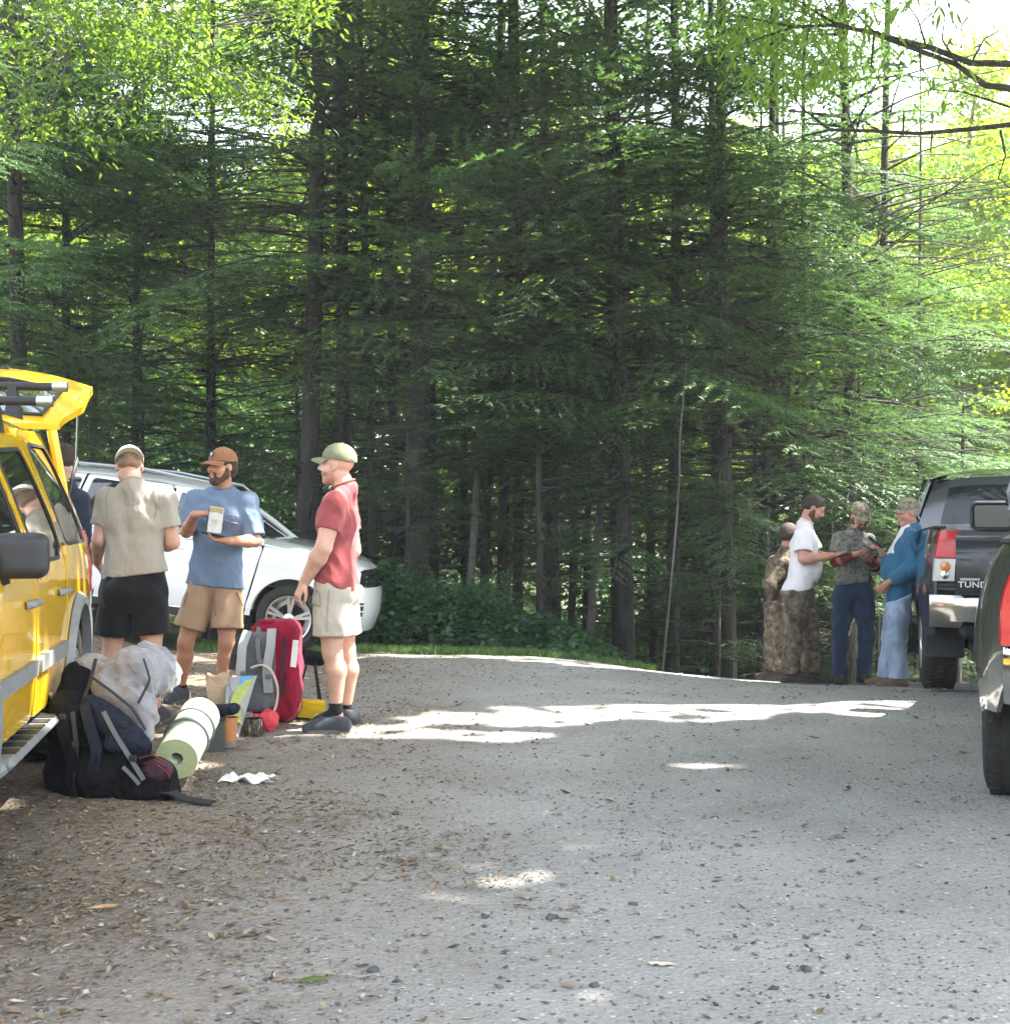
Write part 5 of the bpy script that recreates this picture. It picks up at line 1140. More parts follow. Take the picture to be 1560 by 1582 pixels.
surf_patch(rm_, 'shorts', 'pocket_seam', M_ss, [A8(487, 906), A8(500, 912), A8(502, 932), A8(486, 930)], .004)
surf_patch(rm_, 'shorts', 'side_seam', M_ss, [A8(516, 908), A8(513, 940), A8(512, 972)], .0035)
gm_ = by('beige tee'); A82 = lambda px, py: at(px, py, 8.2)
surf_patch(gm_, 'shirt', 'shoulder_seam', M_sg, [A82(172, 752), A82(168, 775), A82(172, 800)], .0025)
surf_patch(gm_, 'shirt', 'shoulder_seam', M_sg, [A82(242, 752), A82(248, 775), A82(244, 800)], .0025)
# ================================================================== vehicles
def paint(name, c, flake=.0, rough=.28, coat=1.0, metal=0.0, var=.05, dust=.12, dustc=(.28, .25, .2)):
    m = mat(name, c, rough=rough, coat=coat, metal=metal, var=var, vscale=3); nt = m.node_tree; b = nt.nodes['Principled BSDF']; L = nt.links
    src = b.inputs['Base Color'].links[0].from_socket; tc = _n(nt, 'TexCoord'); n = _n(nt, 'TexNoise'); n.inputs['Scale'].default_value = 4; n.inputs['Detail'].default_value = 8; n.inputs['Roughness'].default_value = .7; L.new(tc.outputs['Object'], n.inputs[0])
    sx = _n(nt, 'SeparateXYZ'); L.new(tc.outputs['Object'], sx.inputs[0]); mr = _n(nt, 'MapRange'); mr.inputs[1].default_value = .9; mr.inputs[2].default_value = .2; mr.inputs[3].default_value = dust * .5; mr.inputs[4].default_value = dust * 3.2; L.new(sx.outputs[2], mr.inputs[0])
    mu = _n(nt, 'Math', operation='MULTIPLY'); L.new(n.outputs[0], mu.inputs[0]); L.new(mr.outputs[0], mu.inputs[1]); mx = _n(nt, 'MixRGB'); mx.inputs[2].default_value = (*dustc, 1); L.new(mu.outputs[0], mx.inputs[0]); L.new(src, mx.inputs[1]); L.new(mx.outputs[0], b.inputs['Base Color'])
    r = _n(nt, 'MapRange'); r.inputs[3].default_value = rough; r.inputs[4].default_value = .6; L.new(mu.outputs[0], r.inputs[0]); L.new(r.outputs[0], b.inputs['Roughness'])
    return m
M_glass = mat('tinted_glass', (.012, .015, .014), rough=.03, spec=.9, coat=1.0); M_rub = mat('tyre_rubber', (.022, .021, .020), rough=.85, var=.35, vscale=12, bump=.3, bscale=60)
M_trim = mat('black_trim', (.018, .018, .019), rough=.55); M_gtrim = mat('grey_plastic', (.17, .175, .18), rough=.55, var=.15, vscale=14); M_chrome = mat('chrome', (.62, .62, .62), rough=.09, metal=1.0); M_alloy = mat('alloy_wheel', (.50, .50, .51), rough=.3, metal=.85)
M_dkch = mat('smoked_chrome', (.4, .39, .38), rough=.16, metal=1.0, var=.2, vscale=6); M_redl = mat('tail_light_red', (.45, .008, .012), rough=.12, coat=1.0); M_amber = mat('amber_lens', (.55, .18, .03), rough=.12, coat=1.); M_clear = mat('clear_lens', (.55, .55, .53), rough=.08, coat=1.0, metal=.3); M_under = mat('underbody', (.012, .011, .010), rough=.95)
M_rail = mat('silver_rail', (.45, .46, .47), rough=.3, metal=.8)
def pip(P, poly):
    x, y = P[:, 0], P[:, 1]; ins = np.zeros(len(P), bool); n = len(poly)
    for i in range(n):
        x0, y0 = poly[i]; x1, y1 = poly[(i + 1) % n]
        if y0 == y1: continue
        c = ((y0 > y) != (y1 > y)) & (x < (x1 - x0) * (y - y0) / (y1 - y0) + x0); ins ^= c
    return ins
def dens(poly, st):
    o = []
    for i in range(len(poly)):
        a, b = np.array(poly[i], float), np.array(poly[(i + 1) % len(poly)], float); n = max(1, int(np.linalg.norm(b - a) / st))
        for k in range(n): o.append(tuple(a + (b - a) * k / n))
    return o
def rnd(poly, r=.05, n=4):
    """round the corners of a polygon"""
    o = []; N = len(poly)
    for i in range(N):
        p, a, b = np.array(poly[i], float), np.array(poly[i - 1], float), np.array(poly[(i + 1) % N], float)
        la, lb = np.linalg.norm(a - p), np.linalg.norm(b - p); q = min(r, la * .45, lb * .45); s, e_ = p + (a - p) / la * q, p + (b - p) / lb * q
        for k in range(n + 1): t = k / n; o.append(tuple((1 - t) ** 2 * s + 2 * t * (1 - t) * p + t * t * e_))
    return o
def arc(cx, cz, r, a0, a1, n=14): return [(cx + r * math.cos(a), cz + r * math.sin(a)) for a in np.linspace(R(a0), R(a1), n)]
def panel(name, poly, fn, m, parent, holes=(), st=.07, thick=.018, sides=(1,), off=0., **kw):
    """sheet cut to the outline poly (u, v) and laid on the surface fn(u, v) -> (x, y, z)"""
    pl = dens(poly, st); hs = [dens(h, st) for h in holes]; V = []; E = []
    for q in [pl] + hs: k = len(V); V += q; E += [(k + i, k + (i + 1) % len(q)) for i in range(len(q))]
    A = np.array(pl); lo, hi = A.min(0), A.max(0); gx, gy = np.meshgrid(np.arange(lo[0] + st * .5, hi[0], st), np.arange(lo[1] + st * .5, hi[1], st)); P = np.stack([gx.ravel(), gy.ravel()], 1)
    ok = pip(P, pl)
    for h in hs: ok &= ~pip(P, h)
    D = np.array(V)
    if ok.any(): P = P[ok]; P = P[np.min(((P[:, None] - D[None]) ** 2).sum(-1), 1) > (st * .4) ** 2]; V += [tuple(p) for p in P]
    r = delaunay_2d_cdt([Vector(v) for v in V], E, [], 0, 1e-6); VV = np.array([v[:] for v in r[0]]); T = np.array([t for t in r[2] if len(t) == 3]); c = VV[T].mean(1); k = pip(c, pl)
    for h in hs: k &= ~pip(c, h)
    T = T[k]; out = []
    cnt = {}
    for t in T:
        for i in range(3): e_ = (int(t[i]), int(t[(i + 1) % 3])); cnt[e_] = 1
    bnd = [e_ for e_ in cnt if (e_[1], e_[0]) not in cnt]
    for sd in sides:
        Q = np.array([fn(u, v) for u, v in VV]); Q2 = Q.copy(); Q[:, 1] += off; Q2[:, 1] += off - thick
        if isinstance(thick, tuple): pass
        n = len(Q); W = np.concatenate([Q, Q2]); W[:, 1] *= sd
        F = [tuple(t) for t in T] + [(a, b, b + n, a + n) for a, b in bnd]
        mb = MB(); mb.add(W, F); out.append(mb.build(name, m, parent, auto=40, **kw))
    return out
def sheetp(name, us, vs, fn, m, parent, **kw):
    G = [[fn(u, v) for v in vs] for u in us]; return MB().grid(G).build(name, m, parent, auto=50, **kw)
def wheel(parent, x, y, r, w, rim, spokes, side, mrim=None, steer=0, twin=False, tread=True, name='wheel'):
    """wheel standing on the car's ground plane; y = outer face"""
    mrim = mrim or M_alloy; e = empty(name, (x, y, r)); e.parent = parent; e.rotation_euler = (0, 0, steer)
    s = side; m = MB(); n = 48; b = .028
    prof = [(rim, -.015), (rim + .02, .002), (rim + (r - rim) * .55, .008), (r - b, -.004), (r - .006, -b), (r, -b - .02), (r, -w + b + .02), (r - .006, -w + b), (r - b, -w + .004), (rim, -w + .02)]
    m.lathe([(a, h * s) for a, h in prof], n, axis='y', closed=False)
    if tread:
        for k in range(44):
            a = 2 * math.pi * k / 44; rot = Matrix.Rotation(-a, 3, 'Y')
            for (yy, ww, da) in [(-.045, .05, 0), (-w / 2, .045, .07), (-w + .045, .05, 0)]:
                rot2 = Matrix.Rotation(-(a + da), 3, 'Y'); m.box(np.array(rot2 @ Vector((r + .002, 0, 0))) + np.array([0, yy * s, 0]), (.014, ww, .033), rot2)
    m.build('tyre', M_rub, e, auto=30)
    m = MB(); m.lathe([(rim, -.012 * s), (rim - .006, .004 * s), (rim - .022, -.002 * s), (rim - .026, -.05 * s), (rim - .05, -.14 * s), (.05, -.14 * s)], n, axis='y')
    nsp = spokes
    for k in range(nsp):
        a = 2 * math.pi * k / nsp + .3
        for dd in ((-.13, .13) if twin else (0,)):
            c, s_ = math.cos(a + dd), math.sin(a + dd); c2, s2 = math.cos(a + dd * .25), math.sin(a + dd * .25); w2 = .020 if twin else .034; px, pz = -s_, c
            P = []; 
            for (rr, yy, ww) in [(.05, -.02, w2 * .9), (rim - .02, -.006, w2)]:
                cc, ss = (c2, s2) if rr < .1 else (c, s_); qx, qz = -ss, cc
                for (q, dy) in [(-1, -.03), (-.8, 0), (.8, 0), (1, -.03)]: P.append((cc * rr + qx * ww * q, (yy + dy) * s, ss * rr + qz * ww * q))
            m.add(P, [(0, 1, 5, 4), (1, 2, 6, 5), (2, 3, 7, 6)])
    m.lathe([(.001, .0), (.035, -.002 * s), (.062, -.012 * s), (.068, -.05 * s)], 20, (0, 0, 0), 'y'); m.build('rim', mrim, e, auto=30)
    MB().lathe([(.001, -.10 * s), (rim * .62, -.10 * s), (rim * .62, -.115 * s)], 24, axis='y').build('brake_disc', M_under, e)
    return e
def inner_shell(parent, pts, w, m=M_under, name='inner_body'):
    """dark body inside the outer panels: side outline pts (x, z), half width fn w(z)"""
    V = [(x, w(x, z), z) for x, z in pts] + [(x, -w(x, z), z) for x, z in pts]; n = len(pts)
    return MB().add(V, [tuple(range(n)), tuple(range(n, 2 * n))] + [(i, (i + 1) % n, n + (i + 1) % n, n + i) for i in range(n)]).build(name, m, parent, smooth=False)
# ------------------------------------------------------------------ yellow off-roader, tailgate up
def yellow_car():
    f = (.182, -.983); e = empty('parked_car', (-2.94, 5.56, gzf(-2.2, 6)), math.atan2(f[1], f[0]), 'yellow off-road car at the left edge with roof rack and raised tailgate', 'car')
    Y = paint('yellow_paint', (.78, .46, .008), dust=.05, var=.03, rough=.22)
    def hw(x, z):
        lower = .885 - .05 * max(0, (.55 - z)) ** 1.3 * 2 - .03 * ((z - .8) / .5) ** 2 * (z < 1.15)
        up = max(0, z - 1.08); t = lower - up * .30 - up ** 2 * .13
        return t - .055 * max(0, (abs(x) - .9) / 1.4) ** 2.2
    S = lambda x, z: (x, hw(x, z), z)
    ax, rw = 1.35, .445
    zr = lambda x: 1.70 + .0 * x + .13 * float(sstep(-.55, -1.15, x)) - .03 * max(0, x - .1)
    # windows
    wf = rnd([(.86, 1.10), (.26, 1.60), (.10, 1.60), (.08, 1.10)], .05); wr = rnd([(-.06, 1.10), (-.06, 1.62), (-.78, 1.66), (-.86, 1.25), (-.80, 1.10)], .06); wq = rnd([(-1.02, 1.16), (-1.06, 1.70), (-1.84, 1.72), (-1.98, 1.16)], .10)
    fa = arc(ax, .40, rw, 180, 0); ra = arc(-ax, .40, rw, 180, 0)
    fd = [(.02, .42), (.88, .42), (.93, .8), (1.0, 1.02), (.90, 1.12), (.30, 1.68), (.02, 1.68)]
    rd = [(-.02, .42), (-.02, 1.70), (-.84, 1.72), (-.93, 1.15), (-.90, .80), (-.86, .55), (-.78, .42)]
    for sd in (1, -1):
        kw = dict(sides=(sd,)); lab = {}
        d1 = panel('door', rnd(fd, .05), S, Y, e, [wf], **kw)[0]; d2 = panel('door', rnd(rd, .05), S, Y, e, [wr], **kw)[0]
        q = panel('rear_quarter', [(-.88, .42)] + [p for p in arc(-ax, .40, rw, 8, 172)] + [(-2.16, .42), (-2.24, .8), (-2.22, 1.1), (-2.02, 1.80), (-.87, 1.76), (-.96, 1.15), (-.93, .8), (-.90, .55)], S, Y, e, [wq], **kw)[0]
        panel('front_wing', [(.91, .42)] + arc(ax, .40, rw, 172, 8) + [(2.05, .42), (2.12, .8), (2.05, .98), (.98, 1.06), (.96, .8)], S, Y, e, **kw)
        for wn, par in ((wf, d1), (wr, d2), (wq, q)): panel('window', wn, S, M_glass, par, off=-.006, thick=.004, **kw)
        for wn, par in ((wf, d1), (wr, d2), (wq, q)):
            c = np.mean(wn, 0); outer = [tuple(c + (np.array(p) - c) * 1.0) for p in wn]; inn = [tuple(c + (np.array(p) - c) * .93) for p in wn]; panel('window_seal', outer, S, M_trim, par, [inn], off=.004, thick=.006, st=.05, **kw)
        # flares, mouldings, handles
        for cx in (ax, -ax):
            o = MB(); G = []
            for a in np.linspace(R(-8), R(188), 26):
                row = []
                for (rr, oo) in [(rw - .015, -.01), (rw - .01, .035), (rw + .03, .04), (rw + .06, .004)]:
                    x, z = cx + rr * math.cos(a), .40 + rr * math.sin(a); row.append((x, sd * (hw(x, max(z, .42)) + oo), z))
                G.append(row)
            o.grid(G).build('wheel_arch_flare', M_gtrim, e)
        for (x0, x1) in ((.05, .87), (-.82, -.04)): panel('side_moulding', rnd([(x0, .62), (x1, .62), (x1, .69), (x0, .69)], .02), S, M_gtrim, e, off=.022, thick=.025, **kw)
        for x in (.18, -.70):
            h = MB(); y = hw(x, .93); h.tube([(x - .09, sd * (y + .005), .94), (x - .07, sd * (y + .035), .945), (x + .07, sd * (y + .035), .945), (x + .09, sd * (y + .005), .94)], .014, 8, flat=1.2); h.build('door_handle', M_gtrim, d1 if x > 0 else d2)
        panel('rear_badge', rnd([(-.99, 1.16), (-.99, 1.26), (-.94, 1.29), (-.92, 1.18)], .01), S, M_gtrim, e, off=.008, thick=.01, **kw)
        # side step
        st = MB(); st.box((0, sd * .86, .36), (1.55, .14, .05), bev=.02); st.tube([(.98, sd * .74, .32), (.86, sd * .86, .34), (.72, sd * .88, .35)], .033, 10); st.tube([(-.98, sd * .74, .32), (-.86, sd * .86, .34), (-.72, sd * .88, .35)], .033, 10)
        for x in (.5, -.5): st.box((x, sd * .78, .34), (.05, .14, .04))
        s1 = st.build('side_step', M_gtrim, e)
        tp = MB()
        for k in range(9): tp.box((-.6 + .15 * k, sd * .86, .3865), (.10, .11, .006))
        tp.build('tread_pad', M_trim, s1)
        # mirror
        y0 = hw(.62, 1.12); m = MB(); m.tube([(.70, sd * (y0 - .02), 1.07), (.70, sd * (y0 + .03), 1.09)], .035, 8); m.build('mirror_arm', M_trim, e)
        G = Field.box((.60, (y0 - .08 if sd > 0 else -y0 - .24), 1.04), (.86, (y0 + .24 if sd > 0 else -y0 + .08), 1.32), .008); G.rbox((.71, sd * (y0 + .085), 1.165), (.055, .105, .090), None, .045, 0); G.rbox((.655, sd * (y0 + .085), 1.165), (.03, .087, .072), None, .03, 0, 's')
        mo = G.build('mirror', M_trim, e, relax=2); gl = MB(); gl.box((.682, sd * (y0 + .085), 1.165), (.006, .165, .135), bev=.002); gl.build('mirror_glass', M_glass, mo)
        # tail lights
        panel('tail_light', rnd([(-2.10, .86), (-2.10, 1.22), (-2.20, 1.24), (-2.235, .86)], .02), S, M_redl, e, off=.008, thick=.02, **kw)
        wheel(e, ax, sd * .86, .385, .25, .215, 6, sd); wheel(e, -ax, sd * .86, .385, .25, .215, 6, sd)
    # top
    W = lambda x: hw(x, zr(x))
    sheetp('roof', np.concatenate([np.linspace(.32, -.4, 8), np.linspace(-.5, -1.2, 10), np.linspace(-1.3, -2.02, 7)]), np.linspace(-1, 1, 21), lambda u, v: (u, v * (hw(u, zr(u) - .05) + .0) * (1 - .0 * abs(v)), zr(u) + .055 - .105 * abs(v) ** 3.2), Y, e)
    sheetp('windscreen', np.linspace(0, 1, 8), np.linspace(-1, 1, 15), lambda u, v: (.98 - .66 * u - .10 * v * v, v * (hw(.9, 1.08) * (1 - u) + W(.3) * u - .02), 1.08 + .63 * u - .03 * abs(v) ** 3), M_glass, e)
    sheetp('bonnet', np.linspace(0, 1, 10), np.linspace(-1, 1, 17), lambda u, v: (.98 + 1.12 * u - .10 * v * v, v * (hw(1.0 + u * 1.05, 1.0) - .0), 1.06 - .07 * u - .10 * u ** 6 + .03 * (1 - v * v) - .03 * abs(v) ** 4), Y, e)
    inner_shell(e, [(2.05, .36), (2.05, .9), (.96, 1.0), (.3, 1.60), (-1.95, 1.66), (-2.15, .9), (-2.15, .36), (-1.85, .36), (-1.8, .7), (-.9, .7), (-.86, .36), (.86, .36), (.9, .7), (1.8, .7), (1.85, .36)], lambda x, z: hw(x, z) - .035)
    # front and rear
    b = MB(); b.box((2.22, 0, .55), (.20, 1.70, .28), bev=.06); b.build('front_bumper', M_gtrim, e); b = MB(); b.box((2.10, 0, .84), (.12, 1.1, .24), bev=.03); b.build('grille', M_trim, e)
    for q in (-1, 1): b = MB(); b.box((2.08, q * .68, .86), (.14, .30, .22), bev=.05); b.build('headlight', M_clear, e)
    b = MB(); b.box((-2.28, 0, .52), (.20, 1.62, .22), bev=.06); b.build('rear_bumper', M_gtrim, e)
    # tailgate swung up from the roof edge
    hx, hz = -2.02, 1.86; a = R(27)
    def tg(u, v):                                                        # u along the gate 0..1, v across
        l = u * .92; wv = .68 + .08 * float(sstep(0, .5, u)); bow = .05 * math.sin(u * math.pi) 
        return (hx - l * math.cos(a) - .03 * v * v * u * 4 * .3, v * wv, hz + l * math.sin(a) + bow - .12 * abs(v) ** 2.4 * min(1, u * 2))
    us = np.linspace(0, 1, 15); vs = np.linspace(-1, 1, 19); G1 = [[tg(u, v) for v in vs] for u in us]; G2 = [[np.array(tg(u, v)) - np.array([.01, 0, .035 + .01 * u]) for v in vs] for u in us]
    g = MB().grid(G1).grid(G2); g.grid([[G1[i][0] for i in range(15)], [G2[i][0] for i in range(15)]]); g.grid([[G1[i][-1] for i in range(15)], [G2[i][-1] for i in range(15)]]); g.grid([G1[-1], G2[-1]]); g.grid([G1[0], G2[0]])
    gate = g.build('tailgate', Y, e)
    sheetp('gate_window', np.linspace(.12, .60, 8), np.linspace(-.80, .80, 13), lambda u, v: np.array(tg(u, v)) + np.array([.004, 0, .009]), M_glass, gate)
    o = MB(); o.tube([np.array(tg(u, v)) + np.array([.006, 0, .016]) for u, v in [(.10, -.82), (.10, -.4), (.10, .0), (.10, .4), (.10, .82), (.62, .82), (.62, .4), (.62, 0), (.62, -.4), (.62, -.82), (.10, -.82)]], .012, 6); o.build('window_seal', M_trim, gate)
    l = MB(); l.box((hx - .905 * math.cos(a), 0, hz + .90 * math.sin(a) - .03), (.05, .5, .07), bev=.01); l.build('licence_lamp_bar', M_trim, gate)
    for q in (-1, 1):
        m = MB(); m.tube([(-2.08, q * .70, 1.36), (-2.35, q * .735, 1.66)], .012, 8); so_ = m.build('gas_strut', M_trim, e); m = MB(); m.tube([(-2.33, q * .733, 1.64), (-2.52, q * .72, 2.06)], .006, 8); m.build('strut_rod', M_chrome, so_)
        m = MB(); m.tube([(-2.06, q * .74, 1.1), (-2.04, q * .69, 1.5), (-1.99, q * .64, 1.82)], .03, 8); m.build('tailgate_frame', Y, e)
    # roof rack: two side feet, two long black tubes across with silver caps
    for k, (x, x2) in enumerate(((-.55, .0), (-1.02, .0))):
        rk = MB(); z = zr(x) + .17; r_ = .022; rk.tube([(x, -.80, z), (x, .80, z)], r_, 12); bar = rk.build('rack_bar', M_trim, e)
        for q in (-1, 1): c = MB(); c.tube([(x, q * .795, z), (x, q * .87, z)], r_ + .005, 12); c.build('end_cap', M_rail, bar)
        for q in (-1, 1):
            ft = MB(); yy = q * .60; zt = zr(x) + .02
            ft.add([(x - .06, yy - .03, zt), (x + .06, yy - .03, zt), (x + .06, yy + .04, zt - .02), (x - .06, yy + .04, zt - .02), (x - .03, yy - .02, z), (x + .03, yy - .02, z), (x + .03, yy + .02, z), (x - .03, yy + .02, z)], [(0, 1, 2, 3), (4, 5, 6, 7), (0, 1, 5, 4), (1, 2, 6, 5), (2, 3, 7, 6), (3, 0, 4, 7)]); ft.build('rack_foot', M_trim, e)
    return e
yellow_car()
# ------------------------------------------------------------------ white estate car parked nose right
def white_car():
    a = R(-3); side_pt = at(440, 1010, 14.2); f = np.array([math.cos(a), math.sin(a)]); left = np.array([-f[1], f[0]]); wb = 3.0; hwid = .94
    c = side_pt[:2] + left * hwid - f * wb / 2; pitch = R(7.2); z0 = gzf(side_pt[0], side_pt[1]) + wb / 2 * math.sin(pitch)
    e = empty('parked_car', (c[0], c[1], z0), a, 'white car with roof rails and double-spoke alloy wheels parked behind the men', 'car'); e.rotation_euler = (0, pitch, a)
    Wp = paint('white_paint', (.74, .75, .74), dust=.03, var=.01, rough=.25)
    ax = wb / 2; rw = .435
    def hw(x, z):
        lower = .955 - .10 * max(0, .55 - z) ** 1.2 - .05 * abs((z - .75) / .5) ** 2.5 * (z < 1.2); up = max(0, z - 1.10); t = lower - up * .26 - up * up * .25
        t += .018 * math.exp(-((z - .98) / .05) ** 2)
        return t - .11 * max(0, (x - 1.2) / 1.15) ** 2.4 - .09 * max(0, (-x - 1.5) / .9) ** 2.2
    S = lambda x, z: (x, hw(x, z), z)
    hood = lambda x: 1.19 - .06 * (x - 1.0) - .10 * max(0, (x - 1.0) / 1.35) ** 3
    roofz = lambda x: 1.76 - .045 * ((x + .5) / 1.2) ** 2 - .10 * max(0, x) ** 1.5
    fa = arc(ax, .39, rw, 172, 8); wf = rnd([(1.02, 1.17), (.45, 1.50), (.10, 1.62), (.08, 1.14)], .04); wr = rnd([(.0, 1.14), (.0, 1.63), (-.92, 1.65), (-1.0, 1.13)], .04); wq = rnd([(-1.10, 1.13), (-1.04, 1.64), (-1.7, 1.60), (-2.1, 1.18)], .05)
    for sd in (-1, 1):
        kw = dict(sides=(sd,))
        d1 = panel('door', rnd([(.03, .36), (.98, .36), (1.05, .75), (1.12, 1.12), (.48, 1.56), (.03, 1.68)], .04), S, Wp, e, [wf], **kw)[0]
        d2 = panel('door', rnd([(-.01, .36), (-.01, 1.68), (-.98, 1.70), (-1.08, 1.05), (-1.02, .72), (-.92, .36)], .04), S, Wp, e, [wr], **kw)[0]
        q = panel('rear_quarter', [(-1.04, .50)] + arc(-ax, .39, rw, 12, 168) + [(-2.05, .36), (-2.3, .5), (-2.34, 1.0), (-2.25, 1.2), (-1.95, 1.64), (-1.01, 1.70), (-1.11, 1.05)], S, Wp, e, [wq], **kw)[0]
        panel('front_wing', [(1.0, .36), (1.06, .36)] + fa + [(1.98, .42), (2.12, .62), (2.16, .78), (2.02, .90), (1.95, hood(1.95) - .035), (1.5, hood(1.5) - .028), (1.14, hood(1.14) - .02), (1.07, .75)], S, Wp, e, st=.06, **kw)
        for wn, par in ((wf, d1), (wr, d2), (wq, q)): panel('window', wn, S, M_glass, par, off=-.006, thick=.004, **kw)
        panel('sill_trim', rnd([(-1.0, .27), (1.02, .27), (1.02, .345), (-1.0, .345)], .02), lambda x, z: (x, hw(x, .4) + .0, z), M_trim, e, off=.01, thick=.03, **kw)
        ch = MB(); ch.tube([(x, sd * (hw(x, .355) + .018), .352) for x in np.linspace(-.98, 1.0, 8)], .011, 6); ch.build('chrome_strip', M_chrome, e)
        ch = MB(); ch.tube([(x, sd * (hw(x, z) + .003), z) for x, z in [(1.04, 1.16), (.6, 1.12), (0, 1.10), (-1, 1.10), (-2.0, 1.15)]], .007, 6); ch.build('window_trim', M_chrome, e)
        for x, pr in ((.16, d1), (-.80, d2)): h = MB(); y = hw(x, 1.0); h.tube([(x - .1, sd * (y + .004), 1.0), (x - .07, sd * (y + .035), 1.005), (x + .07, sd * (y + .035), 1.005), (x + .1, sd * (y + .004), 1.0)], .013, 8); h.build('door_handle', Wp, pr)
        r_ = MB(); r_.tube([(.55, sd * .62, roofz(.55) - .02), (.42, sd * .63, roofz(.42) + .045), (-.4, sd * .64, roofz(-.4) + .055), (-1.5, sd * .62, roofz(-1.5) + .05), (-1.75, sd * .60, roofz(-1.75) - .02)], .018, 8); r_.build('roof_rail', M_rail, e)
        G = Field.box((.72, min(sd * .93, sd * 1.2), 1.1), (1.02, max(sd * .93, sd * 1.2), 1.34), .009); G.ell((.86, sd * 1.05, 1.20), (.085, .13, .085), None, 0); G.cut((.81, 0, 0), (-1, 0, 0)); mo = G.build('mirror', Wp, e); 
        G = MB(); G.tube([(.90, sd * .90, 1.12), (.87, sd * .99, 1.15)], .03, 8); G.build('mirror_arm', M_trim, e)
        # headlight wrapping the corner
        def HL(u, v): x = 1.98 + .22 * u; z = .80 + .17 * v + .03 * (1 - u); return (x - .0, sd * (hw(x, .8) - .01 - .30 * max(0, u - .35) ** 1.3 + .012), z)
        sheetp('headlight', np.linspace(0, 1, 9), np.linspace(0, 1, 6), HL, M_clear, e)
        def BP(u, v):
            x = 1.97 + .36 * math.sin(u * math.pi / 2); z = .30 + .50 * v; y = .80 * math.cos(u * math.pi / 2) ** .75; return (x + .03 * math.sin(v * 3.1) - .05 * max(0, .4 - v), sd * y, z)
        sheetp('front_bumper', np.linspace(0, 1, 14), np.linspace(0, 1, 9), BP, Wp, e)
        def IN(u, v):
            p = BP(.12 + .38 * u, .28 + .38 * v); n = np.array([.6 + u * .4, sd * (.8 - u * .5), 0]); n /= np.linalg.norm(n); return tuple(np.array(p) + n * .008)
        sheetp('bumper_intake', np.linspace(0, 1, 8), np.linspace(0, 1, 5), IN, M_trim, e)
        for v in (.15, .5, .85):
            m = MB(); m.tube([np.array(IN(u, v)) + np.array([.01, sd * .01, 0]) for u in np.linspace(0, 1, 7)], .009, 6); m.build('intake_bar', Wp, e)
        for cx in (ax, -ax):
            G = []
            for t in np.linspace(R(5), R(175), 22):
                row = []
                for (rr, oo) in [(rw - .012, -.06), (rw - .006, .004), (rw + .03, .012), (rw + .06, .002)]: x, z = cx + rr * math.cos(t), .39 + rr * math.sin(t); row.append((x, sd * (hw(x, max(z, .40)) + oo), z))
                G.append(row)
            MB().grid(G).build('wheel_arch_lip', Wp, e)
        wheel(e, ax, sd * .935, .375, .26, .262, 5, sd, twin=True, steer=0, tread=False); wheel(e, -ax, sd * .935, .375, .26, .262, 5, sd, twin=True, tread=False)
        panel('tail_light', rnd([(-2.14, .92), (-2.10, 1.16), (-2.28, 1.14), (-2.32, .92)], .02), S, M_redl, e, off=.01, thick=.02, **kw)
    hx = lambda u: 1.10 + 1.10 * u
    sheetp('bonnet', np.linspace(0, 1, 14), np.linspace(-1, 1, 21), lambda u, v: (hx(u) - .12 * v * v + .05 * u, v * (hw(min(hx(u), 2.0), 1.0) - .02) * (1 - .10 * u ** 3), hood(hx(u)) + .03 * (1 - abs(v) ** 2.5) - .03 * abs(v) ** 5 - .08 * u ** 7 + .012 * math.exp(-((abs(v) - .62) / .1) ** 2)), Wp, e)
    sheetp('nose', np.linspace(0, 1, 6), np.linspace(-1, 1, 17), lambda u, v: (2.20 - .13 * v * v + .06 * math.sin(u * 2), v * .74, .98 - .20 * u), M_trim, e)
    sheetp('windscreen', np.linspace(0, 1, 8), np.linspace(-1, 1, 13), lambda u, v: (1.12 - .82 * u - .12 * v * v, v * (.86 * (1 - u) + .66 * u), 1.20 + .46 * u - .02 * v ** 4), M_glass, e)
    sheetp('roof', np.linspace(.42, -1.95, 20), np.linspace(-1, 1, 21), lambda u, v: (u - .10 * v * v * (u > 0), v * (hw(u, 1.66) + .012), roofz(u) + .02 - .085 * abs(v) ** 3), Wp, e)
    for sd in (-1, 1):
        m = MB(); m.tube([(1.10, sd * .865, 1.17), (.80, sd * .82, 1.36), (.5, sd * .765, 1.53), (.25, sd * .73, 1.635), (0, sd * .715, 1.66)], [.035, .035, .035, .035, .02], 8); m.build('windscreen_pillar', Wp, e)
    sheetp('tailgate', np.linspace(0, 1, 8), np.linspace(-1, 1, 13), lambda u, v: (-1.95 - .42 * u ** .6 + .08 * v * v, v * (.68 * (1 - u) + .84 * u ** .5), 1.72 - 1.15 * u), Wp, e)
    b = MB(); b.box((-2.28, 0, .48), (.22, 1.66, .32), bev=.08); b.build('rear_bumper', Wp, e)
    inner_shell(e, [(2.05, .28), (2.05, .8), (1.1, 1.05), (.35, 1.55), (-1.85, 1.6), (-2.2, 1.0), (-2.2, .3), (-1.93, .28), (-1.9, .7), (-1.1, .7), (-1.05, .25), (1.05, .25), (1.1, .7), (1.9, .7), (1.93, .28)], lambda x, z: hw(x, z) - .04)
    b = MB(); 
    for q in (-.18, 0, .18): b.box((2.25 - abs(q) * .1, 0, .86 + q * .3), (.03, 1.1, .03), bev=.01)
    b.build('grille_bars', M_chrome, e)
    return e
white_car()
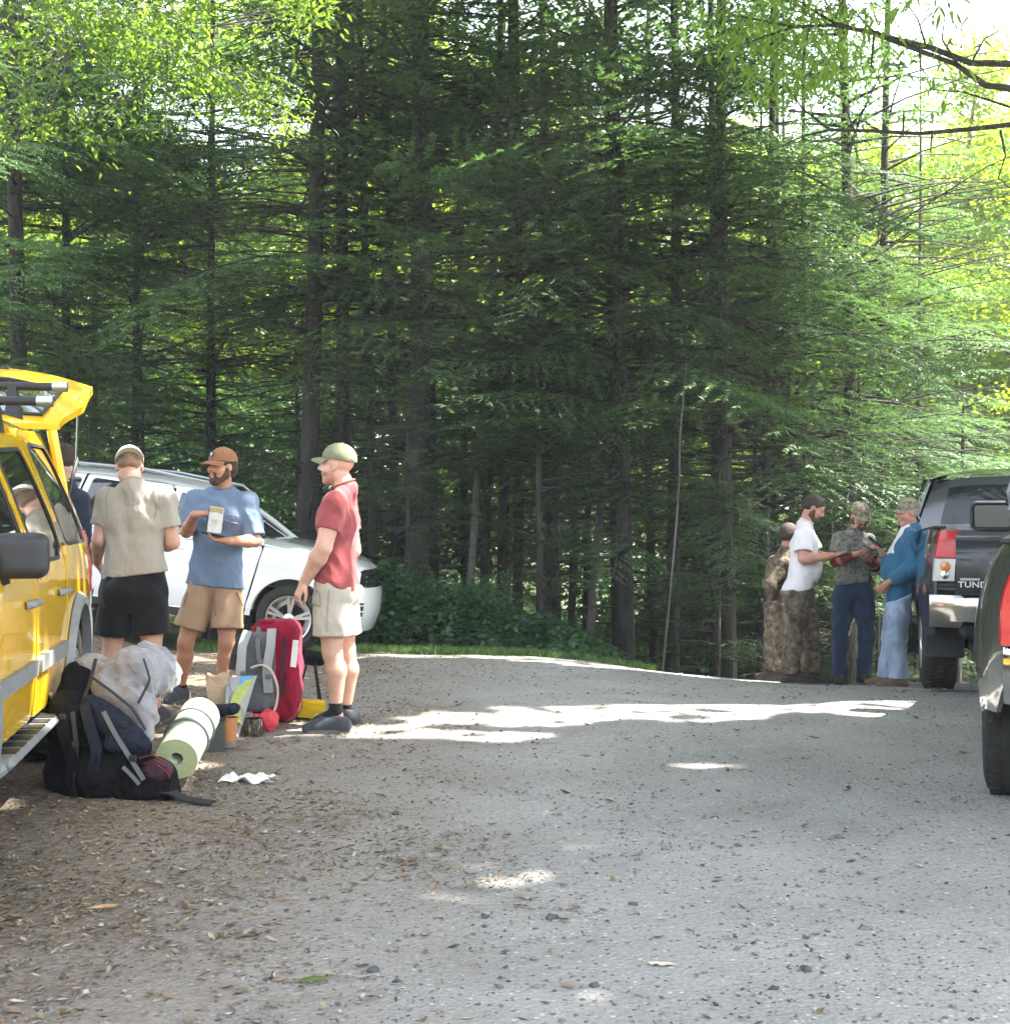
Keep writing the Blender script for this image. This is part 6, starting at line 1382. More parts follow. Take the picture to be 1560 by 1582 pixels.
# ------------------------------------------------------------------ pickups
def text_mesh(name, s, size, depth, m, parent, M4, **kw):
    cu = bpy.data.curves.new(name, 'FONT'); cu.body = s; cu.size = size; cu.extrude = depth; cu.align_x = 'LEFT'; cu.resolution_u = 3; cu.space_character = 1.05; cu.offset = .0012
    t = bpy.data.objects.new(name, cu); col.objects.link(t); dg = bpy.context.evaluated_depsgraph_get(); me = bpy.data.meshes.new_from_object(t.evaluated_get(dg)); bpy.data.objects.remove(t)
    me.transform(M4); me.materials.clear(); me.materials.append(m); return obj(name, me, parent, **kw)
def pickup(x, y, rz, label, P, style):
    wb = style['wb']; ax = wb / 2; W = style['W'] / 2; r = style['r']; rw = r + .07; ov = style['ov']; zt = style['bedz']; e = empty('pickup_truck', (x, y, gzf(*style['gp'])), rz, label, 'pickup truck')
    e.rotation_euler = (0, style.get('pitch', 0), rz)
    rear = -ax - ov; cabx = -ax + style['cab']; zb = .52; Hc = style['H']; tum = style.get('tum', .05)
    def hw(x_, z):
        t = W - .07 * max(0, .7 - z) - tum * max(0, (z - .9) / .4) ** 2 * (z < 1.4); up = max(0, z - zt); t -= up * .24 + up * up * .15 if x_ > cabx - .02 else 0
        t -= style.get('tuck', .055) * max(0, (-x_ - ax - .35) / max(.3, ov - .35)) ** 2 if x_ < -ax else .12 * max(0, (x_ - ax) / .9) ** 2
        t += .035 * math.exp(-(((abs(x_) - ax) / (rw * .95)) ** 4)) * float(sstep(1.05, .8, z))
        return t
    S = lambda u, v: (u, hw(u, v), v)
    for sd in (1, -1):
        kw = dict(sides=(sd,)); S2 = S
        tl = style['tl']
        bed = [(cabx - .015, zb), (cabx - .015, zt)] + [(rear + .05, zt), (rear + .02, zt - .05), (rear + .0, zb + .15), (rear + .15, zb - .02), (-ax - rw * .98, zb - .05)] + arc(-ax, r + .02, rw, 172, 8)
        bs = panel('bed_side', bed, S, P, e, st=.08, **kw)[0]
        wf = rnd([(cabx + 1.85, 1.16), (cabx + 1.42, Hc - .17), (cabx + 1.0, Hc - .14), (cabx + .98, 1.16)], .05); wr = rnd([(cabx + .90, 1.16), (cabx + .92, Hc - .14), (cabx + .22, Hc - .15), (cabx + .12, 1.16)], .06)
        d2 = panel('door', rnd([(cabx + .05, zb - .06), (cabx + .93, zb - .06), (cabx + .95, Hc - .10), (cabx + .10, Hc - .10), (cabx + .05, 1.1)], .05), S, P, e, [wr], **kw)[0]
        d1 = panel('door', rnd([(cabx + .96, zb - .06), (cabx + 1.90, zb - .06), (cabx + 1.95, 1.1), (cabx + 1.48, Hc - .10), (cabx + .98, Hc - .10)], .05), S, P, e, [wf], **kw)[0]
        for wn, par in ((wf, d1), (wr, d2)): panel('window', wn, S, M_glass, par, off=-.006, thick=.004, **kw)
        panel('front_wing', [(cabx + 1.93, zb - .02)] + arc(ax, r + .02, rw, 172, 8) + [(ax + .85, zb), (ax + .85, 1.02), (cabx + 1.98, 1.12)], S, P, e, **kw)
        for xx, pr in ((cabx + 1.12, d1), (cabx + .20, d2)): h = MB(); yy = hw(xx, 1.05); h.tube([(xx - .09, sd * yy, 1.05), (xx - .07, sd * (yy + .035), 1.055), (xx + .07, sd * (yy + .035), 1.055), (xx + .09, sd * yy, 1.05)], .014, 8); h.build('door_handle', P, pr)
        wheel(e, ax, sd * (W - .015), r, .27, r * .6, 5, sd); wheel(e, -ax, sd * (W - .015), r, .27, r * .6, 5, sd)
        # tail light on the rear corner, wrapping round
        z0, z1 = tl; wd = .15
        def TL(u, v):                                                    # u 0 side .. 1 back
            if u < .4: xx = rear + .10 * (1 - u / .4); yy = hw(rear + .05, z0 + (z1 - z0) * v) + .006
            else: xx = rear - .012; yy = hw(rear + .05, z0 + (z1 - z0) * v) - wd * (u - .4) / .6
            return (xx - .0 , sd * yy, z0 + (z1 - z0) * v)
        us = [0, .2, .38, .42, .6, .8, 1.0]; so_ = None
        lamp = sheetp('tail_light', us, np.linspace(style['split'], 1, 7), TL, M_redl, e)
        if style['split'] > 0:
            sheetp('lamp_housing', us, np.linspace(0, style['split'] - .02, 6), TL, M_clear, lamp)
            c = TL(.72, style['split'] * .62); o = MB(); o.lathe([(.001, -.012), (.036, -.008), (.04, .0)], 16, c, 'x'); o.build('indicator', M_amber, lamp); c = TL(.72, style['split'] * .26); o = MB(); o.lathe([(.001, -.010), (.030, -.007), (.033, .0)], 16, c, 'x'); o.build('reversing_light', M_chrome, lamp)
        # mud flap, mirror
        if style.get('flap', True): m = MB(); m.box((-ax - r - .09, sd * (W - .17), r * 1.2), (.012, .30, .34), bev=.004); m.build('mud_flap', M_trim, e)
        mx, mz, my = cabx + 1.75, style['mz'], hw(cabx + 1.7, 1.2) + style.get('mo', .17); ms = style.get('ms', (.145, .105))
        G = Field.box((mx - .12, min(sd * (my - .2), sd * (my + .2)), mz - .16), (mx + .14, max(sd * (my - .2), sd * (my + .2)), mz + .16), .008); G.rbox((mx, sd * my, mz), (.07, ms[0], ms[1]), None, .055, 0); G.rbox((mx - .065, sd * my, mz), (.03, ms[0] - .016, ms[1] - .016), None, .03, 0, 's')
        mo = G.build('mirror', M_trim, e, relax=2); gl = MB(); gl.box((mx - .036, sd * my, mz), (.006, ms[0] * 2 - .035, ms[1] * 2 - .035), bev=.002); gl.build('mirror_glass', M_mirror, mo)
        m = MB(); m.tube([(mx, sd * (my - .1), mz - .06), (mx + .02, sd * (hw(mx, 1.2) - .02), mz - .12)], .03, 8); m.build('mirror_arm', M_trim, e)
        rl = MB(); rl.box(((cabx + rear) / 2, sd * (hw(-ax, zt) - .045), zt + .006), (cabx - rear - .08, .10, .022), bev=.008); rl.build('bed_rail_cap', M_trim, e)
    # tailgate with handle, bumper
    ty = hw(rear + .05, 1.0) - .15 - .006; g0 = style['tg']
    def TG(u, v): zz = g0 + (zt - g0) * v; return (rear - .012 - .014 * math.sin(v * math.pi) + (.02 if v > .93 else 0) - .010 * (v > .80), u * ty, zz)
    tg = sheetp('tailgate', np.linspace(-1, 1, 12), [0, .03, .1, .2, .35, .5, .65, .78, .81, .9, .96, 1.0], TG, P, e)
    tb = MB(); tb.box((rear + .035, 0, (g0 + zt) / 2), (.05, ty * 2, zt - g0 - .01), bev=.005); tb.build('tailgate_inner', M_trim, tg)
    h = MB(); h.box((rear - .04, 0, zt - .12), (.02, .24, .07), bev=.006); h.build('tailgate_handle', M_trim, tg)
    if style.get('text'):
        Mx = Matrix.Translation((rear - .030, ty - .015, g0 + .075)) @ Matrix(((0, 0, -1, 0), (-1, 0, 0, 0), (0, 1, 0, 0), (0, 0, 0, 1))) @ Matrix.Diagonal((1.15, 1, 1, 1))
        text_mesh('model_lettering', style['text'], .062, .003, M_white, tg, Mx); b = MB(); b.box((rear - .030, ty - .10, g0 + .135), (.005, .14, .018), bev=.002); b.build('small_badge', M_rail, tg)
    bz = style['bz']; bm_ = MB(); G = []
    for t in np.linspace(-1, 1, 21):
        row = []; xo = rear - .13 + .15 * abs(t) ** 5; 
        for (dx, z) in [(.10, bz + .09), (.0, bz + .095), (-.015, bz + .07), (-.012, bz + .0), (.0, bz - .10), (.05, bz - .15), (.12, bz - .15)]: row.append((xo + dx, t * (W - .02 + style.get('bw', 0)), z + .0))
        G.append(row)
    bm_.grid(G).build('rear_bumper', style['bm'], e)
    b = MB(); b.box((rear - .08, 0, bz + .102), (.12, 1.5, .012), bev=.004); b.build('bumper_step_pad', M_trim, e)
    b = MB(); b.box((rear + .02, 0, bz - .18), (.3, 1.5, .10), bev=.03); b.build('hitch_frame', M_under, e); b = MB(); b.tube([(-ax, -W + .1, r), (-ax, W - .1, r)], .05, 10); b.lathe([(.001, -.16), (.11, -.12), (.13, 0), (.11, .12), (.001, .16)], 16, (-ax, 0, r), 'y'); b.build('axle', M_under, e)
    b = MB(); b.box((rear + .35, .55 * W, r + .02), (.5, .22, .18), bev=.06); b.build('spare_and_exhaust', M_under, e)
    # cab
    wtop = lambda x_: hw(x_, Hc - .12)
    sheetp('roof', np.linspace(cabx + 1.42, cabx + .08, 12), np.linspace(-1, 1, 19), lambda u, v: (u, v * wtop(u), Hc - .0 - .10 * abs(v) ** 3.5 - .03 * ((u - cabx - .8) / .8) ** 2), P, e)
    sheetp('cab_back', np.linspace(0, 1, 12), np.linspace(-1, 1, 19), lambda u, v: (cabx + .0 + .09 * u ** 2 + .03 * v * v, v * hw(cabx, zt + .001 + (Hc - .06 - zt) * u) * .985, zt - .05 + (Hc - .06 - zt + .02) * u - .08 * u * abs(v) ** 4), P, e)
    sheetp('rear_window', np.linspace(.22, .86, 8), np.linspace(-.80, .80, 13), lambda u, v: (cabx - .010 + .09 * u ** 2 + .03 * v * v, v * hw(cabx, zt + (Hc - .06 - zt) * u) * .985, zt - .05 + (Hc - .06 - zt + .02) * u - .08 * u * abs(v) ** 4), M_mirror2, e)
    sheetp('windscreen', np.linspace(0, 1, 6), np.linspace(-1, 1, 11), lambda u, v: (cabx + 2.0 - .56 * u - .1 * v * v, v * (hw(cabx + 1.9, 1.1) * (1 - u) + wtop(cabx + 1.3) * u), 1.14 + (Hc - .06 - 1.14) * u), M_glass, e)
    sheetp('bonnet', np.linspace(0, 1, 8), np.linspace(-1, 1, 13), lambda u, v: (cabx + 2.0 + (ax + .9 - cabx - 2.0) * u - .1 * v * v, v * hw(ax * .9, 1.0) * (1 - .06 * u), 1.13 - .05 * u - .08 * u ** 6 + .03 * (1 - v * v)), P, e)
    b = MB(); b.box((ax + .88, 0, .85), (.14, W * 1.7, .40), bev=.05); b.build('grille', M_chrome, e); b = MB(); b.box((ax + .95, 0, .55), (.22, W * 1.9, .24), bev=.06); b.build('front_bumper', M_chrome, e)
    inner_shell(e, [(ax + .8, .42), (ax + .8, 1.0), (cabx + 1.95, 1.05), (cabx + 1.45, Hc - .15), (cabx + .1, Hc - .15), (cabx + .06, zt - .05), (cabx + .02, .85), (rear + .06, .85), (rear + .06, .6), (-ax - rw, .55), (-ax - rw + .03, .86), (-ax + rw - .03, .86), (-ax + rw, .45), (ax - rw, .45), (ax - rw + .03, .86), (ax + rw - .03, .86), (ax + rw, .42)], lambda x_, z: hw(x_, z) - .045)
    return e
M_mirror = mat('mirror_glass', (.10, .11, .11), rough=.03, metal=1.0); M_mirror2 = mat('rear_glass', (.006, .007, .010), rough=.05, spec=.5)
f2 = np.array([math.cos(R(67)), math.sin(R(67))]); l2 = np.array([-f2[1], f2[0]]); TR = tuple(np.array([2.30, 6.25]) - l2 * .93 + f2 * 1.65)
P1 = paint('slate_paint', (.026, .030, .038), dust=.07, rough=.2); P2 = paint('dark_sage_paint', (.045, .048, .043), dust=.08, rough=.25)
pickup(4.91, 12.39, math.atan2(.966, .259), 'dark slate pickup with chrome bumper and lettered tailgate beside the group of men', P1, dict(wb=3.7, W=1.98, r=.385, ov=1.13, bedz=1.32, cab=1.05, H=1.92, tl=(.92, 1.30), split=.46, tg=.80, bz=.72, bm=M_dkch, text='TUNDRA', mo=-.04, mz=1.38, gp=(4.2, 11.0), pitch=R(1.5)))
pickup(*TR, R(67), 'dark sage grey pickup cut off by the right edge, nearest the camera', P2, dict(wb=3.3, W=1.84, r=.37, ov=.95, bedz=1.22, bw=-.10, cab=1.0, H=1.76, tl=(.80, 1.14), split=0, tg=.78, bz=.70, bm=M_chrome, mz=1.32, ms=(.145, .105), mo=.17, gp=(2.9, 6.5), tum=.17, tuck=.13, flap=False))
# ================================================================== luggage and small things
M_pack = cloth('black_pack_fabric', (.006, .0063, .008), sheen=0, bump=.7, bscale=18, bdist=.02); M_packn = cloth('slate_blue_fabric', (.016, .020, .034), sheen=0, bump=.7, bscale=18); M_silver = mat('silver_grey_shell_fabric', (.21, .20, .215), rough=.6, var=.15, vscale=6, bump=.8, bscale=14, bdist=.03, sheen=.3)
M_foam = mat('pale_green_foam', (.44, .50, .36), rough=.9, bump=.3, bscale=90, bdist=.004); M_foame = mat('foam_edge', (.42, .46, .24), rough=.9, bump=.3, bscale=90); M_strap = mat('black_webbing', (.02, .02, .022), rough=.85); M_strapg = mat('grey_webbing', (.12, .125, .135), rough=.8)
M_redp = cloth('crimson_pack_fabric', (.27, .010, .035), bump=.7, bscale=18, bdist=.02); M_greyp = cloth('grey_mesh_fabric', (.12, .12, .125), bump=.5); M_lgrey = cloth('light_grey_fabric', (.34, .35, .36)); M_hose = mat('clear_hose', (.50, .44, .36), rough=.3, coat=.5)
def gat(px, py, d): return at(px, py, d)
def ribbon(m, pts, w, t=.004, n=(0, -1, .2)):
    pts = np.asarray(pts, float); T = np.gradient(pts, axis=0); G1 = []; n = unit(n)
    for i in range(len(pts)): s_ = unit(np.cross(T[i], n)) * w / 2; nn = unit(np.cross(s_, T[i])) * t / 2; G1.append([pts[i] - s_ - nn, pts[i] + s_ - nn, pts[i] + s_ + nn, pts[i] - s_ + nn, pts[i] - s_ - nn])
    return m.grid(G1)
def black_pack():
    d = 6.15; A = lambda px, py, dd=0: at(px, py, d + dd); B = A(185, 1240); B[2] = gzf(B[0], B[1]); e = empty('hiking_backpack', B, 0, 'big black hiking backpack slumped on the ground against the wheel of the yellow car', 'backpack')
    P = lambda px, py, dd=0: A(px, py, dd) - B
    G = Field.box(P(60, 1290, -.35), P(300, 1040, .35) + np.array([0, .5, 0]), .010) if False else Field(np.arange(-.45, .42, .009), np.arange(-.34, .42, .009), np.arange(-.03, .75, .009))
    G.cone(P(130, 1215, .02), P(238, 1205, -.02), .125, .115, .05); G.cone(P(110, 1190, .05), P(128, 1090, .18), .13, .10, .06); G.cone(P(150, 1200, -.05), P(160, 1110, .10), .13, .11, .06); G.cone(P(205, 1215, -.10), P(258, 1222, -.10), .085, .07, .04); G.ell(P(105, 1120, .0), (.10, .10, .18), None, .05); G.cone(P(108, 1120, .08), P(122, 1048, .16), .11, .085, .05); G.cone(P(150, 1150, .10), P(200, 1160, .12), .12, .11, .05)
    G.folds(.009, 3, .8, 1.0); G.folds(.004, 9, 1.8, 1.0); G.cut((0, 0, .004), (0, 0, -1)); G.build('pack_body', M_pack, e, relax=1)
    G = Field(np.arange(-.25, .30, .008), np.arange(-.30, .30, .008), np.arange(.05, .62, .008)); G.cone(P(150, 1115, -.02), P(205, 1140, -.10), .055, .06, .03); G.cone(P(140, 1085, .0), P(190, 1120, -.05), .045, .05, .03); G.cone(P(178, 1150, -.14), P(222, 1152, -.12), .045, .035, .03); G.folds(.008, 5, 1.3); G.build('top_flap', M_packn, e)
    G = Field(np.arange(-.05, .35, .008), np.arange(-.36, .20, .008), np.arange(.0, .42, .008)); G.ell(P(243, 1190, -.12), (.075, .06, .055), None, 0); G.folds(.006, 7, 1.6); G.build('mesh_pocket', mat('maroon_mesh', (.05, .018, .028), rough=.8, bump=.5), e)
    m = MB(); 
    for k in range(3): m.tube([P(215 + 6 * k, 1172 + 8 * k, -.17), P(235 + 4 * k, 1166 + 8 * k, -.20), P(256, 1178 + 7 * k, -.18), P(262, 1195 + 4 * k, -.14)], .004, 6)
    m.build('cord', mat('dark_red_cord', (.12, .02, .03), rough=.7), e)
    for nm, pts, w_, mm in [('shoulder_strap', [(90, 1085, .0), (98, 1130, -.13), (112, 1175, -.16), (110, 1215, -.12)], .055, M_pack), ('shoulder_strap', [(128, 1080, -.02), (138, 1120, -.13), (150, 1160, -.17), (140, 1205, -.15)], .05, M_packn), ('compression_strap', [(160, 1100, -.12), (178, 1135, -.17), (200, 1170, -.20), (222, 1205, -.19)], .02, M_strapg),
                            ('compression_strap', [(112, 1100, -.1), (118, 1150, -.15), (116, 1215, -.14)], .018, M_strap), ('compression_strap', [(190, 1185, -.2), (205, 1200, -.21), (215, 1212, -.2)], .016, M_strapg)]:
        q = np.array([P(*v) for v in pts]); t = np.linspace(0, 1, 12); Q = np.stack([np.interp(t, np.linspace(0, 1, len(q)), q[:, k]) for k in range(3)], 1); m = MB(); ribbon(m, Q, w_, .010); m.build(nm, mm, e)
    for px, py, dd in [(116, 1150, -.165), (205, 1172, -.215), (190, 1120, -.13), (96, 1108, -.10)]: m = MB(); m.box(P(px, py, dd), (.035, .012, .028), bev=.004); m.build('buckle', M_strap, e)
    m = MB(); q = [P(250, 1222, -.14), P(285, 1226, -.2), P(310, 1228, -.22), P(328, 1232, -.25)]; 
    for v in q: v[2] = max(v[2], .0)
    q[1][2] = .02; q[2][2] = .012; q[3][2] = .012; ribbon(m, np.array([q[0], lin(q[0], q[1], .5) + np.array([0, 0, .01]), q[1], q[2], q[3]]), .05, .008, (0, -.2, 1)); m.build('hip_belt', M_strap, e)
black_pack()
def sleeping_bag():
    B = at(195, 1130, 6.35); B[2] = gzf(B[0], B[1]); e = empty('sleeping_bag', B, 0, 'silver grey sleeping bag stuffed loosely on top of the black backpack', 'sleeping bag')
    P = lambda px, py, d=6.35: at(px, py, d) - B
    G = Field(np.arange(-.36, .40, .0085), np.arange(-.25, .55, .0085), np.arange(.22, .86, .0085))
    G.cone(P(205, 1035), P(240, 1040, 6.5), .12, .115, .05); G.cone(P(228, 1022, 6.55), P(252, 1045, 6.6), .10, .09, .04); G.cone(P(140, 1030), P(215, 1060), .075, .085, .05); G.cone(P(160, 1062, 6.25), P(218, 1100, 6.25), .07, .09, .05); G.cone(P(205, 1085, 6.2), P(222, 1135, 6.2), .07, .055, .05)
    G.folds(.014, 11, 1.05, 1.0); G.folds(.007, 4, 2.1, 1.0); G.build('shell', M_silver, e, relax=1)
    for pts in [[(140, 1045, 6.16), (172, 1068, 6.12), (205, 1095, 6.09), (225, 1128, 6.1)], [(222, 1018, 6.22), (232, 1050, 6.2), (214, 1086, 6.12)], [(148, 1018, 6.2), (140, 1050, 6.15), (128, 1085, 6.12)]]:
        q = np.array([P(*v) for v in pts]); t = np.linspace(0, 1, 12); Q = np.stack([np.interp(t, np.linspace(0, 1, len(q)), q[:, k]) for k in range(3)], 1); m = MB(); m.tube(Q, .010, 8, flat=.5); m.build('tie_strap', M_strap, e)
sleeping_bag()
def foam_roll():
    a, b = at(272, 1172, 6.30), at(308, 1106, 6.80); a[2] = max(a[2], .11); e = empty('foam_mat', a, 0, 'rolled pale green foam sleeping mat tied with two straps, leaning on the black backpack', 'sleeping mat'); X = unit(b - a); L = np.linalg.norm(b - a); U = unit(np.cross(X, [1, 0, 0])); V_ = np.cross(X, U)
    r0, r1, turns, th = .030, .103, 6, .0125; n = 220; prof = []
    for i in range(n): t = i / (n - 1); an = t * turns * 2 * math.pi; prof.append((an, r0 + (r1 - r0) * t))
    m = MB(); V = []; F = []
    for (an, r_) in prof:
        c, s_ = math.cos(an), math.sin(an)
        for rr in (r_ - th / 2 * .86, r_ + th / 2 * .86):
            q = (U * c + V_ * s_) * rr; V += [q, q + X * L]
    k = n - 1
    for i in range(k):
        p, q = 4 * i, 4 * (i + 1); F += [(p, q, q + 1, p + 1), (p + 2, p + 3, q + 3, q + 2), (p, p + 2, q + 2, q), (p + 1, q + 1, q + 3, p + 3)]
    F += [(0, 1, 3, 2), (4 * k, 4 * k + 2, 4 * k + 3, 4 * k + 1)]; mi = []
    for i in range(k): mi += [0, 0, 1, 1]
    mi += [1, 0]; me = bpy.data.meshes.new('mat_sheet'); me.from_pydata([tuple(v) for v in V], [], F); me.materials.append(M_foam); me.materials.append(M_foame); me.polygons.foreach_set('material_index', mi); me.update(); obj('mat_sheet', me, e)
    for t in (.42, .68):
        m = MB(); c = X * L * t; m.tube([c + (U * math.cos(an) + V_ * math.sin(an)) * (r1 + .009) for an in np.linspace(0, 2 * math.pi, 37)], .006, 6, caps=False); m.build('strap', M_strapg, e)
foam_roll()
def red_pack():
    d = 8.25; A = lambda px, py, dd=0: at(px, py, d + dd); B = A(415, 1112); B[2] = gzf(B[0], B[1]); e = empty('hiking_backpack', B, 0, 'upright crimson hiking backpack with grey harness facing the camera', 'backpack'); P = lambda px, py, dd=0: A(px, py, dd) - B
    G = Field(np.arange(-.28, .30, .008), np.arange(-.25, .30, .008), np.arange(-.02, .72, .008)); G.rbox(P(428, 1060, .03), (.155, .13, .22), None, .09, 0); G.rbox(P(430, 1000, .02), (.145, .115, .18), None, .08, .05); G.rbox(P(428, 972, .02), (.13, .11, .05), None, .045, .03); G.ell(P(452, 1065, -.06), (.06, .08, .15), None, .03)
    G.folds(.006, 3, 1.3, 1.0); G.cut((0, 0, .003), (0, 0, -1)); G.build('pack_body', M_redp, e)
    G = Field(np.arange(-.26, .12, .008), np.arange(-.30, .06, .008), np.arange(.0, .66, .008)); G.rbox(P(398, 1035, -.10), (.115, .035, .24), None, .03, 0); G.rbox(P(393, 1085, -.12), (.10, .04, .06), None, .035, .02); G.folds(.004, 6, 1.6); G.build('back_panel', M_greyp, e)
    for nm, pts, w_, mm, tk in [('shoulder_strap', [(383, 975, -.12), (374, 1000, -.19), (372, 1040, -.20), (380, 1075, -.17)], .055, M_lgrey, .016), ('shoulder_strap', [(420, 972, -.12), (418, 1000, -.19), (412, 1035, -.19), (415, 1070, -.16)], .055, M_lgrey, .016), ('load_strap', [(400, 968, -.08), (398, 1000, -.17), (402, 1030, -.18)], .03, M_strapg, .006),
                            ('hip_belt', [(372, 985, -.10), (362, 1010, -.17), (358, 1035, -.2)], .04, M_strap, .012), ('compression_strap', [(440, 985, -.12), (437, 1030, -.14), (434, 1075, -.13)], .02, M_strap, .005), ('grab_loop', [(388, 972, -.06), (405, 960, -.09), (425, 963, -.06)], .02, M_redp, .01)]:
        q = np.array([P(*v) for v in pts]); t = np.linspace(0, 1, 14); Q = np.stack([np.interp(t, np.linspace(0, 1, len(q)), q[:, k]) for k in range(3)], 1); m = MB(); ribbon(m, Q, w_, tk); m.build(nm, mm, e)
    m = MB(); m.box(P(455, 1010, -.135), (.038, .008, .17), Matrix.Rotation(R(6), 3, 'Y'), bev=.002); m.build('white_tag', M_white, e)
    q = np.array([P(*v) for v in [(388, 1032, -.2), (405, 1026, -.23), (420, 1035, -.26), (430, 1062, -.27), (428, 1088, -.26), (414, 1108, -.25)]]); q[-1][2] = .02; m = MB(); t = np.linspace(0, 1, 24); Q = np.stack([np.interp(t, np.linspace(0, 1, len(q)), q[:, k]) for k in range(3)], 1)
    for _ in range(3): Q[1:-1] = (Q[:-2] + Q[1:-1] * 2 + Q[2:]) / 4
    m.tube(Q, .008, 8); m.build('drinking_hose', M_hose, e)
    for px, py, dd in [(402, 1022, -.20), (415, 1045, -.2), (376, 1040, -.215)]: m = MB(); m.box(P(px, py, dd), (.035, .012, .025), bev=.004); m.build('buckle', M_strapg, e)
red_pack()
def broom():
    B = at(478, 1108, 8.35); B[2] = gzf(B[0], B[1]); e = empty('broom_head', B, R(-12), 'push broom head with bright yellow bristles lying beside the red backpack', 'broom')
    m = MB(); m.box((-.10, 0, .075), (.075, .10, .12), bev=.01); m.build('block', mat('dark_wood_block', (.035, .028, .022), rough=.8, bump=.4), e)
    V = []; F = []; T = np.array([(0, -.004, 0), (0, .004, 0), (0, 0, .006)]); n = 0; mb = MB(); r = np.random.default_rng(2)
    for i in range(12):
        for j in range(26):
            y = -.045 + .09 * i / 11; z = .025 + .10 * j / 25; L_ = .15 + r.uniform(-.01, .015); a = np.array([-.065, y, z]); b = a + np.array([L_, r.normal(0, .006), r.normal(-.004, .006)]); mb.add([a - (0, .002, .0015), a + (0, .002, -.0015), a + (0, 0, .002), b - (0, .002, .0015), b + (0, .002, -.0015), b + (0, 0, .002)], [(0, 1, 4, 3), (1, 2, 5, 4), (2, 0, 3, 5), (3, 4, 5)])
    o = mb.build('bristles', mat('yellow_bristle', (.75, .58, .02), rough=.5), e, smooth=False, kind='stuff')
broom()
def stool():
    B = at(482, 1075, 9.1); B[2] = gzf(B[0], B[1]); e = empty('folding_stool', B, 0, 'small black folded camp stool on thin legs behind the legs of the man in red', 'stool'); G = Field.box((-.12, -.12, .22), (.12, .12, .42), .008); G.cone((-.05, 0, .33), (.05, .02, .31), .055, .05, .02); G.folds(.006, 3, 2); G.build('seat', M_pack, e)
    for x, y in [(-.06, -.05), (.05, -.06), (.02, .07)]: m = MB(); m.tube([(x * .5, y * .5, .30), (x * 1.6, y * 1.6, .005)], .007, 8); m.build('leg', M_under, e)
stool()
def pot_box():
    p = at(352, 1158, 7.38); z = gzf(p[0], p[1]); e = empty('bucket', (p[0], p[1], z), 0, 'small terracotta orange bucket with a grey foot, beside the rolled mat', 'bucket'); m = MB(); m.lathe([(.001, .01), (.045, .01), (.047, .045)], 24); m.build('base', M_gtrim, e); m = MB(); m.lathe([(.046, .045), (.056, .165), (.060, .165), (.060, .180), (.052, .180), (.044, .06), (.001, .06)], 24); m.build('bucket_wall', mat('terracotta', (.42, .17, .06), rough=.6, var=.15), e)
    q = at(330, 1160, 7.3); e = empty('storage_box', (q[0], q[1], gzf(q[0], q[1])), R(14), 'dark green grey storage box between the rolled mat and the orange bucket', 'box'); m = MB(); m.box((0, 0, .09), (.12, .16, .18), bev=.008); m.build('box_body', mat('dark_olive_plastic', (.05, .055, .045), rough=.5), e); m = MB(); m.box((0, 0, .187), (.13, .17, .014), bev=.004); m.build('lid', M_trim, e)
    G = Field.box((-.12, -.10, 0), (.12, .12, .12), .007); G.rbox((0, 0, .035), (.09, .07, .03), None, .028, 0); G.folds(.006, 8, 1.6); G.cut((0, 0, .004), (0, 0, -1)); o = G.build('pouch', M_packn, None, label='dark folded pouch resting on the rim of the orange bucket and the box', cat='pouch'); r_ = at(345, 1104, 7.36); o.location = (r_[0], r_[1], z + .192)
pot_box()
def paper_bag():
    q = at(345, 1110, 8.0); z0 = gzf(q[0], q[1]); e = empty('gear_bin', (q[0], q[1], z0), R(8), 'low black gear bin under the paper bag', 'bin'); m = MB(); m.box((0, 0, .075), (.20, .20, .15), bev=.015); m.build('bin_body', M_trim, e); m = MB(); m.box((0, 0, .158), (.21, .21, .016), bev=.004); m.build('lid', M_trim, e)
    n = 9; G = []
    for i in range(n):
        t = i / (n - 1); row = []
        for k in range(17):
            a = 2 * math.pi * k / 16; w_ = (.062 + .012 * t) * (1 + .06 * math.sin(3 * a + 5 * t) + .04 * math.sin(7 * a + 9 * t)); sq = 1 / max(abs(math.cos(a)), abs(math.sin(a))) ** .7; row.append((math.cos(a) * w_ * sq, math.sin(a) * w_ * .8 * sq, .175 * t + .012 * math.sin(5 * a + 1) * t))
        G.append(row)
    m = MB().grid(G); m.grid([[(0, 0, .002)] * 17, G[0]]); o = m.build('paper_bag', mat('brown_paper', (.50, .37, .25), rough=.85, bump=.6, bscale=20, bdist=.02), None, auto=25, label='crumpled open brown paper bag standing on the black bin between the men', cat='paper bag'); r_ = at(338, 1080, 8.0); o.location = (r_[0], r_[1], z0 + .167)
paper_bag()
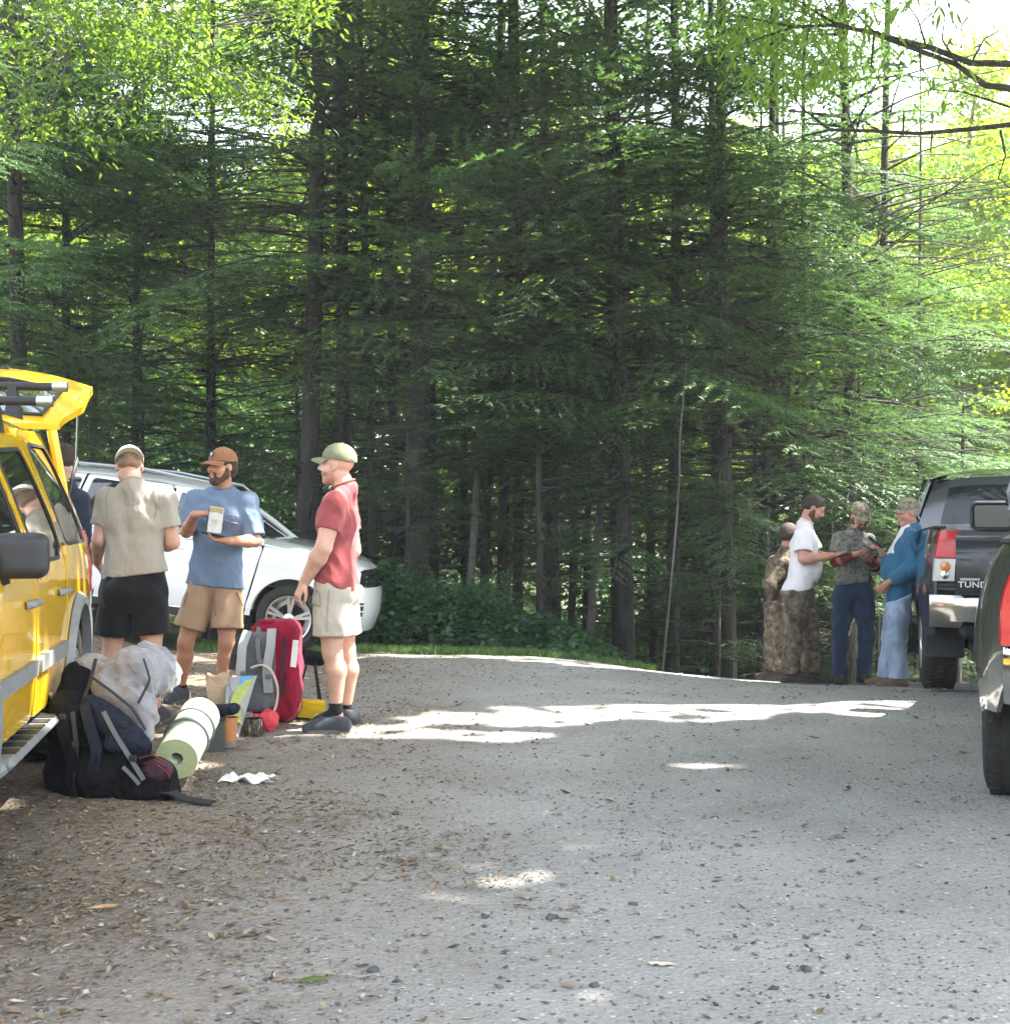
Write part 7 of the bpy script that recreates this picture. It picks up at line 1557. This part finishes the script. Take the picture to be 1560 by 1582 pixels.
def map_case():
    B = at(372, 1118, 7.75); B[2] = gzf(B[0], B[1]) + .004; e = empty('folded_map', B, 0, 'yellow green and blue folded map in a clear case leaning on the red backpack', 'map'); P = lambda px, py, d=7.75: at(px, py, d) - B
    q = [P(349, 1104, 7.7), P(368, 1117, 7.7), P(380, 1100, 7.75), P(397, 1044, 8.0), P(352, 1046, 8.0)]
    q[1][2] = .005; Q = np.array(q); nrm = unit(np.cross(Q[1] - Q[0], Q[4] - Q[0])); nrm = nrm if nrm[1] < 0 else -nrm
    def sl_(pts, off, th, nm, m): V = [p + nrm * off for p in pts] + [p + nrm * (off - th) for p in pts]; n = len(pts); return MB().add(V, [tuple(range(n)), tuple(range(n, 2 * n))] + [(i, (i + 1) % n, n + (i + 1) % n, n + i) for i in range(n)]).build(nm, m, e, smooth=False)
    sl_([Q[0], Q[1], Q[2], Q[3], Q[4]], 0, .010, 'case', M_lgrey)
    ar = [lin(Q[4], Q[3], .12 + .0 * i) * 0 + lin(lin(Q[0], Q[4], t), lin(Q[1], Q[3], t), .10 + .55 * (t ** 2.2)) for i, t in enumerate(np.linspace(0.02, .9, 9))]
    sl_(ar + [lin(Q[4], Q[3], .92) * .97 + Q[1] * .03, lin(Q[1], Q[2], .5)], .003, .002, 'map_face', mat('map_yellow_green', (.42, .45, .10), rough=.5, c2=(.30, .36, .12), vscale=30))
    sl_([lin(Q[4], Q[3], .45), lin(Q[4], Q[3], .85), lin(Q[4], Q[3], .80) * .82 + lin(Q[0], Q[1], .8) * .18, lin(Q[4], Q[3], .42) * .82 + lin(Q[0], Q[1], .42) * .18], .005, .002, 'map_corner', mat('map_blue', (.08, .30, .55), rough=.5))
map_case()
def little():
    B = at(415, 1104, 7.95); B[2] = gzf(B[0], B[1]); G = Field.box((-.10, -.10, -.01), (.10, .10, .18), .006); G.ell((0, 0, .07), (.062, .06, .07), None, 0); G.cone((-.03, -.02, .09), (-.075, -.03, .10), .03, .022, .02); G.folds(.006, 3, 2.2); G.cut((0, 0, .003), (0, 0, -1)); o = G.build('stuff_sack', mat('coral_red_fabric', (.55, .05, .06), rough=.7, bump=.5), None, label='small bright red stuff sack on the ground at the foot of the red backpack', cat='stuff sack'); o.location = B
    B = at(392, 1106, 7.8); B[2] = gzf(B[0], B[1]); e = empty('cooking_pot', B, 0, 'small dull metal cooking pot between the map and the red stuff sack', 'pot'); m = MB(); m.lathe([(.001, .0), (.048, .0), (.055, .012), (.055, .11), (.050, .11), (.048, .02), (.001, .02)], 24); m.build('pot_body', M_dkch, e); m = MB(); m.tube([(-.05, -.02, .10), (-.09, -.03, .13), (-.11, -.03, .12)], .006, 6); m.build('handle', M_dkch, e)
little()
# ------------------------------------------------------------------ thin haze volume added to veil and brighten the wood like lens glare
def haze(dens):
    m = bpy.data.materials.new('haze'); m.use_nodes = True; nt = m.node_tree; nt.nodes.clear(); o = _n(nt, 'OutputMaterial'); v = _n(nt, 'VolumePrincipled')
    v.inputs['Color'].default_value = (.95, 1, .96, 1); v.inputs['Density'].default_value = dens; v.inputs['Anisotropy'].default_value = .35; nt.links.new(v.outputs[0], o.inputs['Volume'])
    mb = MB().box((0, 50, 10.5), (250, 230, 31)); mb.build('haze', m, smooth=False, kind='stuff')
haze(.0016)
